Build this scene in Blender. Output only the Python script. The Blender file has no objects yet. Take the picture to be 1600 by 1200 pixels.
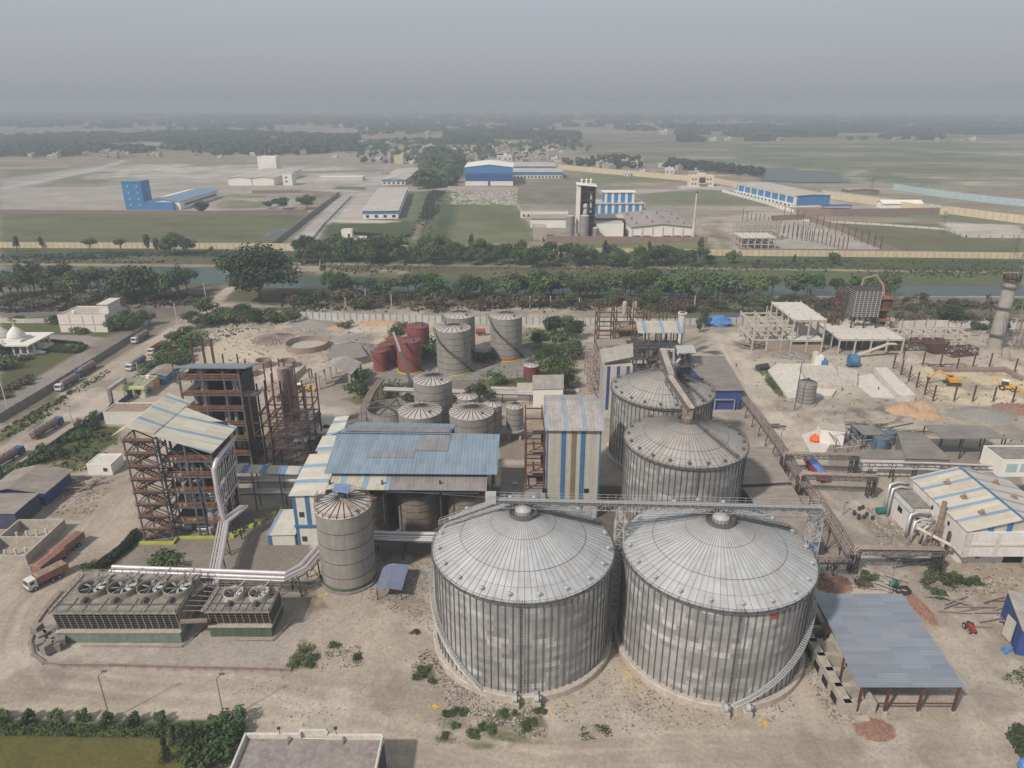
import bpy, math, random
import numpy as np
from mathutils import Vector, Matrix
R = math.radians
S = bpy.context.scene
random.seed(7)
# ---------------------------------------------------------------- camera, sky, sun, exposure
FPX, HOR, CH = 1110.0, 160.0, 100.0
TH = math.atan((600-HOR)/FPX)
cd = bpy.data.cameras.new("camera"); cam = bpy.data.objects.new("camera", cd); S.collection.objects.link(cam)
cam.location = (0, 0, CH); cam.rotation_euler = (math.pi/2-TH, 0, 0)
cd.sensor_width = 36; cd.lens = 36*FPX/1600; cd.clip_start = 1; cd.clip_end = 60000
S.camera = cam
SUN_EL, SUN_AZ = R(44), R(225)      # azimuth clockwise from +Y: the sun stands behind the camera to the left
W = bpy.data.worlds.new("World"); S.world = W; W.use_nodes = True
nt = W.node_tree; bg = nt.nodes['Background']
sky = nt.nodes.new('ShaderNodeTexSky'); sky.sky_type = 'NISHITA'; sky.sun_disc = False
sky.sun_elevation = SUN_EL; sky.sun_rotation = SUN_AZ; sky.air_density = 1.0; sky.dust_density = 6.0; sky.ozone_density = 1.0
tc = nt.nodes.new('ShaderNodeTexCoord'); sp = nt.nodes.new('ShaderNodeSeparateXYZ'); nt.links.new(tc.outputs['Generated'], sp.inputs[0])
rp = nt.nodes.new('ShaderNodeValToRGB'); nt.links.new(sp.outputs['Z'], rp.inputs[0])
e = rp.color_ramp.elements
e[0].position = 0.0; e[0].color = (3.15, 3.36, 3.68, 1); e[1].position = 1.0; e[1].color = (4.4, 4.7, 5.1, 1)
x = e.new(0.02); x.color = (3.55, 3.74, 4.08, 1)
x = e.new(0.055); x.color = (3.98, 4.18, 4.55, 1)
x = e.new(0.118); x.color = (4.45, 4.78, 5.2, 1)
mx = nt.nodes.new('ShaderNodeMix'); mx.data_type = 'RGBA'; mx.inputs['Factor'].default_value = 0.97
nt.links.new(sky.outputs[0], mx.inputs['A']); nt.links.new(rp.outputs[0], mx.inputs['B'])
nt.links.new(mx.outputs['Result'], bg.inputs[0]); bg.inputs[1].default_value = 0.1
sd = bpy.data.lights.new("sun", 'SUN'); sd.energy = 3.9; sd.angle = R(3.0); sd.color = (1.0, 0.91, 0.83)
so = bpy.data.objects.new("sun", sd); S.collection.objects.link(so)
so.rotation_euler = (math.pi/2-SUN_EL, 0, math.pi-SUN_AZ)
S.view_settings.view_transform = 'Standard'; S.view_settings.look = 'None'; S.view_settings.exposure = 0.0; S.view_settings.gamma = 1
S.render.engine = 'CYCLES'
S.cycles.max_bounces = 4; S.cycles.diffuse_bounces = 2; S.cycles.glossy_bounces = 2; S.cycles.volume_bounces = 0; S.cycles.transparent_max_bounces = 4

# ---------------------------------------------------------------- helpers
def G(px, py, z=0.0):               # ground (or height z) point seen at a photo pixel
    a, b = px-800, 600-py
    r = (a, FPX*math.cos(TH)+b*math.sin(TH), -FPX*math.sin(TH)+b*math.cos(TH))
    t = (z-CH)/r[2]
    return Vector((r[0]*t, r[1]*t, z))
def HG(px, yb, yt, z=0.0):          # height of the thing whose base is at (px,yb) and top at yt
    p = G(px, yb, z); b = 600-yt
    return CH+(-FPX*math.sin(TH)+b*math.cos(TH))*p.y/(FPX*math.cos(TH)+b*math.sin(TH))
MX = {}
class MB:
    def __init__(s): s.v = []; s.f = []; s.c = None
    def add(s, vs, fs):
        n = len(s.v); s.v += [tuple(p) for p in vs]; s.f += [tuple(i+n for i in f) for f in fs]; return s
    def box(s, x0, y0, z0, x1, y1, z1):
        return s.add([(x0,y0,z0),(x1,y0,z0),(x1,y1,z0),(x0,y1,z0),(x0,y0,z1),(x1,y0,z1),(x1,y1,z1),(x0,y1,z1)],
                     [(0,3,2,1),(4,5,6,7),(0,1,5,4),(1,2,6,5),(2,3,7,6),(3,0,4,7)])
    def cb(s, x, y, z, dx, dy, dz): return s.box(x-dx/2, y-dy/2, z, x+dx/2, y+dy/2, z+dz)
    def bar(s, a, b, w, h=None):     # square bar between two points
        a, b = Vector(a), Vector(b); h = h or w; d = (b-a)
        if d.length < 1e-6: return s
        d.normalize(); u = d.cross(Vector((0,0,1)))
        if u.length < 1e-3: u = Vector((1,0,0))
        u.normalize(); t = u.cross(d); u = u*w/2; t = t*h/2
        vs = [a-u-t, a+u-t, a+u+t, a-u+t, b-u-t, b+u-t, b+u+t, b-u+t]
        return s.add(vs, [(0,3,2,1),(4,5,6,7),(0,1,5,4),(1,2,6,5),(2,3,7,6),(3,0,4,7)])
    def tube(s, pts, r, n=8, caps=True):
        pts = [Vector(p) for p in pts]; rings = []
        for i, p in enumerate(pts):
            d = (pts[min(i+1, len(pts)-1)]-pts[max(i-1, 0)]).normalized()
            u = d.cross(Vector((0,0,1)))
            if u.length < 1e-2: u = Vector((1,0,0))
            u.normalize(); t = u.cross(d); rr = r[i] if isinstance(r, (list, tuple)) else r
            rings.append([p+(u*math.cos(2*math.pi*k/n)+t*math.sin(2*math.pi*k/n))*rr for k in range(n)])
        vs = [q for g in rings for q in g]; fs = []
        for i in range(len(rings)-1):
            for k in range(n): fs.append((i*n+k, (i+1)*n+k, (i+1)*n+(k+1)%n, i*n+(k+1)%n))
        if caps: fs += [tuple(range(n)), tuple(reversed(range(len(vs)-n, len(vs))))]
        return s.add(vs, fs)
    def lathe(s, cx, cy, prof, n=32, close=False):   # prof: (r, z) list
        vs = []; fs = []
        for r, z in prof:
            for k in range(n):
                a = 2*math.pi*k/n; vs.append((cx+r*math.cos(a), cy+r*math.sin(a), z))
        for i in range(len(prof)-1):
            for k in range(n): fs.append((i*n+k, i*n+(k+1)%n, (i+1)*n+(k+1)%n, (i+1)*n+k))
        if close: fs.append(tuple((len(prof)-1)*n+k for k in range(n)))
        return s.add(vs, fs)
    def quad(s, a, b, c, d, th=0.0):    # slab with thickness th downward
        if th:
            q = [Vector(p) for p in (a, b, c, d)]; w = [p-Vector((0,0,th)) for p in q]
            return s.add(q+w, [(0,1,2,3),(7,6,5,4),(0,4,5,1),(1,5,6,2),(2,6,7,3),(3,7,4,0)])
        return s.add([a,b,c,d], [(0,1,2,3)])
    def prism(s, poly, z0, z1):
        n = len(poly)
        return s.add([(p[0],p[1],z0) for p in poly]+[(p[0],p[1],z1) for p in poly],
                     [tuple(range(n-1,-1,-1)), tuple(range(n, 2*n))]+[(k,(k+1)%n,n+(k+1)%n,n+k) for k in range(n)])
    def rail(s, pts, h=1.1, w=0.06, step=2.0, rows=2, close=False):   # hand rail along a path
        pts = [Vector(p) for p in pts]
        if close: pts.append(pts[0])
        for a, b in zip(pts, pts[1:]):
            for r in range(rows):
                z = Vector((0,0,h*(r+1)/rows)); s.bar(a+z, b+z, w)
            L = (b-a).length; n = max(1, round(L/step))
            for i in range(n+1): p = a.lerp(b, i/n); s.bar(p, p+Vector((0,0,h)), w)
        return s
    def truss(s, a, b, w, h, t=0.12, step=None):   # lattice bridge from a to b
        a, b = Vector(a), Vector(b); d = b-a; L = d.length; d.normalize()
        u = d.cross(Vector((0,0,1)))
        if u.length < 1e-2: u = Vector((1,0,0)); k = Vector((0,1,0))
        else: k = u.cross(d)
        u.normalize(); u = u*w/2; k = k.normalized()*h
        c = [a-u, a+u, a+u+k, a-u+k]
        for p in c: s.bar(p, p+d*L, t)
        n = max(1, round(L/(step or h*1.2)))
        for i in range(n+1):
            o = d*L*i/n
            for j in range(4): s.bar(c[j]+o, c[(j+1)%4]+o, t*.7)
            if i < n:
                o2 = d*L*(i+1)/n
                for j in range(4):
                    p, q = (c[j], c[(j+1)%4]) if i % 2 else (c[(j+1)%4], c[j]); s.bar(p+o, q+o2, t*.7)
        return s
    def blob(s, c, r, n=7, m=4, jit=0.15):
        vs = [(c[0], c[1], c[2]+r[2])]; fs = []
        for i in range(1, m):
            for k in range(n):
                a, b = 2*math.pi*k/n, math.pi*i/m; j = 1+random.uniform(-jit, jit)
                vs.append((c[0]+r[0]*j*math.sin(b)*math.cos(a), c[1]+r[1]*j*math.sin(b)*math.sin(a), c[2]+r[2]*j*math.cos(b)))
        vs.append((c[0], c[1], c[2]-r[2]))
        for k in range(n): fs.append((0, 1+k, 1+(k+1)%n))
        for i in range(m-2):
            for k in range(n): fs.append((1+i*n+k, 1+(i+1)*n+k, 1+(i+1)*n+(k+1)%n, 1+i*n+(k+1)%n))
        l = len(vs)-1
        for k in range(n): fs.append((l, 1+(m-2)*n+(k+1)%n, 1+(m-2)*n+k))
        return s.add(vs, fs)
COL = S.collection
def tag(o, label=None, cat=None, group=None, kind=None):
    if label: o['label'] = label
    if cat: o['category'] = cat
    if group: o['group'] = group
    if kind: o['kind'] = kind
    return o
def thing(name, label, cat, loc=(0,0,0), rz=0.0, group=None):
    o = bpy.data.objects.new(name, None); COL.objects.link(o); o.empty_display_size = 1
    o.location = loc; o.rotation_euler = (0,0,rz)
    MX[o.name] = Matrix.Translation(Vector(loc)) @ Matrix.Rotation(rz, 4, 'Z')
    return tag(o, label, cat, group)
def obj(name, mb, m, parent=None, local=True, smooth=False, label=None):
    # local=True: coordinates are already in the parent's frame; False: world coordinates
    me = bpy.data.meshes.new(name); vs = mb.v
    if parent is not None and not local:
        Mi = MX[parent.name].inverted(); vs = [tuple(Mi @ Vector(p)) for p in vs]
    me.from_pydata(vs, [], mb.f)
    if smooth: me.polygons.foreach_set('use_smooth', [True]*len(me.polygons))
    if mb.c is not None:
        at = me.color_attributes.new('tone', 'FLOAT_COLOR', 'CORNER'); d = []
        for p, c in zip(me.polygons, mb.c): d += [c, c, c, 1.0]*p.loop_total
        at.data.foreach_set('color', d)
    me.materials.append(m); me.update()
    o = bpy.data.objects.new(name, me); COL.objects.link(o)
    if parent is not None: o.parent = parent; MX[o.name] = MX[parent.name]
    else: MX[o.name] = Matrix.Identity(4)
    if label: o['label'] = label
    return o
def solo(name, mb, m, label, cat, group=None, smooth=False):    # one-mesh thing in world coordinates
    c = Vector((0,0,0)); n = len(mb.v)
    for p in mb.v: c += Vector(p)
    c /= n; c.z = min(p[2] for p in mb.v)
    mb.v = [(p[0]-c.x, p[1]-c.y, p[2]-c.z) for p in mb.v]
    o = obj(name, mb, m, None, smooth=smooth); o.location = c
    return tag(o, label, cat, group)
def copy_tree(o, parent=None):
    c = o.copy(); COL.objects.link(c); c.parent = parent; MX[c.name] = MX.get(o.name, Matrix.Identity(4))
    for ch in list(o.children): copy_tree(ch, c)
    return c
USED = set()
def place(proto, loc, rz=0, s=1.0, label=None, group=None):
    if proto.name in USED: o = copy_tree(proto)
    else: USED.add(proto.name); o = proto
    o.location = loc; o.rotation_euler = (0,0,rz)
    o.scale = (s,s,s) if not isinstance(s, tuple) else s
    if label: o['label'] = label
    if group: o['group'] = group
    return o
def frame(A, B, z=0.0):   # origin, angle, width from two photo pixels at height z
    a, b = G(A[0], A[1], z), G(B[0], B[1], z); d = b-a
    a = Vector((a.x, a.y, 0)); return a, math.atan2(d.y, d.x), d.length

# ---------------------------------------------------------------- materials
MATS = {}
def mat(name, col, rough=0.8, metal=0.0, var=0.15, scale=0.6, dirt=None, dirt_amt=0.35, corr=None, pitch=0.35, bump=0.3, tone=False,
        stripes=None, streak=0.0, fine=0.0, spec=0.3, alpha=None):
    if name in MATS: return MATS[name]
    m = bpy.data.materials.new(name); m.use_nodes = True; t = m.node_tree; N = t.nodes; L = t.links
    b = N['Principled BSDF']; b.inputs['Roughness'].default_value = rough; b.inputs['Metallic'].default_value = metal
    b.inputs['Specular IOR Level'].default_value = spec
    tc = N.new('ShaderNodeTexCoord'); co = tc.outputs['Object']
    def mixc(f, a, c, mode='MIX'):
        n = N.new('ShaderNodeMix'); n.data_type = 'RGBA'; n.blend_type = mode
        for k, v in (('Factor', f), ('A', a), ('B', c)):
            if isinstance(v, (int, float)): n.inputs[k].default_value = v
            elif isinstance(v, tuple): n.inputs[k].default_value = (*v, 1)
            else: L.new(v, n.inputs[k])
        return n.outputs['Result']
    def rng(v, a, b_, c, d):
        n = N.new('ShaderNodeMapRange'); L.new(v, n.inputs[0]); n.inputs[1].default_value = a; n.inputs[2].default_value = b_
        n.inputs[3].default_value = c; n.inputs[4].default_value = d; return n.outputs[0]
    def noise(sc, det=5, vec=None, r=0.6):
        n = N.new('ShaderNodeTexNoise'); n.inputs['Scale'].default_value = sc; n.inputs['Detail'].default_value = det
        n.inputs['Roughness'].default_value = r; L.new(vec or co, n.inputs['Vector']); return n.outputs['Fac']
    def mul(vec, s):
        n = N.new('ShaderNodeVectorMath'); n.operation = 'MULTIPLY'; L.new(vec, n.inputs[0]); n.inputs[1].default_value = s; return n.outputs[0]
    sepn = N.new('ShaderNodeSeparateXYZ'); L.new(co, sepn.inputs[0])
    def band(axis, per, frac, off=0.0):      # 1 inside a repeating band
        a = N.new('ShaderNodeMath'); a.operation = 'ADD'; L.new(sepn.outputs[axis], a.inputs[0]); a.inputs[1].default_value = off+1000*per
        d = N.new('ShaderNodeMath'); d.operation = 'DIVIDE'; L.new(a.outputs[0], d.inputs[0]); d.inputs[1].default_value = per
        f = N.new('ShaderNodeMath'); f.operation = 'FRACT'; L.new(d.outputs[0], f.inputs[0])
        l = N.new('ShaderNodeMath'); l.operation = 'LESS_THAN'; L.new(f.outputs[0], l.inputs[0]); l.inputs[1].default_value = frac
        return l.outputs[0]
    c = tuple(col)
    out = None
    if stripes:      # (axis, period, fraction, offset, colour)
        out = mixc(band(*stripes[:4]), c, tuple(stripes[4]))
    base = out if out is not None else c
    v = rng(noise(scale, 6), 0.3, 0.7, 1-var, 1+var)
    cmb = N.new('ShaderNodeCombineColor')
    for i in range(3): L.new(v, cmb.inputs[i])
    base = mixc(1.0, base, cmb.outputs[0], 'MULTIPLY')
    if tone:
        at = N.new('ShaderNodeAttribute'); at.attribute_name = 'tone'; base = mixc(1.0, base, at.outputs['Color'], 'MULTIPLY')
    if dirt:
        f = rng(noise(scale*2.3, 8, r=0.7), 0.45, 0.7, 0.0, dirt_amt); base = mixc(f, base, tuple(dirt))
    if streak:
        f = rng(noise(1.0, 4, vec=mul(co, (1.6, 1.6, 0.06))), 0.42, 0.68, 0.0, streak)
        base = mixc(f, base, tuple(k*0.42 for k in c[:3]) if not dirt else tuple(dirt))
    if fine:
        v = rng(noise(9.0, 4), 0.3, 0.7, 1-fine, 1+fine); cm = N.new('ShaderNodeCombineColor')
        for i in range(3): L.new(v, cm.inputs[i])
        base = mixc(1.0, base, cm.outputs[0], 'MULTIPLY')
    if corr is not None:      # single sheets differ slightly in tone
        dv = N.new('ShaderNodeVectorMath'); dv.operation = 'DIVIDE'; L.new(co, dv.inputs[0]); dv.inputs[1].default_value = (1.05, 5.3, 50) if corr == 0 else (5.3, 1.05, 50)
        fl = N.new('ShaderNodeVectorMath'); fl.operation = 'FLOOR'; L.new(dv.outputs[0], fl.inputs[0]); wn = N.new('ShaderNodeTexWhiteNoise'); L.new(fl.outputs[0], wn.inputs['Vector'])
        v = rng(wn.outputs['Value'], 0, 1, 0.88, 1.08); cm = N.new('ShaderNodeCombineColor')
        for i in range(3): L.new(v, cm.inputs[i])
        base = mixc(1.0, base, cm.outputs[0], 'MULTIPLY')
        w = N.new('ShaderNodeMath'); w.operation = 'MULTIPLY'; L.new(sepn.outputs[corr], w.inputs[0]); w.inputs[1].default_value = 2*math.pi/pitch
        s_ = N.new('ShaderNodeMath'); s_.operation = 'SINE'; L.new(w.outputs[0], s_.inputs[0])
        bp = N.new('ShaderNodeBump'); bp.inputs['Strength'].default_value = bump; bp.inputs['Distance'].default_value = 0.06
        L.new(s_.outputs[0], bp.inputs['Height']); L.new(bp.outputs[0], b.inputs['Normal'])
    elif bump:
        bp = N.new('ShaderNodeBump'); bp.inputs['Strength'].default_value = bump*0.5; bp.inputs['Distance'].default_value = 0.1
        L.new(noise(3.0, 6), bp.inputs['Height']); L.new(bp.outputs[0], b.inputs['Normal'])
    if isinstance(base, tuple): b.inputs['Base Color'].default_value = (*base, 1)
    else: L.new(base, b.inputs['Base Color'])
    MATS[name] = m; return m
DUST = (0.30, 0.26, 0.21)
m_galv = mat('galvanised_wall', (0.385,0.385,0.38), 0.5, 0.3, 0.2, 0.12, dirt=(0.24,0.20,0.165), dirt_amt=0.4, tone=True, bump=0.15, streak=0.12)
m_galv_dk = mat('galvanised_dark', (0.15,0.145,0.14), 0.6, 0.3, 0.25, 1.0)
m_galvroof = mat('galvanised_roof', (0.60,0.605,0.605), 0.38, 0.45, 0.10, 0.16, dirt=(0.38,0.34,0.29), dirt_amt=0.5, tone=True, bump=0.1)
m_galvroof_old = mat('galvanised_roof_old', (0.41,0.395,0.375), 0.6, 0.25, 0.14, 0.11, dirt=(0.29,0.18,0.10), dirt_amt=0.55, tone=True, bump=0.1)
m_galv_lt = mat('galvanised_light', (0.46,0.46,0.45), 0.5, 0.3, 0.1, 1.0)
m_conc = mat('concrete', (0.42,0.38,0.32), 0.9, 0, 0.2, 0.7, dirt=(0.22,0.19,0.15), dirt_amt=0.5, fine=0.1)
m_conc_dk = mat('concrete_weathered', (0.24,0.22,0.20), 0.9, 0, 0.25, 0.6, dirt=(0.12,0.11,0.10), dirt_amt=0.5, fine=0.1)
m_conc_lt = mat('concrete_pale', (0.58,0.55,0.49), 0.9, 0, 0.15, 0.6, dirt=(0.33,0.29,0.24), dirt_amt=0.4)
m_tank = mat('tank_steel', (0.33,0.315,0.295), 0.6, 0.2, 0.18, 0.25, dirt=(0.22,0.19,0.16), dirt_amt=0.4, streak=0.5)
m_tank_rf = mat('tank_roof_plate', (0.46,0.42,0.39), 0.7, 0.1, 0.15, 0.4, dirt=(0.30,0.25,0.21), dirt_amt=0.4)
m_tank_dk = mat('tank_steel_brown', (0.24,0.20,0.165), 0.7, 0.1, 0.2, 0.25, dirt=(0.14,0.11,0.09), dirt_amt=0.5, streak=0.4)
m_steel_dk = mat('steel_dark', (0.05,0.05,0.053), 0.6, 0.2, 0.25, 1.0, dirt=(0.16,0.13,0.10), dirt_amt=0.5)
m_steel_gr = mat('steel_grey', (0.125,0.125,0.13), 0.6, 0.2, 0.2, 1.0, dirt=(0.22,0.18,0.14), dirt_amt=0.4)
m_rust = mat('steel_primer_red', (0.095,0.042,0.035), 0.8, 0.0, 0.25, 1.0, dirt=(0.16,0.11,0.085), dirt_amt=0.4)
m_rustlt = mat('rusty_metal', (0.26,0.19,0.14), 0.85, 0.0, 0.3, 0.8, dirt=(0.40,0.33,0.26), dirt_amt=0.6)
m_orange = mat('railing_orange', (0.30,0.13,0.055), 0.7, 0.0, 0.3, 1.0, dirt=(0.25,0.15,0.1), dirt_amt=0.4)
m_redtank = mat('tank_paint_red', (0.24,0.06,0.055), 0.7, 0.0, 0.2, 0.3, dirt=(0.26,0.13,0.11), dirt_amt=0.6, streak=0.3)
m_redroof = mat('tank_roof_red', (0.17,0.065,0.06), 0.7, 0.0, 0.2, 0.4, dirt=(0.26,0.18,0.15), dirt_amt=0.5)
m_pipe = mat('pipe_cladding', (0.58,0.55,0.56), 0.35, 0.35, 0.08, 0.6, dirt=(0.42,0.36,0.32), dirt_amt=0.35)
m_pipe_br = mat('pipe_brown', (0.30,0.23,0.20), 0.6, 0.15, 0.2, 0.8, dirt=(0.40,0.34,0.30), dirt_amt=0.5)
m_blue = mat('paint_blue', (0.05,0.16,0.31), 0.6, 0.0, 0.12, 0.5, dirt=(0.12,0.18,0.25), dirt_amt=0.4)
m_navy = mat('paint_navy', (0.035,0.07,0.24), 0.6, 0.0, 0.15, 0.5, dirt=(0.08,0.09,0.15), dirt_amt=0.4)
m_bluegrey_wall = mat('sheet_blue_grey', (0.06,0.075,0.12), 0.6, 0.0, 0.15, 0.5, corr=0, pitch=0.5)
m_white = mat('paint_white', (0.66,0.64,0.59), 0.8, 0.0, 0.08, 0.4, dirt=(0.40,0.36,0.30), dirt_amt=0.35, streak=0.15)
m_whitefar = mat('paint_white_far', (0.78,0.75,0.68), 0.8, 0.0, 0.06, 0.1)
m_cream = mat('paint_cream', (0.60,0.50,0.33), 0.8, 0.0, 0.1, 0.2)
m_dark = mat('dark_opening', (0.02,0.02,0.022), 0.9, 0.0, 0.2, 1.0, bump=0)
m_glass = mat('window_glass', (0.04,0.05,0.06), 0.15, 0.0, 0.1, 1.0, bump=0, spec=0.5)
m_roofblue = mat('roof_sheet_blue', (0.205,0.275,0.335), 0.5, 0.1, 0.10, 0.15, dirt=(0.30,0.33,0.36), dirt_amt=0.5, corr=0, pitch=0.9, bump=0.4)
m_roofgrey = mat('roof_sheet_grey', (0.26,0.24,0.235), 0.6, 0.1, 0.12, 0.2, dirt=(0.20,0.17,0.15), dirt_amt=0.5, corr=0, pitch=0.9, bump=0.35)
m_roofslate = mat('roof_sheet_slate', (0.24,0.27,0.315), 0.5, 0.15, 0.05, 0.15, dirt=(0.30,0.29,0.28), dirt_amt=0.45, corr=1, pitch=0.6, bump=0.3, streak=0.0)
m_roofmid = mat('roof_sheet_dusty', (0.36,0.335,0.30), 0.7, 0.05, 0.12, 0.2, dirt=(0.26,0.22,0.18), dirt_amt=0.5, corr=0, pitch=0.9, bump=0.35)
m_roofdust = mat('roof_sheet_brown_dust', (0.27,0.235,0.20), 0.8, 0.0, 0.15, 0.2, dirt=(0.18,0.15,0.13), dirt_amt=0.5, corr=1, pitch=1.1, bump=0.3)
m_brick = mat('brick_wall', (0.25,0.175,0.15), 0.9, 0.0, 0.2, 0.6, dirt=(0.32,0.25,0.21), dirt_amt=0.5)
m_tyre = mat('tyre_rubber', (0.03,0.03,0.03), 0.9, 0, 0.2, 2.0, bump=0)
m_yellow = mat('paint_yellow', (0.62,0.34,0.05), 0.6, 0, 0.15, 1.0, dirt=(0.3,0.2,0.1), dirt_amt=0.3)
m_lime = mat('paint_lime', (0.42,0.47,0.05), 0.8, 0, 0.15, 1.0, dirt=(0.25,0.25,0.12), dirt_amt=0.4)
m_green = mat('paint_green', (0.06,0.09,0.06), 0.8, 0, 0.2, 0.6, dirt=(0.16,0.18,0.12), dirt_amt=0.4, streak=0.5)
m_greenpale = mat('basin_green', (0.13,0.18,0.145), 0.8, 0, 0.2, 0.4, dirt=(0.26,0.27,0.22), dirt_amt=0.5, streak=0.5)
m_cyan = mat('paint_cyan', (0.36,0.48,0.49), 0.8, 0, 0.15, 0.3)
m_bark = mat('bark', (0.13,0.10,0.075), 0.9, 0, 0.3, 2.0)
m_orangefab = mat('tarp_orange', (0.70,0.13,0.04), 0.8, 0, 0.2, 1.0)
m_bluetarp = mat('tarp_blue', (0.07,0.20,0.50), 0.7, 0, 0.3, 1.0, dirt=(0.3,0.36,0.45), dirt_amt=0.4)
def leafmat(name, c1, c2):
    m = bpy.data.materials.new(name); m.use_nodes = True; t = m.node_tree; N = t.nodes; L = t.links
    b = N['Principled BSDF']; b.inputs['Roughness'].default_value = 0.85; b.inputs['Specular IOR Level'].default_value = 0.12
    tc = N.new('ShaderNodeTexCoord'); n = N.new('ShaderNodeTexNoise'); n.inputs['Scale'].default_value = 0.7; n.inputs['Detail'].default_value = 6
    oi = N.new('ShaderNodeObjectInfo'); r = N.new('ShaderNodeValToRGB'); L.new(tc.outputs['Object'], n.inputs['Vector']); L.new(n.outputs['Fac'], r.inputs[0])
    r.color_ramp.elements[0].position = 0.35; r.color_ramp.elements[1].position = 0.68
    r.color_ramp.elements[0].color = (*c1, 1); r.color_ramp.elements[1].color = (*c2, 1)
    h = N.new('ShaderNodeHueSaturation'); L.new(r.outputs[0], h.inputs['Color'])
    a = N.new('ShaderNodeMapRange'); L.new(oi.outputs['Random'], a.inputs[0]); a.inputs[3].default_value = 0.65; a.inputs[4].default_value = 1.35
    h.inputs['Saturation'].default_value = .92; a2 = N.new('ShaderNodeMath'); a2.operation = 'MULTIPLY_ADD'; a3 = N.new('ShaderNodeMath'); a3.operation = 'MULTIPLY'; L.new(oi.outputs['Random'], a3.inputs[0]); a3.inputs[1].default_value = 7.3; a4 = N.new('ShaderNodeMath'); a4.operation = 'FRACT'; L.new(a3.outputs[0], a4.inputs[0]); L.new(a4.outputs[0], a2.inputs[0]); a2.inputs[1].default_value = .06; a2.inputs[2].default_value = .462; L.new(a2.outputs[0], h.inputs['Hue'])
    L.new(a.outputs[0], h.inputs['Value']); L.new(h.outputs[0], b.inputs['Base Color'])
    MATS[name] = m; return m
m_leaf = leafmat('leaves_green', (0.042,0.068,0.024), (0.098,0.14,0.048))
m_leafdk = leafmat('leaves_dark', (0.028,0.046,0.02), (0.062,0.09,0.036))
m_leafbr = leafmat('leaves_bright', (0.05,0.10,0.02), (0.10,0.17,0.04))
m_leafdry = leafmat('leaves_dry', (0.065,0.06,0.035), (0.135,0.11,0.07))
m_pink = leafmat('blossom_pink', (0.22,0.05,0.07), (0.07,0.09,0.04))
# ---------------------------------------------------------------- ground: one sheet whose surface kinds are painted per vertex
def vnoise(x, y, seed=0):
    xi = np.floor(x); yi = np.floor(y); fx = x-xi; fy = y-yi; fx = fx*fx*(3-2*fx); fy = fy*fy*(3-2*fy)
    def h(a, b):
        n = (a.astype(np.int64)*374761393+b.astype(np.int64)*668265263+seed*974634777) & 0x7fffffff
        n = (n ^ (n >> 13))*1274126177 & 0x7fffffff
        return ((n ^ (n >> 16)) & 0xffff)/65535.0
    return (h(xi,yi)*(1-fx)+h(xi+1,yi)*fx)*(1-fy)+(h(xi,yi+1)*(1-fx)+h(xi+1,yi+1)*fx)*fy
def fbm(x, y, sc, oct=4, seed=0):
    t = 0; a = 1; s = 0
    for i in range(oct): t = t+a*vnoise(x/sc*2**i, y/sc*2**i, seed+i); s += a; a *= .55
    return t/s
def sdf(poly, X, Y):      # >0 inside
    d = np.full(X.shape, 1e18); ins = np.zeros(X.shape, bool); n = len(poly)
    for i in range(n):
        ax, ay = poly[i]; bx, by = poly[(i+1)%n]; ex, ey = bx-ax, by-ay
        t = np.clip(((X-ax)*ex+(Y-ay)*ey)/(ex*ex+ey*ey+1e-12), 0, 1)
        d = np.minimum(d, (X-ax-t*ex)**2+(Y-ay-t*ey)**2)
        c = ((ay > Y) != (by > Y)) & (X < (bx-ax)*(Y-ay)/((by-ay) if by != ay else 1e-12)+ax); ins ^= c
    return np.sqrt(d)*np.where(ins, 1, -1)
NR, NC = 1250, 760
rows = 50*np.exp(np.linspace(0, math.log(16000/50), NR)); u = np.linspace(-1, 1, NC)
Yg, Ug = np.meshgrid(rows, u, indexing='ij'); Xg = Ug*(Yg*0.80+45)
X = Xg.ravel(); Y = Yg.ravel()
sl = (np.log(Y)-3.9)*0.9
wx = (fbm(X,Y,9,4,1)-.5)*5; wy = (fbm(X,Y,9,4,5)-.5)*5
C = np.zeros((X.size,3)); C[:] = (0.36,0.32,0.27)
Z = np.zeros(X.size)
def zone(px, col, feather=1.0, warp=1.0, mott=0.0, msc=8, z=None, world=False):
    poly = [(p[0],p[1]) if world else tuple(G(p[0],p[1]))[:2] for p in px]
    x0 = min(p[0] for p in poly)-30; x1 = max(p[0] for p in poly)+30; y0 = min(p[1] for p in poly)-30; y1 = max(p[1] for p in poly)+30
    i = np.nonzero((X > x0)&(X < x1)&(Y > y0)&(Y < y1))[0]
    if not len(i): return
    k = 1+np.clip((Y[i]-150)/250, 0, 12)          # larger wobble far away
    d = sdf(poly, X[i]+wx[i]*warp*k, Y[i]+wy[i]*warp*k)
    w = np.clip(d/(feather*k)+.5, 0, 1)
    if mott: w = w*np.clip((fbm(X[i],Y[i],msc,5,int(abs(px[0][0]))%97)-.5)*5*mott+1-mott*.5, 0, 1)
    w = w[:,None]
    C[i] = C[i]*(1-w)+np.array(col)*w
    if z is not None: Z[i] = Z[i]*(1-w[:,0])+z*w[:,0]
SAND=(0.46,0.41,0.33); DIRT=(0.35,0.31,0.26); ROAD=(0.35,0.315,0.265); CONC=(0.30,0.275,0.245); GREY=(0.23,0.215,0.20); DGREY=(0.15,0.145,0.14)
GRASS=(0.085,0.095,0.045); FIELD=(0.125,0.128,0.068); SCRUB=(0.12,0.115,0.075); LUSH=(0.07,0.092,0.042); ORSAND=(0.50,0.29,0.15); PALE=(0.52,0.49,0.43)
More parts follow.
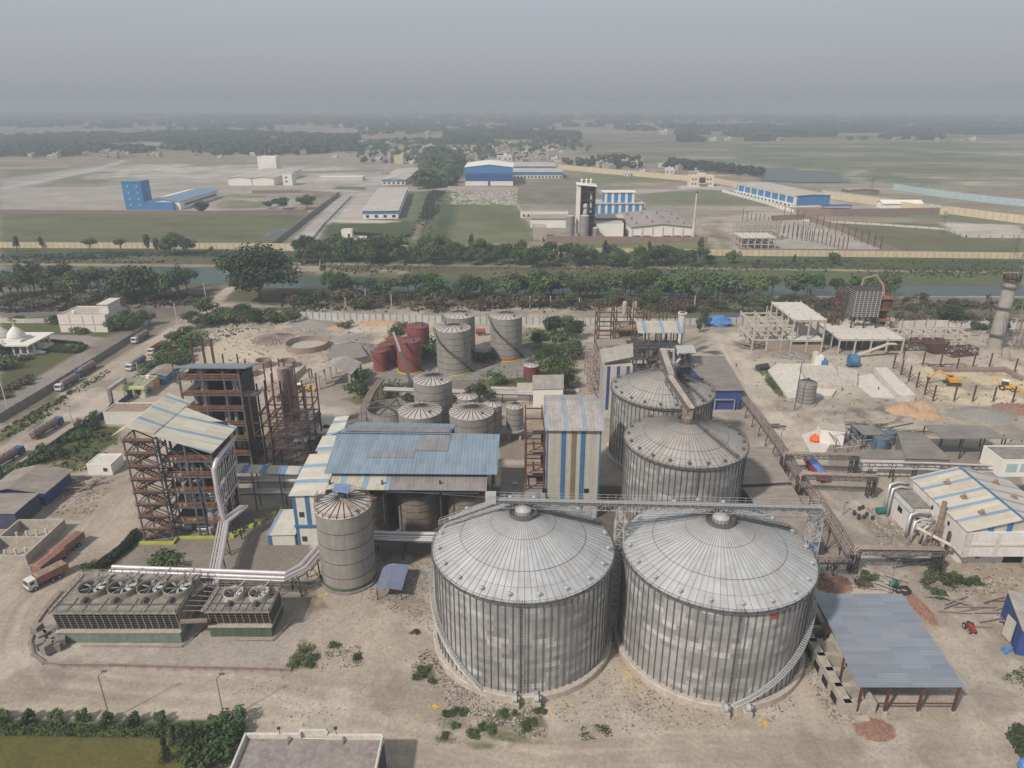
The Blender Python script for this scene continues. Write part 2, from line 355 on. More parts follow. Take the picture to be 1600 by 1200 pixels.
# far plain: strips of fallow, green and grey fields
f1 = fbm(X,Y*2.2,420,4,11); f2 = fbm(X*.6,Y*2.6,900,3,23); far = Y > 470
pl = np.stack([0.20+0.13*f1, 0.175+0.09*f1, 0.14+0.05*f1],1); C[far] = pl[far]
g = np.clip((f2-.47)*8,0,1)*np.clip((Y-500)/300,0,1); g = (g*(X > 120)*.55+g*.3)[:,None]; C = C*(1-g)+np.array((0.125,0.155,0.085))*g
g = (np.clip((fbm(X,Y*3,150,4,31)-.55)*9,0,1)*(Y > 1000)*.5)[:,None]; C = C*(1-g)+np.array((0.26,0.19,0.15))*g
f3 = fbm(X*.5,Y*4,230,4,77); g = (np.clip((f3-.55)*10,0,1)*np.clip((Y-520)/200,0,1)*.6)[:,None]; C = C*(1-g)+np.array((0.29,0.22,0.175))*g
f3 = fbm(X*.5,Y*5,160,3,87); g = (np.clip((f3-.62)*12,0,1)*np.clip((Y-520)/200,0,1)*.7)[:,None]; C = C*(1-g)+np.array((0.40,0.36,0.30))*g
f3 = fbm(X*.8,Y*3,300,3,97); g = (np.clip((f3-.6)*10,0,1)*np.clip((Y-700)/200,0,1)*.6)[:,None]; C = C*(1-g)+np.array((0.09,0.10,0.065))*g
# strips north of the works
zone([(0,486),(300,468),(480,480),(1000,478),(1600,470),(1600,404),(700,392),(0,386)], SCRUB, 4, .6)
zone([(0,400),(380,402),(800,410),(1600,425),(1600,403),(700,393),(0,387)], LUSH, 3, .5)
zone([(1000,442),(1600,446),(1600,418),(1000,414)], (0.10,0.125,0.06), 3, .8, .5, 20)
zone([(0,411),(420,414),(420,417),(0,414)], (0.30,0.25,0.19), 1, .1)
zone([(420,410),(700,413),(1100,418),(1600,425),(1600,427),(1100,420.5),(700,416),(420,413)], (0.28,0.25,0.2), 1, .1)
zone([(450,415),(640,422),(640,430),(500,428)], (0.30,0.27,0.21), 3, 1, .9, 10)
zone([(1040,462),(1600,461),(1600,464),(1040,465)], (0.42,0.39,0.35), .6, .05)
zone([(1200,465.5),(1600,464.5),(1600,469),(1200,470)], (0.17,0.165,0.17), .6, .05)
zone([(0,452),(330,448),(330,452),(0,456)], (0.16,0.15,0.15), 1, .1)
zone([(150,470),(290,470),(280,482),(140,478)], (0.27,0.23,0.18), 3, 1, .8, 9)
zone([(480,452),(900,460),(1200,466),(1200,478),(480,476)], (0.14,0.115,0.09), 3, .8, .8, 10)
zone([(0,482),(140,476),(280,480),(330,470),(320,486),(230,505),(200,492),(0,497)], DGREY, 2, .5)
zone([(470,480),(1000,486),(1600,482),(1600,492),(1000,497),(470,492)], (0.26,0.235,0.2), 2, .5, .6, 8)
zone([(1000,486),(1600,480),(1600,488),(1000,495)], (0.15,0.14,0.13), 2, .5)
zone([(1000,471),(1620,471),(1620,512),(1480,508),(1350,500),(1000,503)], (0.125,0.125,0.08), 3, .8)
zone([(1100,478),(1620,480),(1620,486),(1100,484)], (0.22,0.205,0.17), 2, 1, .7, 9); zone([(1180,492),(1500,498),(1500,504),(1180,500)], (0.17,0.16,0.145), 2, .8, .6, 8)
# canal bed
CS = [(-20,443),(140,443),(330,441),(480,449),(640,452),(900,457),(1200,460),(1600,460),(1680,460)]; CN = [(1680,446),(1400,444.5),(1200,444),(900,440),(700,436),(600,433),(480,429),(360,419),(250,415),(100,418),(-20,420)]
zone(CS+CN, (0.07,0.08,0.06), 5, .2, z=-1.6)
# fields north of the cream wall
zone([(0,386),(425,386),(480,336),(0,333)], FIELD, 2, .3); zone([(200,375),(430,385),(470,345),(330,350)], (0.11,0.13,0.06), 8, 2, .8, 30)
zone([(0,331),(560,331),(545,300),(590,262),(0,262)], (0.34,0.31,0.27), 3, 1, 0, 20)
zone([(330,332),(470,332),(530,303),(345,305)], (0.17,0.16,0.10), 8, 2, .7, 30)
zone([(0,280),(130,262),(0,255)], (0.17,0.17,0.12), 6, 1); zone([(40,292),(150,292),(240,268),(130,268)], (0.16,0.165,0.11), 6, 1, .3, 40)
zone([(0,293),(150,262),(190,250),(200,252),(150,268),(0,298)], (0.40,0.385,0.36), 1, .1)
zone([(120,280),(560,285),(560,258),(220,256)], (0.44,0.41,0.36), 8, 2, .7, 30)
zone([(490,360),(670,360),(690,300),(540,296)], (0.13,0.15,0.08), 3, .5)
zone([(520,344),(570,346),(592,300),(556,302)], (0.42,0.37,0.33), 2, .3); zone([(512,347),(625,351),(625,345),(520,341)], (0.44,0.40,0.33), 1, .3)
zone([(565,290),(600,290),(612,272),(580,274)], (0.40,0.375,0.35), 2, .3)
zone([(440,392),(480,392),(555,302),(535,300)], (0.36,0.345,0.32), 1, .1)
zone([(424,385),(440,392),(535,300),(525,300)], (0.20,0.18,0.14), 2, .3)
zone([(545,300),(556,302),(615,255),(600,255)], (0.36,0.345,0.32), 1, .1); zone([(495,297),(590,303),(590,293),(500,290)], (0.36,0.34,0.31), 1, .2)
zone([(520,296),(570,298),(570,292),(525,291)], (0.16,0.15,0.11), 1, .3)
zone([(505,378),(680,378),(668,345),(505,352)], LUSH, 3, .5)
zone([(415,372),(452,366),(440,358),(425,362)], (0.20,0.20,0.20), 3, .8)
zone([(630,390),(660,390),(695,297),(665,297)], (0.10,0.11,0.06), 3, .5); zone([(640,375),(650,375),(688,300),(683,300)], (0.25,0.21,0.15), 1.5, .3, .4, 8)
zone([(668,386),(835,377),(842,376),(806,322),(690,305)], (0.125,0.142,0.065), 3, .5); zone([(700,375),(820,372),(800,330),(710,330)], (0.15,0.15,0.085), 6, 2, .7, 25); zone([(668,386),(700,383),(720,300),(690,300)], LUSH, 3, .5)
zone([(703,320),(808,320),(795,297),(700,297)], (0.30,0.29,0.25), 3, 1, .9, 6)
zone([(850,376),(1100,380),(1160,360),(1110,330),(850,300),(810,315)], (0.27,0.245,0.205), 3, 1)
zone([(800,318),(900,325),(1000,300),(880,270),(800,295)], (0.17,0.165,0.12), 4, 1.5, .3, 30)
zone([(1010,320),(1180,320),(1260,330),(1150,295),(1000,300)], (0.16,0.17,0.10), 4, 1)
zone([(925,288),(1070,284),(1075,280),(905,268)], (0.17,0.185,0.105), 3, .8); zone([(1000,290),(1070,287),(1070,283),(990,286)], (0.34,0.26,0.19), 3, 1.5, .6, 20)
zone([(932,296),(1060,296),(1060,291),(1100,289),(1280,303),(1280,308),(1090,295),(1000,303),(940,304)], (0.38,0.355,0.32), 1, .2)
zone([(1080,345),(1230,325),(1400,398),(1130,398)], (0.38,0.34,0.29), 3, 1.2); zone([(1090,348),(1130,345),(1150,390),(1130,395)], (0.22,0.19,0.13), 3, 1, .6, 12)
zone([(1285,345),(1400,398),(1600,403),(1600,370),(1480,350)], FIELD, 3, .4); zone([(1270,335),(1470,343),(1600,360),(1600,350),(1480,330),(1380,330)], (0.15,0.165,0.09), 3, .4)
zone([(1465,347),(1590,352),(1610,372),(1505,371)], (0.44,0.40,0.36), 2, .5)
zone([(1290,327),(1460,330),(1470,322),(1290,310)], (0.38,0.36,0.33), 3, .5, .5, 20)
zone([(1300,302),(1450,303),(1400,293),(1300,294)], (0.36,0.31,0.24), 5, 1, .6, 30)
zone([(1060,262),(1600,300),(1600,215),(1000,232)], (0.125,0.155,0.09), 25, 4, .9, 130)
zone([(1190,282),(1330,285),(1290,268),(1200,262)], (0.13,0.15,0.16), 8, 1.5)
zone([(1315,282),(1342,283),(1350,266),(1335,266)], (0.40,0.35,0.28), 5, 2, .5, 20); zone([(1430,278),(1600,281),(1600,278),(1430,276)], (0.42,0.36,0.30), 5, 2, .5, 60)
zone([(1060,260),(1200,262),(1200,257),(1060,256)], (0.38,0.33,0.28), 10, 2, .4, 60)
zone([(450,262),(900,262),(900,232),(560,226),(300,240)], (0.30,0.27,0.23), 15, 2, .3, 60)
zone([(880,378),(1110,382),(1110,392),(880,390)], (0.15,0.17,0.08), 2, .4)
# near left side
zone([(0,598),(215,530),(250,515),(150,486),(0,500)], (0.10,0.115,0.05), 2, .4)
zone([(0,668),(60,636),(235,528),(290,492),(240,488),(200,510),(120,548),(0,560)], (0.17,0.155,0.13), 2, .3)
zone([(0,612),(30,607),(130,548),(125,540),(30,528),(30,520),(140,525),(172,530),(168,545),(135,570),(60,618),(0,650)], (0.25,0.23,0.215), 1, .15)
zone([(30,605),(120,550),(120,542),(60,536),(30,545),(0,572)], (0.095,0.105,0.045), 1, .2)
zone([(0,612),(50,590),(52,584),(30,578),(0,585)], (0.09,0.10,0.05), 1, .2)
zone([(120,548),(180,560),(250,520),(300,492),(250,500),(190,520)], (0.20,0.18,0.155), 2, 1, .5, 6)
zone([(0,690),(70,650),(150,600),(240,540),(310,485),(345,455),(368,440),(368,452),(342,476),(305,508),(270,535),(240,560),(200,600),(175,640),(110,665),(60,700),(0,745)], ROAD, 1.2, .25)
zone([(0,700),(60,668),(60,650),(150,590),(130,605),(40,660),(0,675)], (0.15,0.14,0.09), 1.5, .8, .5, 6)
zone([(0,672),(90,612),(100,630),(60,665),(0,692)], (0.11,0.115,0.06), 2, .6, .4, 8)
zone([(215,590),(240,562),(300,520),(380,480),(470,490),(480,480),(340,480),(300,510)], (0.09,0.10,0.055), 2, .5)
zone([(65,740),(120,738),(185,690),(185,665),(150,665),(60,715)], (0.085,0.10,0.045), 1.5, .4); zone([(60,745),(150,735),(150,715),(60,725)], (0.28,0.24,0.19), 1.5, 1, .7, 5)
zone([(0,900),(50,880),(130,830),(215,740),(190,690),(150,760),(60,830),(0,870)], (0.34,0.305,0.26), 2, .5)
zone([(60,800),(130,815),(180,760),(170,735),(105,750)], (0.26,0.22,0.18), 2, 1, .8, 4)
zone([(150,895),(225,835),(380,800),(480,785),(490,880),(455,905),(160,900)], (0.225,0.205,0.185), 1.2, .2)
zone([(150,895),(225,835),(225,850),(170,898)], (0.15,0.14,0.09), 1, .4)
zone([(46,1005),(60,985),(100,940),(170,890),(440,905),(500,930),(440,1045),(300,1042),(90,1040),(55,1030)], (0.33,0.305,0.27), .6, .08)
zone([(0,1142),(335,1140),(330,1165),(290,1200),(-60,1260),(-60,1142)], (0.105,0.10,0.035), 1, .3); zone([(-60,1124),(350,1124),(350,1150),(-60,1148)], (0.04,0.06,0.025), 1, .3)
zone([(440,1045),(500,1045),(495,1010),(470,1000),(455,1020)], (0.12,0.13,0.07), 1, .8, .6, 3)
zone([(645,1050),(680,1062),(690,1020),(650,1025)], (0.13,0.13,0.08), 1, 1, .8, 2.5); zone([(680,1160),(780,1165),(860,1150),(840,1100),(700,1110)], (0.14,0.14,0.085), 1, 1, .9, 3)
zone([(575,960),(665,960),(680,900),(640,880),(585,900)], (0.25,0.22,0.185), 2, 1.5, .8, 3); zone([(470,900),(495,930),(520,950),(480,960),(460,930)], (0.22,0.18,0.14), 1, 1, .7, 3)
zone([(590,900),(660,890),(670,860),(600,840),(590,860)], (0.23,0.17,0.12), 1, 1, .6, 3)
zone([(800,1110),(1240,1120),(1240,1085),(970,1000),(900,1060)], (0.34,0.30,0.245), 2, 1, .7, 2.5)
zone([(945,1090),(1010,1100),(975,980)], (0.42,0.36,0.27), 1, 1, .5, 3)
zone([(1260,980),(1300,1060),(1340,1120),(1290,1130),(1240,1090),(1240,1000)], (0.43,0.38,0.30), 1, 1, .4, 3)
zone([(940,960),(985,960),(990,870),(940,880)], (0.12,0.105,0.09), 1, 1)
# right road and yard
zone([(1380,880),(1465,880),(1520,950),(1600,1060),(1600,1200),(1490,1200),(1510,1080),(1430,940)], (0.38,0.345,0.29), 1.5, .3)
zone([(1430,880),(1600,870),(1600,1040),(1560,1010),(1480,930)], (0.30,0.255,0.20), 1.5, 1, .8, 3)
zone([(1210,700),(1300,690),(1390,780),(1430,890),(1345,890),(1270,760)], (0.30,0.275,0.245), 1, .3)
zone([(1110,520),(1160,520),(1250,650),(1310,700),(1225,700),(1175,620)], (0.47,0.43,0.36), 2, .6)
zone([(1160,500),(1600,495),(1600,690),(1290,680),(1190,590)], (0.40,0.37,0.31), 3, 1.5)
zone([(1180,640),(1600,680),(1600,630),(1300,620),(1200,590)], (0.32,0.29,0.245), 3, 1.5, .7, 6)
zone([(1415,575),(1600,570),(1600,635),(1460,630)], (0.52,0.46,0.335), 2, .6); zone([(1505,600),(1560,600),(1550,620),(1500,618)], (0.33,0.30,0.24), 2, 1, .6, 5)
zone([(1250,640),(1420,635),(1440,655),(1300,665)], (0.17,0.16,0.15), 2, 1.5, .9, 5)
zone([(1180,575),(1200,575),(1235,622),(1215,622)], (0.13,0.15,0.08), 1.5, 1); zone([(1150,545),(1250,560),(1400,545),(1300,530)], (0.28,0.26,0.23), 2, 1.5, .7, 6)
zone([(1290,740),(1400,735),(1600,760),(1600,700),(1300,690)], (0.25,0.225,0.20), 1.5, .5); zone([(1345,790),(1410,830),(1440,880),(1400,880),(1340,810)], (0.24,0.21,0.17), 1, 1, .6, 4)
# middle north yard
zone([(330,520),(480,495),(680,498),(700,520),(600,555),(560,575),(470,590),(400,600),(320,560)], SAND, 3, 1.2)
zone([(470,515),(600,520),(580,540),(500,535)], (0.30,0.28,0.26), 3, 1.5); zone([(340,505),(420,500),(430,520),(360,530)], (0.33,0.30,0.26), 3, 1.5, .8, 6)
zone([(660,498),(740,498),(730,510),(665,508)], (0.46,0.42,0.34), 2, 1); zone([(460,630),(545,640),(560,620),(590,600),(520,600)], (0.29,0.265,0.235), 2, .3)
zone([(480,640),(650,650),(570,615),(545,600),(500,605)], (0.31,0.285,0.25), 1, .3); zone([(330,640),(470,640),(560,700),(480,790),(400,780)], (0.24,0.22,0.19), 2, 1, .6, 6)
zone([(560,600),(900,620),(900,570),(600,580)], (0.20,0.185,0.155), 2, 1); zone([(540,625),(600,640),(640,600),(610,585)], (0.14,0.14,0.08), 1.5, .8)
zone([(740,610),(900,600),(900,520),(810,510),(760,580)], (0.12,0.13,0.07), 2, 1, .5, 6); zone([(770,580),(830,570),(830,600),(770,605)], LUSH, 2, .6)
zone([(885,600),(930,600),(930,540),(900,530)], (0.32,0.29,0.25), 2, 1); zone([(800,500),(1000,505),(1000,515),(820,512)], (0.44,0.40,0.33), 2, 1)
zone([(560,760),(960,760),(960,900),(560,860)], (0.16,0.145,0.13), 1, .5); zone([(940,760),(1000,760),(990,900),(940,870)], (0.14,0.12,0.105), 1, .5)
zone([(1110,700),(1230,690),(1330,890),(1260,860),(1160,760)], (0.27,0.235,0.20), 1, .5); zone([(1100,640),(1180,650),(1230,700),(1150,700)], (0.31,0.28,0.25), 1, .3)
zone([(780,650),(860,650),(860,720),(780,720)], (0.24,0.21,0.18), 1, .6)
zone([(1190,283),(1250,286),(1335,286),(1300,271),(1260,266),(1200,262)], (0.10,0.11,0.08), 6, .5, z=-1.2)
def track(line, width, per, col, amt, seed):      # bands of wear that follow a road
    P = [tuple(G(*p))[:2] for p in line]; d = np.full(X.shape, 1e9); sd_ = np.zeros(X.shape)
    i = np.nonzero((Y < 480))[0]; dx = X[i]+wx[i]*.3; dy = Y[i]+wy[i]*.3; best = np.full(i.shape, 1e9); sg = np.zeros(i.shape); acc = np.zeros(i.shape); L0 = 0
    for a, b in zip(P, P[1:]):
        ex, ey = b[0]-a[0], b[1]-a[1]; l2 = ex*ex+ey*ey; t = np.clip(((dx-a[0])*ex+(dy-a[1])*ey)/l2,0,1); q = np.hypot(dx-a[0]-t*ex, dy-a[1]-t*ey); m = q < best
        best = np.where(m,q,best); sg = np.where(m, np.sign((dx-a[0])*ey-(dy-a[1])*ex)*q, sg); acc = np.where(m, L0+t*math.sqrt(l2), acc); L0 += math.sqrt(l2)
    f = vnoise(sg/per, acc/45, seed)*.6+vnoise(sg/(per*.4), acc/22, seed+3)*.4; w = np.clip((width-best)/3,0,1)*np.clip((f-.5)*4,0,1)*amt; w = w[:,None]; C[i] = C[i]*(1-w)+np.array(col)*w
    w = (np.clip((width-best)/3,0,1)*np.clip((.44-f)*5,0,1)*amt*.8)[:,None]; C[i] = C[i]*(1-w)+np.array((0.27,0.24,0.20))*w
RP = [(1640,1130),(1400,1165),(1100,1165),(850,1175),(650,1130),(400,1090),(200,1080),(60,1065),(15,1010),(35,950),(100,890),(160,820),(205,755)]
track(RP, 9, 1.6, (0.47,0.43,0.36), .5, 5); track([(1600,1060),(1530,1010),(1470,930),(1410,870),(1330,790),(1260,720),(1215,660),(1160,590),(1120,520)], 6, 1.3, (0.46,0.42,0.355), .5, 9)
track([(0,715),(80,655),(175,590),(260,525),(330,470),(362,445)], 7, 1.3, (0.42,0.385,0.33), .5, 13); track([(480,760),(430,800),(300,870),(180,890)], 9, 2.2, (0.28,0.255,0.225), .5, 17)
zone([(465,715),(560,700),(570,650),(475,648)], (0.19,0.175,0.155), 2, .6)
nr = (Y < 480)*1.0; q1 = fbm(X,Y,11,5,111); q2 = fbm(X,Y,16,5,131); g = (np.clip((q1-.56)*9,0,1)*nr*.55)[:,None]; lum = (C.sum(1) > .75)[:,None]
C = C*(1-g*lum)+np.array((0.23,0.205,0.175))*g*lum; g = (np.clip((q2-.56)*9,0,1)*nr*.5)[:,None]; C = C*(1-g*lum)+np.array((0.50,0.465,0.41))*g*lum
# mottling, wheel tracks, roughness of the surface
n = (0.80+0.40*fbm(X,Y,14,5,41))*(0.86+0.28*fbm(X,Y,2.2,3,47)); C *= n[:,None]; n = np.where(Y > 430, .72+.56*fbm(X*.6,Y*1.6,26,5,51), 1); C *= n[:,None]; C[Y < 480] *= .99
tr = (np.abs(((Y-93-3*np.sin(X/40)+(X/90)**2)%3.1)-1.5) < .35)*(Y < 105)*(Y > 84)*(fbm(X,Y,25,3,61) > .45)
C *= (1-0.04*tr)[:,None]; C *= np.where(Y < 480, 1, 0)[:,None]*(np.array((1.0,.965,.92))-1)+1
Z += (fbm(X,Y,7,4,71)-.5)*0.25*np.clip((Y-60)/40,0,1)*(Y < 420); Z += np.where(Y > 600, (fbm(X,Y,60,3,81)-.5)*1.0, 0)
def zat(x, y): return 0.0
idx = np.arange(NR*NC).reshape(NR,NC)
fa = np.stack([idx[:-1,:-1],idx[:-1,1:],idx[1:,1:],idx[1:,:-1]],-1).reshape(-1,4)
me = bpy.data.meshes.new('ground'); me.vertices.add(X.size); me.vertices.foreach_set('co', np.stack([X,Y,Z],1).ravel().astype(np.float32))
me.loops.add(fa.size); me.loops.foreach_set('vertex_index', fa.ravel().astype(np.int32)); me.polygons.add(len(fa))
me.polygons.foreach_set('loop_start', np.arange(0,fa.size,4,dtype=np.int32)); me.update(calc_edges=True)
at = me.color_attributes.new('surface', 'FLOAT_COLOR', 'POINT'); at.data.foreach_set('color', np.concatenate([C,np.ones((X.size,1))],1).ravel().astype(np.float32))
me.polygons.foreach_set('use_smooth', [True]*len(me.polygons))
gm = bpy.data.materials.new('ground_surface'); gm.use_nodes = True; t = gm.node_tree; N = t.nodes; L = t.links
b = N['Principled BSDF']; b.inputs['Roughness'].default_value = 0.95; b.inputs['Specular IOR Level'].default_value = 0.1
at = N.new('ShaderNodeAttribute'); at.attribute_name = 'surface'; tc = N.new('ShaderNodeTexCoord')
n1 = N.new('ShaderNodeTexNoise'); n1.inputs['Scale'].default_value = 1.3; n1.inputs['Detail'].default_value = 8; n1.inputs['Roughness'].default_value = 0.75; L.new(tc.outputs['Object'], n1.inputs['Vector'])
mr = N.new('ShaderNodeMapRange'); L.new(n1.outputs['Fac'], mr.inputs[0]); mr.inputs[1].default_value = .3; mr.inputs[2].default_value = .7; mr.inputs[3].default_value = .74; mr.inputs[4].default_value = 1.24
cc = N.new('ShaderNodeCombineColor'); [L.new(mr.outputs[0], cc.inputs[i]) for i in range(3)]
mm = N.new('ShaderNodeMix'); mm.data_type = 'RGBA'; mm.blend_type = 'MULTIPLY'; mm.inputs['Factor'].default_value = 1; L.new(at.outputs['Color'], mm.inputs['A']); L.new(cc.outputs[0], mm.inputs['B'])
L.new(mm.outputs['Result'], b.inputs['Base Color'])
bp = N.new('ShaderNodeBump'); bp.inputs['Strength'].default_value = .6; bp.inputs['Distance'].default_value = .25; L.new(n1.outputs['Fac'], bp.inputs['Height']); L.new(bp.outputs[0], b.inputs['Normal'])
me.materials.append(gm); go = bpy.data.objects.new('ground', me); COL.objects.link(go); tag(go, kind='structure')
# water
wm = bpy.data.materials.new('canal_water'); wm.use_nodes = True; b = wm.node_tree.nodes['Principled BSDF']
b.inputs['Base Color'].default_value = (0.04,0.068,0.055,1); b.inputs['Roughness'].default_value = 0.3; b.inputs['Specular IOR Level'].default_value = 0.3
tn = wm.node_tree.nodes.new('ShaderNodeTexNoise'); tn.inputs['Scale'].default_value = 60; tb = wm.node_tree.nodes.new('ShaderNodeBump'); tb.inputs['Strength'].default_value = .15; tb.inputs['Distance'].default_value = .1
wm.node_tree.links.new(tn.outputs['Fac'], tb.inputs['Height']); wm.node_tree.links.new(tb.outputs[0], b.inputs['Normal'])
w = MB(); w.box(-420, 370, -0.8, 360, 480, -0.75); w.v = [(x, y, z) for x, y, z in w.v]
tag(obj('canal_water', w, wm), kind='structure')
w = MB(); p = [G(x,y) for x,y in [(1190,281),(1250,284),(1330,284),(1300,272),(1260,267),(1200,263)]]; w.prism(p, -1.6, -.35)
tag(obj('pond_water', w, wm), kind='structure')
w = MB(); p = [G(x,y) for x,y in [(418,371),(440,370),(452,364),(440,359),(425,363)]]; w.prism(p, -0.6, 0.2)
tag(obj('marsh_water', w, wm), kind='structure')
# ---------------------------------------------------------------- grain silos
m_found = mat('foundation_concrete', (0.47,0.42,0.36), .9, 0, .2, .6, dirt=(.28,.24,.2), dirt_amt=.6, streak=.3)
def silo(name, label, cx, cy, r, h, apex, old=False, nrib=80, stair=None, group='grain silos'):
    t = thing(name, label, 'silo', (cx, cy, 0), 0, group)
    rnd = random.Random(int(cx*7+cy))
    # foundation
    f = MB().lathe(0, 0, [(r+1.0,-.5),(r+1.0,1.35),(r+.8,1.5),(r-.2,1.5)], 96); obj('foundation_ring', f, m_found, t)
    # wall: corrugated rings of sheets, each sheet with its own tone
    seg = nrib*2; nh = int(h/1.15); w = MB(); w.c = []
    for j in range(nh):
        z0 = 1.3+(h-1.3)*j/nh; z1 = 1.3+(h-1.3)*(j+1)/nh
        for i in range(0, seg, 4):
            off = 2*(j % 2)
            tn = rnd.choice([.76,.86,.94,1,1,1.08,1.17,1.3]) if rnd.random() < .93 else 1.55
            for k in range(4):
                a0, a1 = 2*math.pi*(i+off+k)/seg, 2*math.pi*(i+off+k+1)/seg
                w.add([(r*math.cos(a0), r*math.sin(a0), z0), (r*math.cos(a1), r*math.sin(a1), z0), (r*math.cos(a1), r*math.sin(a1), z1), (r*math.cos(a0), r*math.sin(a0), z1)], [(0,1,2,3)]); w.c.append(tn)
    obj('wall', w, m_galv, t, smooth=True)
    s = MB()
    for i in range(nrib):
        a = 2*math.pi*(i+.5)/nrib; c, q = math.cos(a), math.sin(a)
        s.bar((c*(r+.08), q*(r+.08), 1.3), (c*(r+.08), q*(r+.08), h-.1), .16, .2)
    obj('stiffeners', s, m_galv_dk, t)
    # roof: standing seams
    capr = r*.13; w = MB(); w.c = []; ns = nrib*2; zz = lambda q: h+.25+(apex-h-.6)*(r+.35-q)/(r+.35-capr)
    rr = [r+.35, r*.86, r*.70, r*.36, capr]
    for i in range(ns):
        a0, a1 = 2*math.pi*i/ns, 2*math.pi*(i+1)/ns; tn = rnd.uniform(.93,1.07)
        for k in range(4):
            q0, q1 = rr[k], rr[k+1]; dz = .05*(k)
            w.add([(q0*math.cos(a0), q0*math.sin(a0), zz(q0)+dz), (q0*math.cos(a1), q0*math.sin(a1), zz(q0)+dz), (q1*math.cos(a1), q1*math.sin(a1), zz(q1)+dz), (q1*math.cos(a0), q1*math.sin(a0), zz(q1)+dz)], [(0,1,2,3)])
            w.c.append(tn*(1 if k else .97)*rnd.uniform(.97,1.03))
        w.add([(r*math.cos(a0), r*math.sin(a0), h-.1), (r*math.cos(a1), r*math.sin(a1), h-.1), (rr[0]*math.cos(a1), rr[0]*math.sin(a1), zz(rr[0])), (rr[0]*math.cos(a0), rr[0]*math.sin(a0), zz(rr[0]))], [(0,1,2,3)]); w.c.append(.7)
    rf = obj('roof', w, m_galvroof_old if old else m_galvroof, t, smooth=True)
    s = MB()
    for i in range(nrib):
        a = 2*math.pi*i/nrib; c, q = math.cos(a), math.sin(a)
        for k in range(4): s.bar((c*rr[k], q*rr[k], zz(rr[k])+.05*k+.05), (c*rr[k+1], q*rr[k+1], zz(rr[k+1])+.05*k+.04), .05, .12)
    obj('roof_seams', s, m_galv_dk if old else m_galvroof_dk, rf)
    # step rings, cap, vents
    s = MB()
    for q in (r*.70, r*.36):
        pts = [(q*math.cos(2*math.pi*i/96), q*math.sin(2*math.pi*i/96), zz(q)+.12) for i in range(97)]; s.tube(pts, .05, 4, False)
    obj('roof_lap_ring', s, m_galv_dk, rf)
    zc = zz(capr); s = MB().lathe(0, 0, [(capr*.72,zc+.2),(capr*.68,zc+1.0),(capr*.3,zc+1.5),(.02,zc+1.6)], 32)
    cp = obj('roof_cap', s, m_galv_lt if not old else m_rustlt, t, smooth=False)
    obj('cap_ring', MB().lathe(0, 0, [(capr+.5,zc-.25),(capr+.5,zc+.55),(capr+.25,zc+.55),(capr+.2,zc+.1),(capr*.6,zc+.25)], 32), m_galv_dk, cp)
    pts = [((capr+.4)*math.cos(2*math.pi*i/24), (capr+.4)*math.sin(2*math.pi*i/24), zc+.55) for i in range(24)]
    obj('cap_railing', MB().rail(pts, 1.0, .05, 2, 2, True), m_galv_dk, cp)
    a0 = rnd.uniform(0, .3); q = r*.955
    v0 = obj('roof_vent', MB().lathe(0, 0, [(.18,0),(.18,.5),(.42,.5),(.42,.75),(.05,.95)], 8), m_galv_lt if not old else m_galv_dk, rf)
    for i in range(20):
        a = a0+2*math.pi*i/20; v = v0 if i == 0 else v0.copy()
        if i: COL.objects.link(v); v.parent = rf
        v.location = (q*math.cos(a), q*math.sin(a), zz(q))
    pts = [((r+.55)*math.cos(2*math.pi*i/60), (r+.55)*math.sin(2*math.pi*i/60), h+.05) for i in range(60)]
    obj('eave_railing', MB().rail(pts, .95, .05, 1.8, 2, True), m_galv_dk, t)
    obj('eave_gutter', MB().lathe(0, 0, [(r+.1,h-.25),(r+.6,h-.15),(r+.6,h+.02),(r+.1,h+.02)], 96), m_galv_dk, t)
    # roof ladder
    s = MB(); a = R(-48 if old else 22); 
    for d in (-.4,.4):
        p0 = Vector(((r)*math.cos(a)-d*math.sin(a), r*math.sin(a)+d*math.cos(a), zz(r)+.5)); p1 = Vector((capr*math.cos(a)-d*math.sin(a), capr*math.sin(a)+d*math.cos(a), zz(capr)+.5)); s.bar(p0, p1, .1)
        s.bar(p0+Vector((0,0,.6)), p1+Vector((0,0,.6)), .06)
    for i in range(40):
        f = i/40; q = r+(capr-r)*f; s.bar((q*math.cos(a)+.4*math.sin(a), q*math.sin(a)-.4*math.cos(a), zz(q)+.52), (q*math.cos(a)-.4*math.sin(a), q*math.sin(a)+.4*math.cos(a), zz(q)+.52), .12)
        if i % 3 == 0:
            for d in (-.4,.4): s.bar((q*math.cos(a)-d*math.sin(a), q*math.sin(a)+d*math.cos(a), zz(q)+.1), (q*math.cos(a)-d*math.sin(a), q*math.sin(a)+d*math.cos(a), zz(q)+1.1), .05)
    obj('roof_ladder', s, m_galv_dk, t)
    if stair:      # helical stair: start angle, end angle
        a0, a1 = R(stair[0]), R(stair[1]); n = 90; s = MB(); rl = MB()
        for i in range(n):
            f = i/n; a = a0+(a1-a0)*f; z = 1.5+(h-1.6)*f; c, q = math.cos(a), math.sin(a)
            s.bar((c*(r+.15), q*(r+.15), z), (c*(r+1.15), q*(r+1.15), z), .32, .06)
        for q in (r+.25, r+1.15):
            s.tube([(q*math.cos(a0+(a1-a0)*i/40), q*math.sin(a0+(a1-a0)*i/40), 1.4+(h-1.6)*i/40) for i in range(41)], .09, 4, False)
        st = obj('spiral_stair', s, m_galv_lt, t)
        q = r+1.15
        for hh in (.5,1.0): rl.tube([(q*math.cos(a0+(a1-a0)*i/40), q*math.sin(a0+(a1-a0)*i/40), 1.4+hh+(h-1.6)*i/40) for i in range(41)], .03, 4, False)
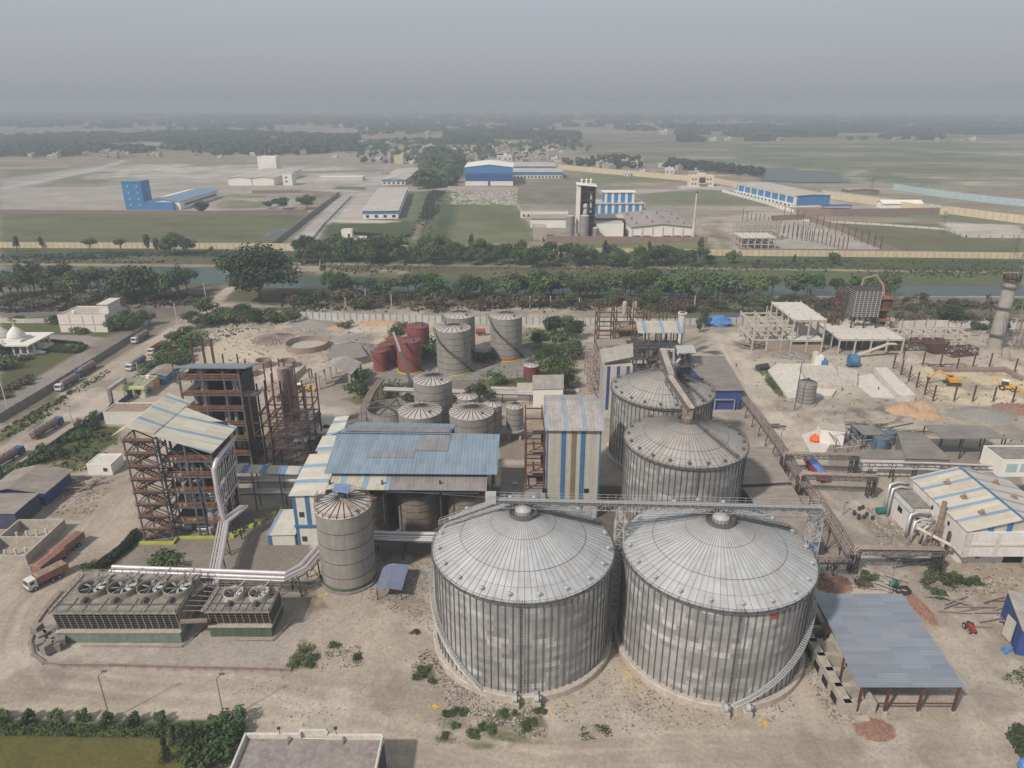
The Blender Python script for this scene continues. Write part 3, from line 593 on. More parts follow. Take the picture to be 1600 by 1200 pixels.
        for i in range(61):
            a = a0+(a1-a0)*i/60; z = 1.4+(h-1.6)*i/60; rl.bar((q*math.cos(a), q*math.sin(a), z), (q*math.cos(a), q*math.sin(a), z+1), .05)
        obj('stair_railing', rl, m_galv_lt, st)
    # vertical caged ladder on the front
    a = R(-92); s = MB(); c, q = math.cos(a), math.sin(a)
    for d in (-.3,.3): s.bar((c*(r+.5)+d, q*(r+.5), 1.3), (c*(r+.5)+d, q*(r+.5), h+1.2), .08)
    for i in range(int(h*1.4)): s.bar((c*(r+.5)-.3, q*(r+.5), 1.5+i*.7), (c*(r+.5)+.3, q*(r+.5), 1.5+i*.7), .05)
    obj('wall_ladder', s, m_galv_dk, t)
    for a in (-95, -83) if not old else ():
        a = R(a); bx, by = math.cos(a)*(r+1.4), math.sin(a)*(r+1.4)
        s = MB().cb(bx, by-.1, 0, 1.5, 2.2, 1.3); fn = obj('fan_plinth', s, m_conc, t)
        s = MB(); s.tube([(bx-.35, by-.4, 2.0), (bx+.35, by-.4, 2.0)], .75, 14); s.box(bx-.3, by-.3, 1.3, bx+.3, by+1.2, 2.1); s.tube([(bx+.35,by-.4,2.0),(bx+.8,by-.4,2.0)], .3, 10)
        obj('aeration_fan', s, m_galv_lt, fn)
    return t
m_galvroof_dk = mat('galvanised_seam', (0.27,0.27,0.27), 0.5, 0.3, 0.1, 1.0)
sL = silo('grain_silo', 'bright galvanised silo in the front row, left of the pair joined by the catwalk', 2.1, 115, 16.9, 21.1, 28.6, stair=(-115,-222))
sR = silo('grain_silo', 'bright galvanised silo in the front row with a red plate below its eave', 38.8, 113.4, 17.4, 21.0, 28.0, stair=(-89,25))
s = MB(); a = R(-73)
for i in range(6):
    p = a-.035+.014*i; q = 17.62; s.bar((q*math.cos(p), q*math.sin(p), 19.6), (q*math.cos(p+.014), q*math.sin(p+.014), 19.6), .06, .55)
obj('plate', s, mat('plate_red', (0.45,0.06,0.04), .7), sR)
sM = silo('grain_silo', 'weathered silo just behind the catwalk with a ladder down its conical roof', 43.2, 159.6, 14.7, 21.5, 27.4, old=True, nrib=70)
sB = silo('grain_silo', 'farthest silo with rust streaks on its roof under the inclined conveyor', 44.3, 193.6, 14.6, 21.5, 28.3, old=True, nrib=70)
# ---------------------------------------------------------------- catwalk and conveyors over the silos
def part(name, mb, m, par, **k): return obj(name, mb, m, par, local=False, **k)
t = thing('conveyor_bridge', 'long galvanised catwalk with truss and railings crossing above the two front silos', 'catwalk', (20.5,115.5,0))
z0 = 30.2; A = Vector((-3,116.4,z0)); B = Vector((57,113.6,z0)); d = (B-A).normalized(); n = Vector((-d.y,d.x,0))
s = MB().truss(A, B, 1.6, -1.1, .09, 1.6); part('truss', s, m_galv_lt, t)
s = MB(); s.quad(A-n*.9+Vector((0,0,.12)), B-n*.9+Vector((0,0,.12)), B+n*.9+Vector((0,0,.12)), A+n*.9+Vector((0,0,.12)), .08); dk = part('deck', s, m_steel_gr, t)
s = MB(); s.box(-3, -.4, 0, 57.2, 0, .35); s.v = [tuple(A+d*(x+3)*1.0+n*y+Vector((0,0,z+.2))) for x,y,z in s.v]; part('conveyor_trough', s, m_galv_lt, t)
for sg in (-1,1):
    s = MB().rail([A+n*sg*.95+Vector((0,0,.1)), B+n*sg*.95+Vector((0,0,.1))], 1.2, .05, 1.5, 2); part('railing', s, m_galv_lt, t)
for x0 in (1.5, 39.0):
    s = MB(); p = A+d*(x0+3)
    for a in (-.5,.5): s.bar(p+d*a+Vector((0,0,-3.4)), p+d*a, .12)
    for k in range(7): s.bar(p+d*-.5+Vector((0,0,-3.2+k*.5)), p+d*.5+Vector((0,0,-3.2+k*.5)), .08)
    s.tube([p+Vector((-.9,-.2,-2.6)), p+Vector((-.9,-.2,0))], .3, 8); part('discharge_spout', s, m_galv_dk, t)
s = MB(); p = A+Vector((-1.0,0,-.3)); s.cb(p.x,p.y,p.z,2.0,1.6,1.9); part('drive_housing', s, m_galv_lt, t)
def lattice_tower(label, x, y, h, w=1.6, m=None):
    t = thing('lattice_tower', label, 'tower', (x,y,0), 0, 'galvanised lattice supports of the catwalk')
    part('mast', MB().truss((x,y,0),(x,y,h), w, w, .16, 1.7), m or m_galv_lt, t); part('footing', MB().cb(x,y,0,w+1,w+1,.4), m_conc, t); return t
lattice_tower('lattice support tower standing in the gap between the two front silos', 20.6, 116, 29.2)
lattice_tower('lattice support tower at the right end of the catwalk beside the right silo', 57.5, 114.6, 29.2, 2.0)
# sloping walkway on left silo towards its cap
t = thing('roof_walkway', 'sloping railed walkway on the roof of the front left silo', 'walkway', (-7,116,0))
a, b = Vector((-14.3,119.5,23.0)), Vector((-1.2,117.4,29.6))
s = MB(); dd = (b-a).normalized(); nn = Vector((-dd.y,dd.x,0)).normalized()
s.quad(a-nn*.4, b-nn*.4, b+nn*.4, a+nn*.4, .12); part('deck', s, m_galv_dk, t)
for sg in (-1,1): part('railing', MB().rail([a+nn*.42*sg, b+nn*.42*sg], 1.1, .06, 1.3, 2), m_galv_lt, t)
# inclined rusty conveyor from elevator tower to the middle silo, and its upper run
t = thing('inclined_conveyor', 'rust stained covered conveyor sloping down onto the cap of the middle silo', 'conveyor', (44,178,0))
a, b = G(1046,590,33.6), G(1081,642,29.9)
s = MB(); dd = (b-a).normalized(); u = Vector((-dd.y,dd.x,0)).normalized(); w = u.cross(dd)
if w.z < 0: w = -w
def slab(a, b, u, w, hw, h, th):
    return MB().add([a-u*hw, a+u*hw, a+u*hw+w*th, a-u*hw+w*th, b-u*hw, b+u*hw, b+u*hw+w*th, b-u*hw+w*th], [(0,1,2,3),(7,6,5,4),(0,4,5,1),(1,5,6,2),(2,6,7,3),(3,7,4,0)])
m_ct = mat('conveyor_cover', (.42,.37,.32), .7, .1, .15, .5, dirt=(.27,.13,.06), dirt_amt=.8)
part('trough', slab(a, b, u, w, .62, 0, .6), m_galv_dk, t); part('cover', slab(a+w*.6, b+w*.6, u, w, .7, 0, .18), m_ct, t); part('side_walk', slab(a-u*1.0, b-u*1.0, u, w, .35, 0, .1), m_steel_gr, t)
part('truss', MB().truss(a-w*1.4, b-w*1.4, 2.2, 1.4, .14, 1.8), m_galv_dk, t); part('railing', MB().rail([a+u*1.15, b+u*1.15], 1.1, .07, 1.6), m_galv_dk, t)
s = MB().cb(43.2,160,28.4,2.2,2.2,1.6); part('discharge_box', s, m_rustlt, t)
t = thing('inclined_conveyor', 'upper pale conveyor gallery rising behind the farthest silo to the striped roof', 'conveyor', (35,198,0))
a, b = G(1036,551,35.5), G(1049,590,33.2); dd = (b-a).normalized(); u = Vector((-dd.y,dd.x,0)).normalized(); w = Vector((0,0,1))
part('trough', slab(a, b, u, w, .8, 0, .9), m_roofmid, t); part('truss', MB().truss(a-w*1.5, b-w*1.5, 2.0, 1.4, .14, 1.8), m_galv_dk, t)
for sg in (-1,1): part('railing', MB().rail([a+u*1.1*sg, b+u*1.1*sg], 1.1, .08, 1.6), m_galv_dk, t)
t = thing('elevator_tower', 'dark bucket elevator tower with a small pale canopy beside the farthest silo', 'tower', (50,190,0))
x, y, h = 49.3, 191.0, 33.4
part('mast', MB().truss((x,y-1.3,0),(x,y-1.3,h), 2.8, 2.6, .2, 2.6), m_steel_dk, t)
s = MB(); s.tube([(x-.7,y,0),(x-.7,y,h)], .35, 8); s.tube([(x+.7,y,0),(x+.7,y,h)], .35, 8); part('elevator_legs', s, m_galv_dk, t)
for z in (26.5, 30.2): part('platform', MB().cb(x,y,z,4.4,4.2,.15).rail([(x-2.2,y-2.1,z+.1),(x+2.2,y-2.1,z+.1),(x+2.2,y+2.1,z+.1),(x-2.2,y+2.1,z+.1)],1.1,.08,1.4,2,True), m_steel_gr, t)
part('canopy', MB().quad((x-2.6,y-2.2,h+1.2),(x+2.6,y-2.2,h+1.2),(x+2.6,y+2,h+2),(x-2.6,y+2,h+2),.15), m_galv_lt, t)
s = MB(); s.tube([(x-1.5,y-1,32.5),(45.6,190,29.6)], .4, 8); s.bar((x-2,y-2,31),(42,187.5,30.5),.2); part('chute', s, m_galv_lt, t)
# ---------------------------------------------------------------- plain tanks
def tank(label, cx, cy, r, h, rise=1.3, m=m_tank, mr=m_tank_rf, ribs=16, bands=None, base=None, rail=None, stairs=False, z0=0.0, legs=0, name='storage_tank', cat='tank', group=None, n=40, mrib=None, skirt=None):
    t = thing(name, label, cat, (cx,cy,0), 0, group); mrib = mrib or m_steel_dk
    if base: obj('base_ring', MB().lathe(0,0,[(r+.5,0),(r+.5,.5),(r,.5)],n), base, t)
    obj('shell', MB().lathe(0,0,[(r,z0),(r,h)],n), m, t, smooth=True)
    bands = bands if bands is not None else int((h-z0)/2.4); s = MB()
    for i in range(1, bands+1):
        z = z0+(h-z0)*i/(bands); s.lathe(0,0,[(r+.003,z-.10),(r+.06,z-.10),(r+.06,z+.0),(r+.003,z+.0)],n)
    if bands: obj('hoops', s, mrib if m is not m_redtank else m_redroof, t)
    if skirt: obj('skirt', MB().lathe(0,0,[(r+.03,z0+.2),(r+.03,z0+1.3)],n), skirt, t)
    if rise is not None:
        rf = obj('roof', MB().lathe(0,0,[(r+.12,h-.05),(r+.12,h+.06),(.5,h+rise),(.02,h+rise+.12)],n), mr, t, smooth=False)
        s = MB()
        for i in range(ribs):
            a = 2*math.pi*(i+.5)/ribs; s.bar((r*math.cos(a),r*math.sin(a),h+.12),(.4*math.cos(a),.4*math.sin(a),h+rise+.12),.16,.16)
        obj('roof_ribs', s, mrib, rf); obj('roof_nozzle', MB().lathe(0,0,[(.45,h+rise),(.45,h+rise+.5),(.02,h+rise+.55)],12), mrib, rf)
        if r > 4: obj('manhole', MB().lathe(r*.5,-r*.45,[(.35,h+rise*.3),(.35,h+rise*.3+.55),(.02,h+rise*.3+.6)],10), m_dark, rf)
    else:
        obj('inner_shell', MB().lathe(0,0,[(r,h),(r-.25,h),(r-.25,h-3),(.01,h-3.2)],n), m_conc_dk, t)
    if rail: obj('roof_railing', MB().rail([((r)*math.cos(2*math.pi*i/24),(r)*math.sin(2*math.pi*i/24),h+.05) for i in range(24)],1.1,.07,2,2,True), rail, t)
    if legs:
        for i in range(legs):
            a = 2*math.pi*(i+.5)/legs; obj('leg', MB().cb(r*.88*math.cos(a), r*.88*math.sin(a), 0, .6,.6,z0), m_conc, t)
        obj('base_slab', MB().lathe(0,0,[(r+.5,z0-.4),(r+.5,z0),(.01,z0)],n), m_conc, t)
    if stairs:
        s = MB(); a0, a1 = R(-170), R(-10)
        for q in (r+.1, r+.9): s.tube([(q*math.cos(a0+(a1-a0)*i/24), q*math.sin(a0+(a1-a0)*i/24), .2+(h-.2)*(1-i/24)) for i in range(25)], .13, 4, False)
        for i in range(60):
            a = a0+(a1-a0)*i/60; z = .2+(h-.2)*(1-i/60); s.bar((r*math.cos(a),r*math.sin(a),z),((r+.9)*math.cos(a),(r+.9)*math.sin(a),z),.25,.05)
        q = r+.9; s.tube([(q*math.cos(a0+(a1-a0)*i/24), q*math.sin(a0+(a1-a0)*i/24), 1.2+(h-.2)*(1-i/24)) for i in range(25)], .06, 4, False)
        obj('stairway', s, mrib, t)
    return t
tf = tank('tall grey steel tank with rusty roof railing and small blue canopy on top', -36.7,133.6,6.0,18.9,1.9, bands=5, ribs=22, rail=m_orange, base=m_conc_dk, skirt=m_green, n=56)
s = MB(); s.cb(0,0,20.6,1.4,1.4,1.6); obj('agitator_drive', s, m_steel_dk, tf)
obj('canopy', MB().quad((-1.6,-1.3,23),(1.8,-1.5,22.6),(2.0,1.2,23.2),(-1.6,1.3,23.4),.1).bar((-1.3,-1,20.8),(-1.3,-1,23),.12).bar((1.5,-1,20.8),(1.5,-1,22.7),.12).bar((1.5,1,20.8),(1.5,1,23),.12), mat('canopy_blue',(0.16,0.22,0.36),.6), tf)
obj('platform', MB().cb(-4.2,2.5,18.95,4.6,3.2,.12).rail([(-6.4,4.0,19),(-6.4,1,19),(-3,-2,19)],1.1,.07,1.2), m_steel_gr, tf)
obj('roof_platform', MB().quad((-.5,-1,20.95),(3.4,-4.2,19.9),(4.1,-3.5,19.9),(.3,-.2,20.95),.1), m_rustlt, tf)
FG = 'brown fermenter tanks under the blue roofed shed'
tank('brown fermenter partly hidden behind the tall grey tank', -37.2,153.5,6.3,11.2,1.8, m_tank_dk, m_tank_dk, 14, 5, rail=m_orange, group=FG)
tank('brown fermenter in the middle below the front edge of the blue shed roof', -23.9,156.2,5.3,10.2,1.6, m_tank_dk, m_tank_dk, 14, 5, rail=m_orange, group=FG)
tank('brown fermenter nearest the front left silo under the shed roof', -11.0,155.8,5.1,10.2,1.6, m_tank_dk, m_tank_dk, 14, 5, rail=m_orange, group=FG)
TG = 'grey tanks behind the blue roofed shed'
tank('tallest grey tank behind the blue shed with a pale ribbed roof', -26.0,216.6,6.3,16,1.5, bands=6, ribs=22, group=TG)
tank('low grey tank with ribbed pale roof just behind the blue shed, left one', -28.6,202.4,6.7,11,1.7, bands=4, ribs=20, group=TG)
tank('grey tank with ribbed pale roof behind the right part of the blue shed', -12.4,199.3,6.8,12,1.7, bands=5, ribs=24, group=TG)
tank('open topped grey tank with beams across it, leftmost behind the blue shed', -40.2,211.6,6.9,8,None, bands=3, group=TG)
tank('slim grey tank tucked behind the ribbed tank next to the blue shed', -6.1,205,2.9,12,1.0, bands=4, ribs=10, z0=3, legs=4, group=TG)
tank('slim grey tank on concrete legs standing alone right of the others', 0.9,205.4,2.7,11.1,.9, bands=4, ribs=10, z0=3.5, legs=4, group=TG)
tank('small grey roofed tank half hidden behind the ribbed tanks', -14.5,212.5,3.3,11.5,1.2, bands=4, ribs=10, group=TG)
s = MB(); 
for a in (0.2,1.3,2.3): s.bar((-40.2+7*math.cos(a),211.6+7*math.sin(a),8.2),(-40.2-7*math.cos(a),211.6-7*math.sin(a),8.2),.35,.4)
solo('roof_beams', s, m_steel_gr, 'steel beams lying across the mouth of the open grey tank', 'beam')
HG_ = 'large grey tanks by the far wall'
tank('largest grey tank in front of the red ones with a lime green base', -23.1,267.2,6.8,17.9,1.4, bands=7, ribs=18, base=m_lime, stairs=True, group=HG_)
tank('grey tank directly behind the largest grey one', -21.8,285,6.3,18,1.6, bands=7, ribs=18, base=m_lime, stairs=True, group=HG_)
tank('grey tank with a red band around its foot, rightmost of the far tanks', -2.4,283.3,6.6,18.2,1.4, bands=7, ribs=18, base=m_lime, stairs=True, skirt=mat('paint_band_red',(.45,.07,.04),.7), group=HG_)
RG = 'red painted tanks'
tank('big red tank in front with diagonal stair and lime base', -40.9,267.3,4.8,12.8,1.0, m_redtank, m_redroof, 14, 4, base=m_lime, stairs=True, mrib=m_redroof, group=RG)
tank('red tank behind, tallest and farthest of the red ones', -39.8,288,4.7,12.4,1.1, m_redtank, m_redroof, 14, 4, base=m_lime, stairs=True, mrib=m_redroof, group=RG)
tank('small red tank at the left front corner of the red group', -52.6,267.6,2.9,8.3,.8, m_redtank, m_redroof, 10, 3, stairs=True, mrib=m_redroof, group=RG)
tank('small red tank just behind the left front one', -50.6,273.5,3.0,9.2,.8, m_redtank, m_redroof, 10, 3, stairs=True, mrib=m_redroof, group=RG)
tank('small red tank at the back left of the red group', -48.9,281.5,2.9,9.4,.8, m_redtank, m_redroof, 10, 3, stairs=True, mrib=m_redroof, group=RG)
tank('short maroon tank with grey conical roof among the shrubs', 7.5,259.3,3.0,5.2,1.2, mat('tank_maroon',(.17,.05,.05),.7), m_tank_rf, 10, 1)
tank('corrugated grey bin beside the lamp mast on the construction yard', 104.5,233.4,3.2,8.0,1.2, m_tank, m_tank, 16, 6, base=m_conc)
t = thing('horizontal_tank', 'small red horizontal tank on saddles near the far wall', 'tank', tuple(G(751,524)))
p = G(751,524); part('shell', MB().tube([(p.x-2.2,p.y,2.0),(p.x+2.2,p.y,2.0)], 1.3, 14), m_redtank, t, smooth=False)
for dx in (-1.3,1.3): part('saddle', MB().cb(p.x+dx,p.y,0,.4,2,1.0), m_conc, t)
t = thing('round_tank', 'round pale concrete tank on squat legs with a funnel on its lid', 'tank', (-59.8,206,0))
obj('lid', MB().lathe(0,0,[(6.5,3.3),(6.5,4.5),(.01,4.8)],40), mat('lid_concrete',(.50,.48,.45),.9,0,.15,.5,dirt=(.25,.22,.2),dirt_amt=.5), t)
obj('funnel', MB().lathe(-2.6,1.6,[(.9,4.6),(.9,6.2),(1.5,7.4),(1.35,7.4),(.7,6.0),(.01,5.8)],20), m_conc_dk, t); obj('lid_opening', MB().lathe(1.0,-2.2,[(1.1,4.6),(1.1,4.95),(.01,4.96)],20), m_dark, t)
for i in range(10): a = 2*math.pi*i/10; obj('leg', MB().cb(5.7*math.cos(a),5.7*math.sin(a),0,.7,.7,3.3), m_conc_dk, t)
def ring(label, x, y, r, h, m): 
    t = thing('tank_shell', label, 'tank', (x,y,0)); obj('shell', MB().lathe(0,0,[(r,0),(r,h),(r-.25,h),(r-.25,.35)],40), m, t); obj('floor_plate', MB().lathe(0,0,[(r-.26,.3),(.01,.34)],40), m_conc, t); return t
ring('wide shallow rusty tank ring on the sand yard', -89.8,296,9.2,2.6, m_pipe_br)
ring('small rusty ring left of the pair behind the steel posts', -101.1,272,3.2,2.8, m_pipe_br)
ring('small rusty ring right of the pair behind the steel posts', -91.4,271.5,3.4,2.8, m_pipe_br)
ring('small dark ring in front of the rusty pair', -103.5,262,3.4,2.4, m_pipe_br)
p = G(428,530); s = MB()
for i in range(26): a = 2*math.pi*i/26; s.bar((p.x+1.2*math.cos(a),p.y+1.2*math.sin(a),1.7),(p.x+9.5*math.cos(a),p.y+9.5*math.sin(a),.25),.25)
s.lathe(p.x,p.y,[(1.3,1.5),(1.3,1.8)],16); solo('roof_frame', s, m_pipe_br, 'rusty radial roof frame lying on the sand behind the shallow ring', 'roof frame')
# ---------------------------------------------------------------- blue roofed process shed
t = thing('process_shed', 'large shed with patched blue sheet roofs over brown tanks', 'shed', (-24,160,0))
m_patch = mat('roof_sheet_faded', (0.235,0.235,0.25), .6, .05, .12, .2, dirt=(.2,.18,.17), dirt_amt=.5, corr=0, pitch=.9, bump=.35)
part('main_roof', MB().quad((-45.2,151.2,17.0),(-3.6,150.6,17.0),(-3.2,168,19.3),(-46,170,19.3),.15), m_roofblue, t)
part('main_roof', MB().quad((-46.1,168.5,19.6),(-16.2,167.6,19.6),(-15.5,178,17.6),(-43,179.5,17.6),.15), m_roofblue, t)
part('roof_patch', MB().quad((-44,169.2,19.66),(-16.5,168.3,19.66),(-16.2,173.2,18.8),(-43.5,174.2,18.8),.02), m_patch, t)
part('roof_patch', MB().quad((-24.4,160.3,18.42),(-16.2,160.2,18.42),(-15.9,167.5,19.35),(-23.8,167.5,19.35),.02), m_patch, t)
part('roof_patch', MB().quad((-36,157.6,17.98),(-24.6,157.5,17.98),(-24.5,160.4,18.36),(-35,160.5,18.36),.02), m_patch, t)
part('front_roof', MB().quad((-44,147.3,14.8),(-29.2,147.0,14.8),(-29,153.4,16.0),(-43.5,153.6,16.0),.12), mat('roof_cream_striped',(0.47,0.44,0.37),.7,0,.08,.3,dirt=(.33,.28,.22),dirt_amt=.4,corr=0,pitch=.8,stripes=(0,5.4,.26,1.0,(.22,.33,.42))), t)
part('front_roof', MB().quad((-29.2,147.0,14.85),(-6,146.5,14.85),(-6,153.2,16.05),(-29,153.4,16.05),.12), m_roofgrey, t)
s = MB()
for x in (-43.5,-31,-17.2,-5):
    for y in (149,160,176): s.bar((x,y,0),(x,y,16.2),.4)
for y in (149,160,176): s.bar((-43.5,y,14.2),(-5,y,14.2),.35,.5)
part('steel_frame', s, m_steel_dk, t)
part('gable_frame', MB().quad((-43.6,180.2,0),(-43.5,150,0),(-43.5,150,14.5),(-43.5,180,17),.0), m_bluegrey_wall, t)
part('rear_wall', MB().box(-43,178.6,0,-16,178.9,16.5), m_tank, t)
part('service_pipes', MB().tube([(-31,149.5,12.7),(-8,149,12.7)],.12,6).tube([(-32,149.5,13.3),(-6,149,11.6)],.1,6), m_pipe, t)
m_crs = mat('sheet_cream_striped', (0.55,0.52,0.45), .7, 0, .06, .3, dirt=(.36,.31,.25), dirt_amt=.3, corr=1, pitch=.7, stripes=(1,6.4,.22,2.4,(.22,.34,.45)))
t = thing('side_building', 'white building with blue trim and stepped roof left of the blue shed', 'building', (-47,146.5,0))
part('roof', MB().quad((-52.6,145.6,14.0),(-44.2,145.6,14.2),(-44.0,163,16.6),(-52.0,163,16.0),.15), m_crs, t)
part('roof', MB().quad((-50.5,163.2,16.9),(-44.6,163.2,17.4),(-44.8,170,18.3),(-50.2,170,17.8),.15), m_crs, t)
part('roof', MB().quad((-49.3,170.3,18.1),(-44.9,170.3,18.6),(-45.2,180,19.2),(-49.0,180,18.9),.15), m_crs, t)
part('upper_wall', MB().box(-50,163.3,14,-44.8,179.6,16.9), m_white, t)
part('wall', MB().box(-52,146.2,0,-44.4,162.8,13.75), m_white, t)
for x in (-51.9,-48.6,-44.95): part('blue_stripe', MB().box(x-.45 if x>-51 else x-.13,146.12,5.8 if x>-51 else 0,x+.6,146.17,13.7), m_blue, t)
part('ledge', MB().box(-52.2,145.9,5.0,-44.2,146.17,5.7), m_blue, t); part('louvre', MB().box(-45.8,145.9,3.2,-44.6,146.18,4.6), m_dark, t)
for z in (1.0,7.8): part('window', MB().box(-50.8,146.13,z,-49.6,146.19,z+1.4), m_glass, t)
t = thing('annex', 'low white annex with pale striped roof beside the pipe rack', 'building', (-56,146,0))
part('wall', MB().box(-59,146,0,-52.6,156.5,2.9), m_white, t); part('blue_stripe', MB().box(-59.03,145.95,0,-58.1,145.99,2.9), m_blue, t)
part('roof', MB().quad((-59.3,145.7,3.0),(-52.2,145.7,3.2),(-52.2,157,3.5),(-59.3,157,3.3),.12), mat('roof_white_striped',(0.52,0.50,0.45),.7,0,.08,.3,stripes=(0,7.2,.14,3.4,(.20,.30,.40)),corr=0,pitch=.8), t)
# covered conveyor going left from the shed
t = thing('pipe_bridge', 'covered pipe bridge with striped roof between the process tower and the blue shed', 'pipe rack', (-60,165,0))
part('roof', MB().quad((-74,162,11.4),(-52,160.5,11.4),(-52,164,11.9),(-74,165.5,11.9),.15), mat('roof_striped_blue',(0.47,0.45,0.39),.7,0,.08,.3,stripes=(0,5.0,.35,0,(.13,.25,.40)),corr=0,pitch=.8), t)
s = MB()
for x in (-73,-67,-60,-53):
    for y in (161.5,164.5): s.bar((x,y,0),(x,y,11.3),.3)
    s.bar((x,161.5,5),(x,164.5,5),.25); s.bar((x,161.5,8.5),(x,164.5,8.5),.25)
for z in (5,8.5):
    for y in (161.5,164.5): s.bar((-73,y,z),(-53,y,z),.3)
part('frame', s, m_steel_gr, t)
for k in range(4):
    for z in (5.3,8.8): part('pipe', MB().tube([(-74,161.9+k*.7,z),(-52,161.9+k*.7,z)], .17, 6), m_pipe, t)
# ---------------------------------------------------------------- tall white and blue building
t = thing('elevator_building', 'tall cream tower building with blue vertical stripes and dusty sheet roof', 'building', (15.3,158,0))
m_cs = mat('sheet_cream', (0.52,0.49,0.42), .7, 0, .07, .3, dirt=(.33,.29,.24), dirt_amt=.35, corr=0, pitch=.6, streak=.25)
part('wall', MB().box(8.6,158,0,22.0,177,25.3), m_cs, t)
for x0, w in ((8.58,.35),(12.2,1.15),(17.0,1.15),(21.7,.35)): part('blue_stripe', MB().box(x0,157.93,0,x0+w,157.97,25.2), m_blue, t)
part('skylight_strip', MB().box(14.7,157.9,4,15.9,157.96,25.2), mat('skylight_brown',(.22,.17,.11),.6), t)
part('side_stripe', MB().box(22.0,158,0,22.05,158.8,25.2), m_blue, t)
for x0 in (7.2,17.8): part('window', MB().box(x0+.5,157.88,7.6,x0+1.7,157.95,8.8), m_dark, t)
rf = part('roof', MB().quad((8.1,157.2,25.5),(22.9,157.0,25.5),(22.9,163,27.2),(8.2,163,27.2),.15).quad((8.2,163,27.15),(22.9,163,27.15),(23.0,171,27.5),(8.4,171,27.5),.15).quad((8.3,171,27.45),(23.0,171,27.45),(22.6,178,26.3),(8.7,178,26.3),.15), mat('roof_dusty_striped',(0.40,0.37,0.35),.65,.05,.12,.3,dirt=(.26,.22,.19),dirt_amt=.6,corr=0,pitch=.9,streak=.2,stripes=(0,4.8,.22,-2.2,(.26,.33,.40))), t)
s = MB()
for x in (3.6,8.0):
    for y in (159,166,174): s.bar((x,y,0),(x,y,25),.3)
for z in range(3,26,3):
    for y in (159,166,174): s.bar((3.6,y,z),(8,y,z),.25)
    for x in (3.6,8): s.bar((x,159,z),(x,174,z),.25)
t2 = thing('stair_frame', 'rust red open steel frame attached to the left of the striped tower building', 'frame', (5.8,166,0))
part('frame', s, m_rust, t2)
for z in range(3,26,3): part('landing', MB().box(3.7,160+(z%2)*4,z+.15,7.9,166+(z%2)*4,z+.3), m_rustlt, t2)
# low dusty roof between the shed and the tower building
t = thing('lean_to', 'dusty flat roofed lean-to between the blue shed and the striped tower building', 'building', (2,150,0))
part('wall', MB().box(-2.5,150,0,8.2,168,6.9), m_tank, t); part('roof', MB().quad((-3,149,7.0),(8.4,149,7.0),(8.4,158,7.6),(-3,158,7.6),.15), mat('roof_dust_striped',(.30,.27,.25),.7,0,.1,.3,stripes=(0,4.0,.3,0,(.16,.22,.30)),corr=0,pitch=.8), t)
part('rear_roof', MB().quad((-3,158,7.7),(8.4,158,7.7),(8.4,170,8.4),(-3,170,8.4),.15), m_roofdust, t); part('roof_fan', MB().tube([(0,161,8.6),(1.5,161,8.6)],.35,8), m_galv_lt, t)
t = thing('green_shed', 'dark shed with greenish roof in the shade behind the front left silo', 'shed', (8,136,0))
part('wall', MB().box(6,138.5,0,19,147,5), m_steel_gr, t); part('roof', MB().quad((5.5,138,5.2),(19.5,138,5.2),(19.5,147.5,6.4),(5.5,147.5,6.4),.12), m_tank_dk, t)
# blue-grey canopy by tank
t = thing('canopy', 'small slate blue gabled canopy beside the tall grey tank', 'canopy', (-26,128,0))
cpm = mat('roof_slate_small',(0.20,0.23,0.32),.5,.1,.08,.3,corr=0,pitch=.5)
for a, b in ((-29.3,-27.0),(-27.0,-23.6)):
    za, zb = (3.0,3.4) if a < -28 else (3.4,3.0)
    part('roof', MB().quad((a,125.3,za),(b,125,zb),(b+.4,134,zb),(a+.4,134,za),.08), cpm, t)
for x in (-29,-23.9):
    for y in (125.6,133.5): part('post', MB().bar((x,y,0),(x,y,3.1),.18), m_rust, t)
# ---------------------------------------------------------------- distillery tower at left
t = thing('distillation_tower', 'open steel process tower with cream and blue striped roofs, orange railings and a zigzag stair', 'process tower', (-80,152,0))
m_cb = mat('roof_cream_blue', (0.54,0.51,0.42), .6, 0, .05, .3, dirt=(.42,.38,.30), dirt_amt=.25, corr=1, pitch=.6, stripes=(1,6.6,.17,-1.6,(.22,.32,.40)))
part('stair_roof', MB().quad((-89.2,148.6,30.4),(-83.6,149.6,28.2),(-82.9,168.5,28.2),(-88.4,169.5,30.4),.15), m_cb, t)
part('stair_roof', MB().quad((-93.6,150.0,27.6),(-89.2,148.6,30.4),(-88.4,169.5,30.4),(-92.4,171,27.6),.15), m_cb, t)
part('main_roof', MB().quad((-83.7,149.3,28.0),(-69.6,147.2,24.4),(-68.9,161.6,24.4),(-82.9,165.6,28.0),.15), m_cb, t)
s = MB()
for x in (-83,-77,-71):
    for y in (149.6,155,161): s.bar((x,y,0),(x,y,27.6-(x+83)*.28),.42)
for z in (4.2,8.4,12.6,16.8,21.0):
    for x in (-83,-77,-71): s.bar((x,149.6,z),(x,161,z),.35,.45)
    for y in (149.6,155,161): s.bar((-83,y,z),(-71,y,z),.35,.45)
s.bar((-83,149.6,21),(-77,149.6,16.8),.2); s.bar((-77,149.6,25.5),(-71,149.6,21),.2); s.bar((-83,149.6,26.5),(-77,149.6,21),.2)
part('steel_frame', s, m_steel_gr, t)
for i, z in enumerate((4.2,8.4,12.6,16.8,21.0)):
    fl = part('floor', MB().box(-82.9,151.2,z+.25,-71.1,161,z+.35), m_steel_dk, t)
    part('railing', MB().rail([(-83,149.5,z+.3),(-71,149.5,z+.3)],1.2,.11,1.5,3), m_orange, fl)
    part('railing', MB().rail([(-70.9,149.5,z+.3),(-70.9,161,z+.3)],1.2,.10,1.5,2), m_orange, fl)
rn = random.Random(3)
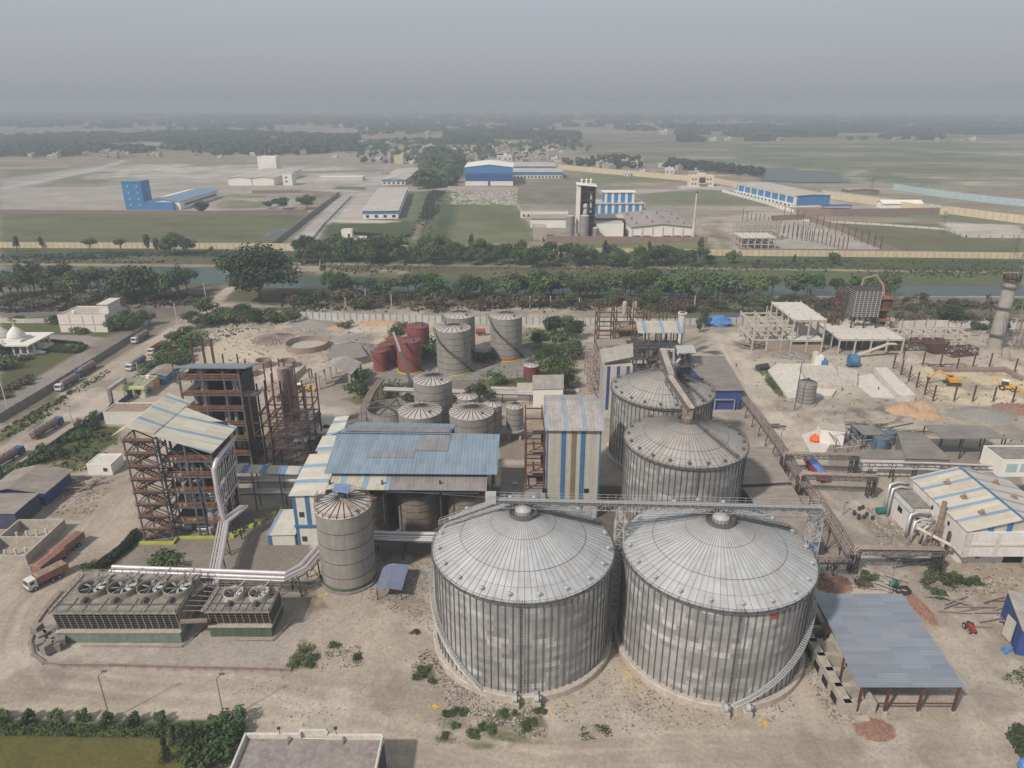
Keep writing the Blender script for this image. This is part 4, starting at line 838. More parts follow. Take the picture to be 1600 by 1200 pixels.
for i in range(30):
    x = rn.uniform(-82,-72); y = rn.uniform(150.8,153.5); z = rn.choice([.3,4.6,8.8,13,17.2]); r = rn.uniform(.35,.8); h = rn.uniform(2,3.6)
    if rn.random() < .35: part('vessel', MB().tube([(x-1.2,y,z+r+.1),(x+1.2,y,z+r+.1)], r, 12), m_galv_lt, t)
    else: part('vessel', MB().lathe(x,y,[(.01,z),(r,z+.2),(r,z+h-.3),(.01,z+h)],14), m_tank, t)
for i in range(26):
    x = rn.uniform(-82,-71.5); z = rn.uniform(1,16); y = rn.uniform(149.9,151.5)
    part('process_pipe', MB().tube([(x,y,z),(x,y,z+rn.uniform(3,7)),(x+rn.uniform(-2,2.5),y,z+rn.uniform(5,8))], rn.uniform(.08,.17), 6), m_pipe if i % 3 else m_steel_gr, t)
part('blue_column', MB().tube([(-75,149.3,.2),(-75.2,149.3,17)],.22,10), mat('column_blue',(.07,.11,.17),.6), t)
for k in range(2): part('column_vessel', MB().lathe(-73.5+k*2.4-1,152,[(.01,.3),(1.1,.5),(1.1,6.6),(.01,7.4)],16), m_pipe, t)
for k in range(9):
    y = 150.5+k*1.2; z1 = 20-(k%3)*1.5; part('side_pipe', MB().tube([(-70.6,y,3+k%4*2),(-70.4,y,z1),(-69.9,y,z1+1.5)], .18, 7), m_pipe, t)
for z in (9,14.5,19.5): part('side_pipe', MB().tube([(-70.2,149.5,z),(-70.2,161,z+.5)],.22,7), m_pipe, t)
part('cladding', MB().box(-83.1,161.2,0,-71,161.3,26), m_steel_dk, t)  # dark back sheet: shade inside the open tower put into its colour
# stair tower
st = part('stair_frame', MB().truss((-86.5,148,0),(-86.5,148,27.6), 7.0, 5.0, .32, 3.45), m_steel_gr, t)
for i in range(8):
    z = i*3.4
    f, g = MB(), MB()
    for k in range(10):
        a = k/10; x = -89.5+6*a if i % 2 == 0 else -83.5-6*a; f.box(x-.25,148.2,z+3.4*a,x+.35,149.8,z+3.4*a+.08)
    a, b = ((-89.6,z),(-83.4,z+3.4)) if i % 2 == 0 else ((-83.4,z),(-89.6,z+3.4))
    for y in (148.1,149.9):
        f.bar((a[0],y,a[1]),(b[0],y,b[1]),.16,.3)
        for hh in (.6,1.15): g.bar((a[0],y,a[1]+hh),(b[0],y,b[1]+hh),.12)
    f.box(-90,147.2,z+3.3,-83,148.1,z+3.42); g.rail([(-90,147.1,z+3.4),(-83,147.1,z+3.4)],1.1,.09,1.6,2)
    fl = part('stair_flight', f, m_steel_dk, t); part('railing', g, m_orange, fl)
part('kerb', MB().box(-90.6,146.2,0,-82.6,146.6,.7).box(-82.6,146.2,0,-82.2,149,.7).box(-82.2,148.7,0,-70.5,149,.7), m_lime, t)
for x, y in ((-69.2,149.5),(-68,151.5),(-64.5,156),(-62,159.5),(-60.5,162),(-66,154)): solo('concrete_block', MB().cb(x,y,0,1.1,1.1,.8), m_lime, 'lime painted footing block in the row beside the process tower', 'block', 'lime footing blocks beside the process tower')
# big white pipe down and away to the cooling towers
def pipe_rack(name, label, path, pipes, z, w=2.4, step=8.0, m=m_pipe, trestle=True, mt=None, group=None, foot=m_conc):
    p0 = path[0]; t = thing(name, label, 'pipe rack', (p0[0],p0[1],0), 0, group)
    P = [Vector((p[0],p[1], z+(p[2] if len(p) > 2 else 0))) for p in path]
    dirs = []
    for i in range(len(P)):
        d = (P[min(i+1,len(P)-1)]-P[max(i-1,0)]); d.z = 0; d.normalize(); dirs.append(Vector((-d.y,d.x,0)))
    for off, r, dz in pipes:
        part('pipe', MB().tube([p+n*off+Vector((0,0,r+dz)) for p, n in zip(P,dirs)], r, 10), m if r > .13 else m_pipe_br, t)
    if trestle:
        for a, b in zip(P, P[1:]):
            L = (b-a).length; k = max(1, round(L/step)); d = (b-a).normalized(); n = Vector((-d.y,d.x,0)).normalized()
            s = MB()
            for sg in (-1,1): s.bar(a+n*sg*w/2-Vector((0,0,.15)), b+n*sg*w/2-Vector((0,0,.15)), .22)
            for i in range(int(L/2)+1): q = a.lerp(b, min(1,i*2/L))-Vector((0,0,.15)); s.bar(q-n*w/2, q+n*w/2, .14)
            part('rack_beams', s, mt or m_steel_gr, t)
            for i in range(k):
                q = a.lerp(b, (i+.5)/k); s = MB()
                for sg in (-1,1): s.bar(Vector((q.x,q.y,0))+n*sg*w*.55, q+n*sg*w*.42-Vector((0,0,.1)), .22)
                s.bar(Vector((q.x,q.y,.4))+n*w*.5, q-n*w*.42-Vector((0,0,.5)), .12); s.bar(Vector((q.x,q.y,.4))-n*w*.5, q+n*w*.42-Vector((0,0,.5)), .12)
                part('trestle', s, mt or m_steel_dk, t)
    return t
t = thing('main_pipe', 'thick white clad pipe dropping down the corner of the process tower', 'pipe', (-70,148,0))
part('pipe', MB().tube([(-68.9,159,22.6),(-69.3,151,22.2),(-69.6,148.6,21.4),(-69.9,147.6,20.0),(-69.9,147.2,14),(-69.6,147,8.2),(-69.0,146.6,6.2)], .62, 14), m_pipe, t, smooth=True)
part('branch', MB().tube([(-69.9,147.3,14.2),(-69.4,148.4,15.2),(-69.2,151,15.6)], .4, 10), m_pipe, t, smooth=True)
pipe_rack('pipe_rack', 'sloping rack of white pipes from the process tower to the cooling towers', [(-66.5,152.5,2.2),(-69.2,146,1.6),(-67.0,137,.6),(-64.2,126,0),(-63.6,124.0,0)], [(-1.0,.22,0),(-.4,.24,0),(.3,.3,0),(1.1,.5,0)], 4.6, 2.6, 7.0, foot=m_lime)
pipe_rack('pipe_rack', 'long rack of white pipes along the back of the cooling towers', [(-87,128.5),(-48.5,126.2),(-45.6,129.5),(-41.8,143)], [(-1.2,.2,0),(-.5,.45,0),(.6,.5,.3),(1.5,.2,0)], 5.2, 3.2, 8.0)
pipe_rack('pipe_rack', 'rack of pink white pipes between the tall grey tank and the front left silo', [(-41.5,142.5),(-29,141.5),(-14.5,141.0)], [(-1.6,.28,0),(-.9,.24,0),(-.2,.3,0),(.7,.34,.2),(1.5,.2,.2)], 5.4, 3.6, 7.0)
# ---------------------------------------------------------------- second framed tower behind
t = thing('boiler_tower', 'tall open steel tower with slate flat roof and dark side cladding behind the striped roofs', 'process tower', (-84,188,0))
part('roof', MB().quad((-94.5,184.2,31.9),(-73.3,183.4,32.1),(-73.6,194.6,29.4),(-93.5,195,29.1),.3), m_roofslate, t)
s = MB(); zs = (4.5,9.2,13.9,18.6,23.3,28)
for x in (-93,-86.5,-80.5,-76.2):
    for y in (185,194): s.bar((x,y,0),(x,y,31.4 if y == 185 else 29),.5)
for z in zs:
    for y in (185,194): s.bar((-93,y,z),(-76,y,z),.35,.5)
    for x in (-93,-86.5,-80.5,-76.2): s.bar((x,185,z),(x,194,z),.35,.5)
for x in (-93,-86.5,-80.5): s.bar((x,185,30),(x+3,185,31.4),.2); s.bar((x+6,185,30),(x+3,185,31.4),.2)
s.bar((-93,184.9,29.6),(-76,184.9,29.6),.3)
part('steel_frame', s, m_steel_gr, t)
for z in zs:
    fl = part('floor', MB().box(-92.8,185.2,z+.3,-76.4,193.8,z+.4), m_steel_dk, t); part('railing', MB().rail([(-93,184.7,z+.35),(-76,184.7,z+.35)],1.2,.12,1.6,3), m_orange, fl)
part('cladding', MB().box(-76.0,184.8,0,-75.8,194.2,29.1), m_steel_dk, t); part('rear_cladding', MB().box(-93,194.2,0,-75.8,194.4,28.9), m_steel_dk, t)
for i in range(26):
    x = rn.uniform(-92,-77.5); z = rn.choice(zs[:-1]); r = rn.uniform(.5,1.1); part('vessel', MB().lathe(x,rn.uniform(187,190),[(.01,z+.4),(r,z+.5),(r,z+4),(.01,z+4.4)],14), m_tank if i % 3 else m_galv_lt, t)
part('column_vessel', MB().lathe(-88,188.5,[(1.1,12),(1.1,30),(.01,31)],16), m_tank, t); part('column_vessel', MB().lathe(-81.6,188,[(.4,10),(.4,22)],12), m_pipe, t)
part('side_bracing', MB().bar((-75.6,185,14),(-75.6,194,20),.25).bar((-75.6,185,20),(-75.6,194,26),.25).bar((-75.6,185,8),(-75.6,194,14),.25).bar((-75.6,194,2),(-75.6,185,8),.25), m_steel_gr, t)
pth = MB().box(-75.6,184.9,23.0,-71.5,189,23.2).rail([(-75.6,184.9,23.2),(-71.5,184.9,23.2),(-71.5,189,23.2)],1.1,.1,1.5); part('side_balcony', pth, m_steel_gr, t)
# ---------------------------------------------------------------- primer red skeleton
t = thing('steel_skeleton', 'unfinished skeleton of tall primer red posts, beams and grating floors', 'frame', (-66,190,0))
cols = [(x, y) for x in (-73,-68.5,-64,-59.5) for y in (182,188.5,195,201)]
for i, (x, y) in enumerate(cols):
    h = 26 if y < 190 else 23
    part('column', MB().bar((x,y,0),(x,y,h+rn.uniform(-2,2)),.4), m_rust, t)
s = MB()
for z in (4,8,12,16):
    for y in (182,188.5,195,201): s.bar((-73,y,z),(-59.5,y,z),.28)
    for x in (-73,-68.5,-64,-59.5): s.bar((x,182,z),(x,201,z),.28)
s.bar((-73,182,16),(-68.5,188,22),.25); s.bar((-68.5,182,12),(-64,182,20),.25)
part('beams', s, m_rust, t)
for z in (4,8,12):
    s = MB()
    for k in range(24): s.bar((-68,182+k*.8,z+.3),(-60,182+k*.8,z+.3),.16)
    part('grating', s, m_steel_gr, t)
for x, y, z in ((-66,190,8),(-62,196,4),(-65,199,12),(-61.5,186,8.2)): part('plate_landing', MB().cb(x,y,z+.5,4.0,2.4,.1), m_roofslate, t)
for k in range(2): part('duct', MB().tube([(-71+k*1.5,205+k*3,0),(-71+k*1.5,205+k*3,20),(-71+k*1.5,205+k*3,24)],1.4-k*.3,14), m_pipe_br, t)
for i, (px, yb, yt) in enumerate([(307,592,531),(325,592,524),(340,600,530),(358,622,553),(383,640,553),(395,650,562),(427,600,565),(440,604,560),(448,606,566),(456,607,570),(463,604,566),(417,612,568),(275,600,548),(484,593,577),(488,592,577),(300,600,560)]):
    p = G(px, yb); h = HG(px, yb, yt); t = thing('steel_post', 'primer red steel post in the sandy yard north of the process towers', 'post', tuple(p), 0, 'free standing primer red posts')
    obj('shaft', MB().bar((0,0,.5),(0,0,h),.7 if i < 3 else .4), m_rust, t); obj('footing', MB().cb(0,0,0,1.2,1.2,.5), m_conc, t)
# ---------------------------------------------------------------- cooling towers
def cooling(label, x0, x1, y0, y1, hb, h, fans, fr, pale):
    t = thing('cooling_tower', label, 'cooling tower', ((x0+x1)/2, y0, 0), 0, 'cooling towers')
    part('basin', MB().box(x0,y0,0,x1,y1,hb), m_greenpale if pale else m_green, t); part('basin_rim', MB().box(x0-.2,y0-.2,hb,x1+.2,y1+.2,hb+.2), m_conc, t)
    part('fill_box', MB().box(x0+.5,y0+.9,hb+.2,x1-.5,y1-.9,h-.2), m_dark, t)
    s = MB(); n = int((x1-x0)/1.35)
    for i in range(n+1): x = x0+.2+(x1-x0-.4)*i/n; s.bar((x,y0+.75,hb+.2),(x-.0,y0-.0,h),.09)
    part('louvre_posts', s, m_conc, t)
    s = MB()
    for k in range(8 if pale else 5):
        f = (k+.6)/(8 if pale else 5); z = hb+.2+(h-hb-.3)*f; yy = y0+.72-.72*f; s.quad((x0+.2,yy,z),(x1-.2,yy,z),(x1-.2,yy+.5,z-.3),(x0+.2,yy+.5,z-.3),.04)
    part('louvres', s, m_rustlt if not pale else m_conc_dk, t)
    for xx in (x0,x1): part('end_wall', MB().prism([(xx-.06,y0+.5),(xx+.06,y0+.5),(xx+.06,y1-.5),(xx-.06,y1-.5)],hb+.2,h), m_conc_dk if pale else m_steel_dk, t)
    dk = part('deck', MB().box(x0-.25,y0-.35,h,x1+.25,y1+.3,h+.25), mat('deck_weathered',(.26,.235,.205),.9,0,.3,.7,dirt=(.14,.12,.10),dirt_amt=.6,fine=.1), t)
    s = MB()
    for i in range(9): x = x0+(x1-x0)*i/8; s.box(x-.08,y0,h+.252,x+.08,y1,h+.4)
    for yy in (y0+2.2, y1-2.4): s.box(x0,yy-.1,h+.252,x1,yy+.1,h+.5)
    part('deck_battens', s, m_steel_gr, dk)
    part('deck_railing', MB().rail([(x0-.2,y0-.3,h+.25),(x1+.2,y0-.3,h+.25),(x1+.2,y1+.2,h+.25),(x0-.2,y1+.2,h+.25)],1.15,.07,1.6,2,True), m_conc_dk, t)
    for i, fx in enumerate(fans):
        cy = (y0+y1)/2+.6
        f = part('fan_stack', MB().lathe(fx,cy,[(fr*1.08,h+.25),(fr,h+.9),(fr*1.04,h+1.7),(fr*.97,h+1.7),(fr*.94,h+.9),(fr*.96,h+.27)],36), mat('fan_stack_weathered',(.20,.17,.135),.8,0,.25,.8,dirt=(.30,.26,.21),dirt_amt=.6) if pale else m_conc, t, smooth=True)
        part('fan_throat', MB().lathe(fx,cy,[(fr*.93,h+.27),(.01,h+.28)],30), m_dark, f)
        for k in range(7):
            a = 2*math.pi*k/7+i*.5; c, q = math.cos(a), math.sin(a); w = fr*.12; zb = h+1.15
            part('fan_blade', MB().quad((fx+c*.35-q*w*.7,cy+q*.35+c*w*.7,zb+.15),(fx+c*fr*.9-q*w,cy+q*fr*.9+c*w,zb+.12),(fx+c*fr*.9+q*w,cy+q*fr*.9-c*w,zb-.1),(fx+c*.35+q*w*.7,cy+q*.35-c*w*.7,zb-.1),.05), m_galv_lt, f)
        part('fan_hub', MB().lathe(fx,cy,[(.4,h+.95),(.4,h+1.35),(.01,h+1.4)],14), m_steel_dk, f)
        part('fan_guard', MB().bar((fx-.5,cy-fr,h+1.75),(fx+.3,cy+fr,h+1.75),.12).bar((fx+.1,cy-fr,h+1.75),(fx+.9,cy+fr,h+1.75),.12), m_steel_gr, f)
        part('fan_motor', MB().tube([(fx,cy-fr-1.5,h+.9),(fx,cy-fr-.3,h+.9)],.4,10).cb(fx,cy-fr-1,h+.25,.8,1.2,.4), m_steel_gr, f)
        part('exhaust_duct', MB().bar((fx+.4,cy+fr,h+1.2),(fx+1.0,y1+1.0,h+1.3),.25), m_galv_lt, f)
    part('drain_pipe', MB().tube([(x0+5,y0-1.1,.35),(x1+.5,y0-1.3,.35),(x1+3.0,y0+5,.4)],.16,6), m_pipe_br, t)
    return t
cooling('long cooling tower with four fans and a pale green basin', -90,-65.6,112.4,124.2,2.6,7.3,[-85.0,-79.0,-73.1,-67.9],2.75,True)
cooling('short cooling tower with two small fans and a dark green basin', -60.6,-48.2,114.2,121.6,2.4,6.1,[-56.6,-51.4],1.9,False)
s = MB(); 
for k in range(6): s.bar((-65.2,113.6+k*1.6,6.9),(-60.8,114.6+k*1.4,6.2),.12)
s.bar((-65.3,112.8,5),(-60.5,113.8,4.4),.5,.7); s.bar((-61.3,114,6.4),(-60.9,121.8,6.4),.9,.1); s.bar((-65,118,7.0),(-63.8,122,7.0),1.2,.1)
solo('pipe_bridge', s, m_pipe_br, 'pinkish pipe frame bridging the gap between the two cooling towers', 'pipe frame')
# kerb path around the cooling apron
t = thing('kerb_wall', 'low brown kerb with short rail posts curving round the cooling tower apron', 'kerb')
pts = [G(x,y) for x,y in [(96,925),(75,950),(57,975),(48,1005),(52,1024),(70,1037),(100,1040),(200,1041),(300,1044),(440,1047),(455,1048)]]
s = MB()
for a, b in zip(pts, pts[1:]): s.bar(a+Vector((0,0,.2)), b+Vector((0,0,.2)), .55, .45)
part('kerb', s, m_pipe_br, t)
part('railing', MB().rail([p+Vector((0,-.6,0)) for p in pts], .9, .05, 3.0, 1), m_steel_gr, t)
for i, (px, py) in enumerate([(68,1000),(78,994),(88,1003),(66,1012),(80,1012),(90,1015),(76,1022),(96,1010),(62,990),(92,992)]):
    p = G(px, py); lab = ['weathered grey concrete cube in the heap left of the long cooling tower']
    o = solo('concrete_cube', MB().cb(0,0,0,1.7,1.7,1.7), m_conc_dk2 if 'm_conc_dk2' in globals() else m_conc_dk, lab[0], 'block', 'heaped grey concrete cubes')
    o.location = (p.x, p.y, 0 if i < 6 else .4); o.rotation_euler = (rn.uniform(-.25,.25) if i > 5 else 0, rn.uniform(-.2,.2) if i > 5 else 0, rn.uniform(0,1.5))
# ---------------------------------------------------------------- generic small buildings
def block(name, label, cat, x0, y0, x1, y1, h, wall=None, roof=None, parapet=.5, wins=(), doors=(), rz=0, group=None, over=.25, z0=0):
    wall = wall or m_white; t = thing(name, label, cat, ((x0+x1)/2, y0, z0), 0, group)
    part('wall', MB().box(x0,y0,z0,x1,y1,z0+h), wall, t)
    if parapet:
        s = MB(); w = .22
        s.box(x0-.05,y0-.05,z0+h,x1+.05,y0+w,z0+h+parapet); s.box(x0-.05,y1-w,z0+h,x1+.05,y1+.05,z0+h+parapet); s.box(x0-.05,y0+w,z0+h,x0+w,y1-w,z0+h+parapet); s.box(x1-w,y0+w,z0+h,x1+.05,y1-w,z0+h+parapet)
        part('parapet', s, wall, t); part('roof', MB().box(x0+w,y0+w,z0+h+.004,x1-w,y1-w,z0+h+.06), roof or m_conc, t)
    else: part('roof', MB().box(x0-over,y0-over,z0+h,x1+over,y1+over,z0+h+.25), roof or m_conc, t)
    for wx, wz, ww, wh in wins:
        w = part('window', MB().box(wx-.08,y0-.06,z0+wz-.08,wx+ww+.08,y0-.01,z0+wz+wh+.08), m_conc_lt, t); part('pane', MB().box(wx,y0-.09,z0+wz,wx+ww,y0-.062,z0+wz+wh), m_glass, w)
    for wx, ww, wh in doors: part('door', MB().box(wx,y0-.07,z0,wx+ww,y0-.01,z0+wh), m_steel_gr, t)
    return t
def gable(name, label, cat, x0, y0, x1, y1, h, rise, wall, roof, axis='y', over=.6, ridge=.5, group=None, fascia=None, open_=False, rz=0, piv=None, th=.15):
    # gable shed whose ridge runs along axis; built in world coordinates, optionally turned about its front left corner
    t = thing(name, label, cat, (x0,y0,0), rz, group); W_, D_ = x1-x0, y1-y0
    if axis == 'y':
        xr = W_*ridge; A = [(-over,h-rise*over/max(xr,.1)*.0),(xr,h+rise),(W_+over,h)]
        for (xa,za),(xb,zb) in ((A[0],A[1]),(A[1],A[2])):
            if xb-xa > .8: obj('roof', MB().quad((xa,-over,za+.1),(xb,-over,zb+.1),(xb,D_+over,zb+.1),(xa,D_+over,za+.1),th), roof, t)
        if not open_: obj('wall', MB().add([(0,0,0),(W_,0,0),(W_,D_,0),(0,D_,0),(0,0,h-.1),(W_,0,h-.1),(W_,D_,h-.1),(0,D_,h-.1),(xr,0,h+rise-.12),(xr,D_,h+rise-.12)],[(0,1,5,8,4),(1,2,6,5),(2,3,7,9,6),(3,0,4,7)]), wall, t)
    else:
        yr = D_*ridge
        for (ya,za),(yb,zb) in (((-over,h),(yr,h+rise)),((yr,h+rise),(D_+over,h))):
            if yb-ya > .8: obj('roof', MB().quad((-over,ya,za+.1),(W_+over,ya,za+.1),(W_+over,yb,zb+.1),(-over,yb,zb+.1),th), roof, t)
        if not open_: obj('wall', MB().add([(0,0,0),(W_,0,0),(W_,D_,0),(0,D_,0),(0,0,h-.1),(W_,0,h-.1),(W_,D_,h-.1),(0,D_,h-.1),(0,yr,h+rise-.12),(W_,yr,h+rise-.12)],[(0,1,5,4),(1,2,6,9,5),(2,3,7,6),(3,0,4,8,7)]), wall, t)
    return t
def wallseg(label, pts, h, m, th=.3, post=3.0, postm=None, name='boundary_wall', cat='wall', group=None, cap=True):
    P = [Vector(p) if len(p) == 3 else G(*p) for p in pts]; t = thing(name, label, cat, (P[0].x,P[0].y,0), 0, group); s = MB(); q = MB()
    for a, b in zip(P, P[1:]):
        a = Vector((a.x,a.y,-.3)); b = Vector((b.x,b.y,-.3)); L = (b-a).length; d = (b-a).normalized(); n = Vector((-d.y,d.x,0))*th/2
        s.add([a-n,b-n,b+n,a+n]+[v+Vector((0,0,h+.3)) for v in (a-n,b-n,b+n,a+n)], [(4,5,6,7),(0,1,5,4),(1,2,6,5),(2,3,7,6),(3,0,4,7)])
        for i in range(max(1,int(L/post))+1):
            c = a.lerp(b, min(1,i*post/L)); q.cb(c.x,c.y,0,th+.14,th+.14,h+.18)
    part('panels', s, m, t); part('piers', q, postm or m, t); return t
# ---------------------------------------------------------------- trucks
def wheels(t, ys, w=1.25, r=.5):
    for y in ys:
        for sx in (-1,1):
            o = obj('wheel', MB().tube([(sx*(w-.28),y,r),(sx*w,y,r)], r, 14), m_tyre, t); obj('rim', MB().tube([(sx*w,y,r),(sx*(w+.03),y,r)], r*.5, 10), m_galv_lt, o)
def cab(t, m, y=0):      # cab front at y
    c = obj('cab', MB().add([(-1.2,y,.7),(1.2,y,.7),(1.2,y+1.9,.7),(-1.2,y+1.9,.7),(-1.2,y,1.7),(1.2,y,1.7),(1.15,y+.25,2.8),(-1.15,y+.25,2.8),(-1.15,y+1.9,2.8),(1.15,y+1.9,2.8),(-1.2,y+1.9,1.7),(1.2,y+1.9,1.7)],
        [(0,3,2,1),(0,1,5,4),(4,5,6,7),(7,6,9,8),(1,2,11,5),(5,11,9,6),(3,0,4,10),(10,4,7,8),(2,3,10,11),(11,10,8,9)]), m, t)
    obj('windscreen', MB().add([(-1.05,y-.02,1.75),(1.05,y-.02,1.75),(1.02,y+.2,2.65),(-1.02,y+.2,2.65)],[(0,1,2,3)]), m_glass, c)
    for sx in (-1,1):
        obj('side_window', MB().box(min(sx*1.19,sx*1.23),y+.5,1.8,max(sx*1.19,sx*1.23),y+1.3,2.5), m_glass, c); obj('headlight', MB().box(sx*.85-.2,y-.06,.95,sx*.85+.2,y-.01,1.2), m_galv_lt, c)
    obj('bumper', MB().box(-1.2,y-.15,.45,1.2,y,.8), m_steel_gr, t)
def tanker(label, cabm, shell, L=12.0):
    t = thing('tanker_truck', label, 'tanker truck', (0,0,0), 0, 'trucks parked along the roads'); cab(t, cabm)
    b = obj('tank', MB().tube([(0,2.3,1.95),(0,2.6,2.0),(0,L-.4,2.0),(0,L,1.95)], [.9,1.2,1.2,.9], 16), shell, t)
    for i in range(6): obj('hatch', MB().lathe(0,3.3+i*(L-4.4)/5,[(.45,3.1),(.45,3.4),(.02,3.45)],10), m_galv_lt, b)
    obj('catwalk', MB().rail([(-.5,2.8,3.2),(-.5,L-.5,3.2)],.5,.05,2,1).rail([(.5,2.8,3.2),(.5,L-.5,3.2)],.5,.05,2,1), m_steel_gr, b)
    obj('chassis', MB().box(-.5,.3,.65,.5,L-.2,.95), m_steel_dk, t); wheels(t, (1.1,L*.33,L-4.0,L-2.7,L-1.4)); return t
def lorry(label, cabm, body, load, L=9.5):
    t = thing('open_truck', label, 'truck', (0,0,0), 0, 'trucks parked along the roads')
    if cabm: cab(t, cabm)
    s = MB(); y0 = 2.2 if cabm else 0; s.box(-1.25,y0,1.2,1.25,L,1.35)
    for sx in (-1,1): s.box(min(sx*1.25,sx*1.15),y0,1.35,max(sx*1.25,sx*1.15),L,2.9)
    s.box(-1.15,y0,1.35,1.15,y0+.1,2.9); s.box(-1.15,L-.1,1.35,1.15,L,2.9); b = obj('body', s, body, t)
    q = MB()
    for i in range(int((L-y0)/1.0)+1):
        for sx in (-1,1): q.cb(sx*1.3,y0+i*(L-y0)/int((L-y0)),1.2,.08,.12,1.75)
    obj('stakes', q, body, b)
    if load == 'beams':
        q = MB()
        for i in range(5): q.bar((-1.25,y0+.8+i*1.4,2.9),(1.25,y0+.8+i*1.4,2.9),.1)
        obj('roof_hoops', q, m_steel_gr, b)
    elif load: obj('load', MB().add([(-1.2,y0,2.85),(1.2,y0,2.85),(1.2,L,2.85),(-1.2,L,2.85),(0,y0+.4,3.3),(0,L-.4,3.3)],[(0,1,4),(1,2,5,4),(2,3,5),(3,0,4,5)]), load, t)
    obj('chassis', MB().box(-.5,.3,.65,.5,L-.2,1.0), m_steel_dk, t); wheels(t, (1.2 if cabm else 2.0, L-3.6, L-2.2)); return t
m_tankbrown = mat('tanker_brown', (0.20,0.15,0.13), .6, .1, .2, .8, dirt=(.30,.26,.22), dirt_amt=.5); m_tankgrey = mat('tanker_grey', (0.16,0.16,0.155), .6, .2, .2, .8, dirt=(.28,.25,.22), dirt_amt=.5)
m_cabwhite = mat('cab_white', (0.62,0.60,0.56), .5, 0, .08, 1); m_cabblue = mat('cab_blue', (0.05,0.10,0.22), .5, 0, .1, 1); m_truckred = mat('truck_red', (0.34,0.045,0.035), .6, 0, .15, 1); m_truckrust = mat('truck_rust', (0.26,0.13,0.10), .85, 0, .25, 1, dirt=(.36,.27,.22), dirt_amt=.5)
def put(t, px, py, rz=0): p = G(px, py); t.location = p; t.rotation_euler = (0,0,rz)
put(tanker('grey brown tanker with white cab, leading the pair by the road wall', m_cabwhite, m_tankbrown), 91, 613, R(-2))
put(tanker('brown tanker parked right behind the leading tanker of the pair', m_cabblue, m_tankbrown), 121, 591, R(-2))
put(tanker('brown tanker with white cab farthest up the road, by the garden wall', m_cabwhite, m_tankbrown), 209, 538, R(-4))
put(tanker('dark grey tanker beside the leaning pole, behind the gate', m_cabwhite, m_tankgrey), 201, 581, R(-4))
put(lorry('bright red open truck with white cab on the right side of the road', m_cabwhite, m_truckred, 'beams', 11), 235, 556, R(-4))
p = G(96,662); t = tanker('brown tanker with blue cab facing away, near the pink blossom bush', m_cabblue, m_tankbrown, 13); t.location = p; t.rotation_euler = (0,0,R(174))
p = G(36,708); t = tanker('dusty brown tanker with blue cab, second in the lower left row', m_cabblue, m_tankbrown, 14); t.location = p; t.rotation_euler = (0,0,R(172))
p = G(0,742); t = tanker('tanker with teal cab cut off by the left edge of the picture', m_cabblue, m_tankgrey, 13); t.location = p; t.rotation_euler = (0,0,R(172))
put(lorry('rust brown dump body truck nearest the concrete bins', None, m_truckrust, m_truckrust, 7.5), 60, 902, R(-10)); put(lorry('rust brown dump truck parked behind the other by the bins', None, m_truckrust, m_truckrust, 8.5), 86, 878, R(-10))
put(lorry('white cabbed truck with open door near the left edge by the bins', m_cabwhite, m_truckrust, m_rustlt, 8.5), 43, 925, R(-32))
put(lorry('red truck under a blue tarpaulin between the pipe gantries', None, m_truckred, m_bluetarp, 12), 1287, 757, R(0))
# ---------------------------------------------------------------- left side
t = thing('temple', 'white temple like pavilion with two ribbed domes at the left edge', 'temple', (-208,284,0)); m_tw = mat('temple_white', (.68,.65,.60), .8, 0, .05, .5)
part('plinth', MB().box(-230,283,0,-203.5,300,.9), m_tw, t); part('steps', MB().box(-203.5,287,0,-200.5,292,.5).box(-203.5,287.3,.5,-202,291.7,.8), m_tw, t)
for i in range(9):
    part('pillar', MB().cb(-204.4-i*3,284,.9,.6,.6,4.0), m_tw, t)
for i in range(4): part('pillar', MB().cb(-204.4,288+i*3.6,.9,.6,.6,4.0), m_tw, t)
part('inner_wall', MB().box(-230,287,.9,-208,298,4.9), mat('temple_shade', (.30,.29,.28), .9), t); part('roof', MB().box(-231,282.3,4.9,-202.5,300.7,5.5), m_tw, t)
for x, y, r in ((-221,291,4.6),(-212,290,3.4)):
    part('dome_base', MB().cb(x,y,5.5,r*2.3,r*2.3,1.0), m_tw, t)
    part('dome', MB().lathe(x,y,[(r,6.5),(r*1.04,7.3),(r*.9,8.6),(r*.62,9.9),(r*.3,10.9),(.3,11.5),(.35,11.9),(.02,12.8)],20), m_tw, t)
t = block('white_building', 'two storey white building with a rooftop stair block beside the bushes', 'building', -211,318,-189,334,7.8, mat('wall_white_warm',(.72,.66,.60),.8,0,.06,.3), m_conc, .5)
part('stair_block', MB().box(-193.5,322,7.9,-188.9,333,12.2), m_white, t); part('stair_roof', MB().box(-193.9,321.6,12.2,-188.5,333.4,12.5), m_conc_lt, t)
for x in (-206,-200,-195): part('pilaster', MB().box(x,317.85,0,x+.35,317.97,8.2), m_conc_lt, t)
part('string_course', MB().box(-211.2,317.8,3.8,-189,317.97,4.1), m_conc_lt, t)
part('water_tank', MB().lathe(-205.5,322,[(.8,7.9),(.8,9.2),(.02,9.6)],12), m_whitefar, t)
t = thing('entrance_gate', 'concrete gate frame spanning the works entrance', 'gate', (-141,231,0)); a = G(176,634); b = G(199,617)
for q in (a,b): part('pillar', MB().cb(q.x,q.y,0,1.1,1.1,6.6), m_conc_dk, t)
part('beam', MB().bar(a+Vector((0,0,6.2)), b+Vector((0,0,6.2)), 1.2, 1.3), m_conc, t)
part('gate_leaf', MB().bar(a+Vector((3,-1,1.1)), b+Vector((3,-1,1.1)), .2, 2.2), m_bluegrey_wall, t)
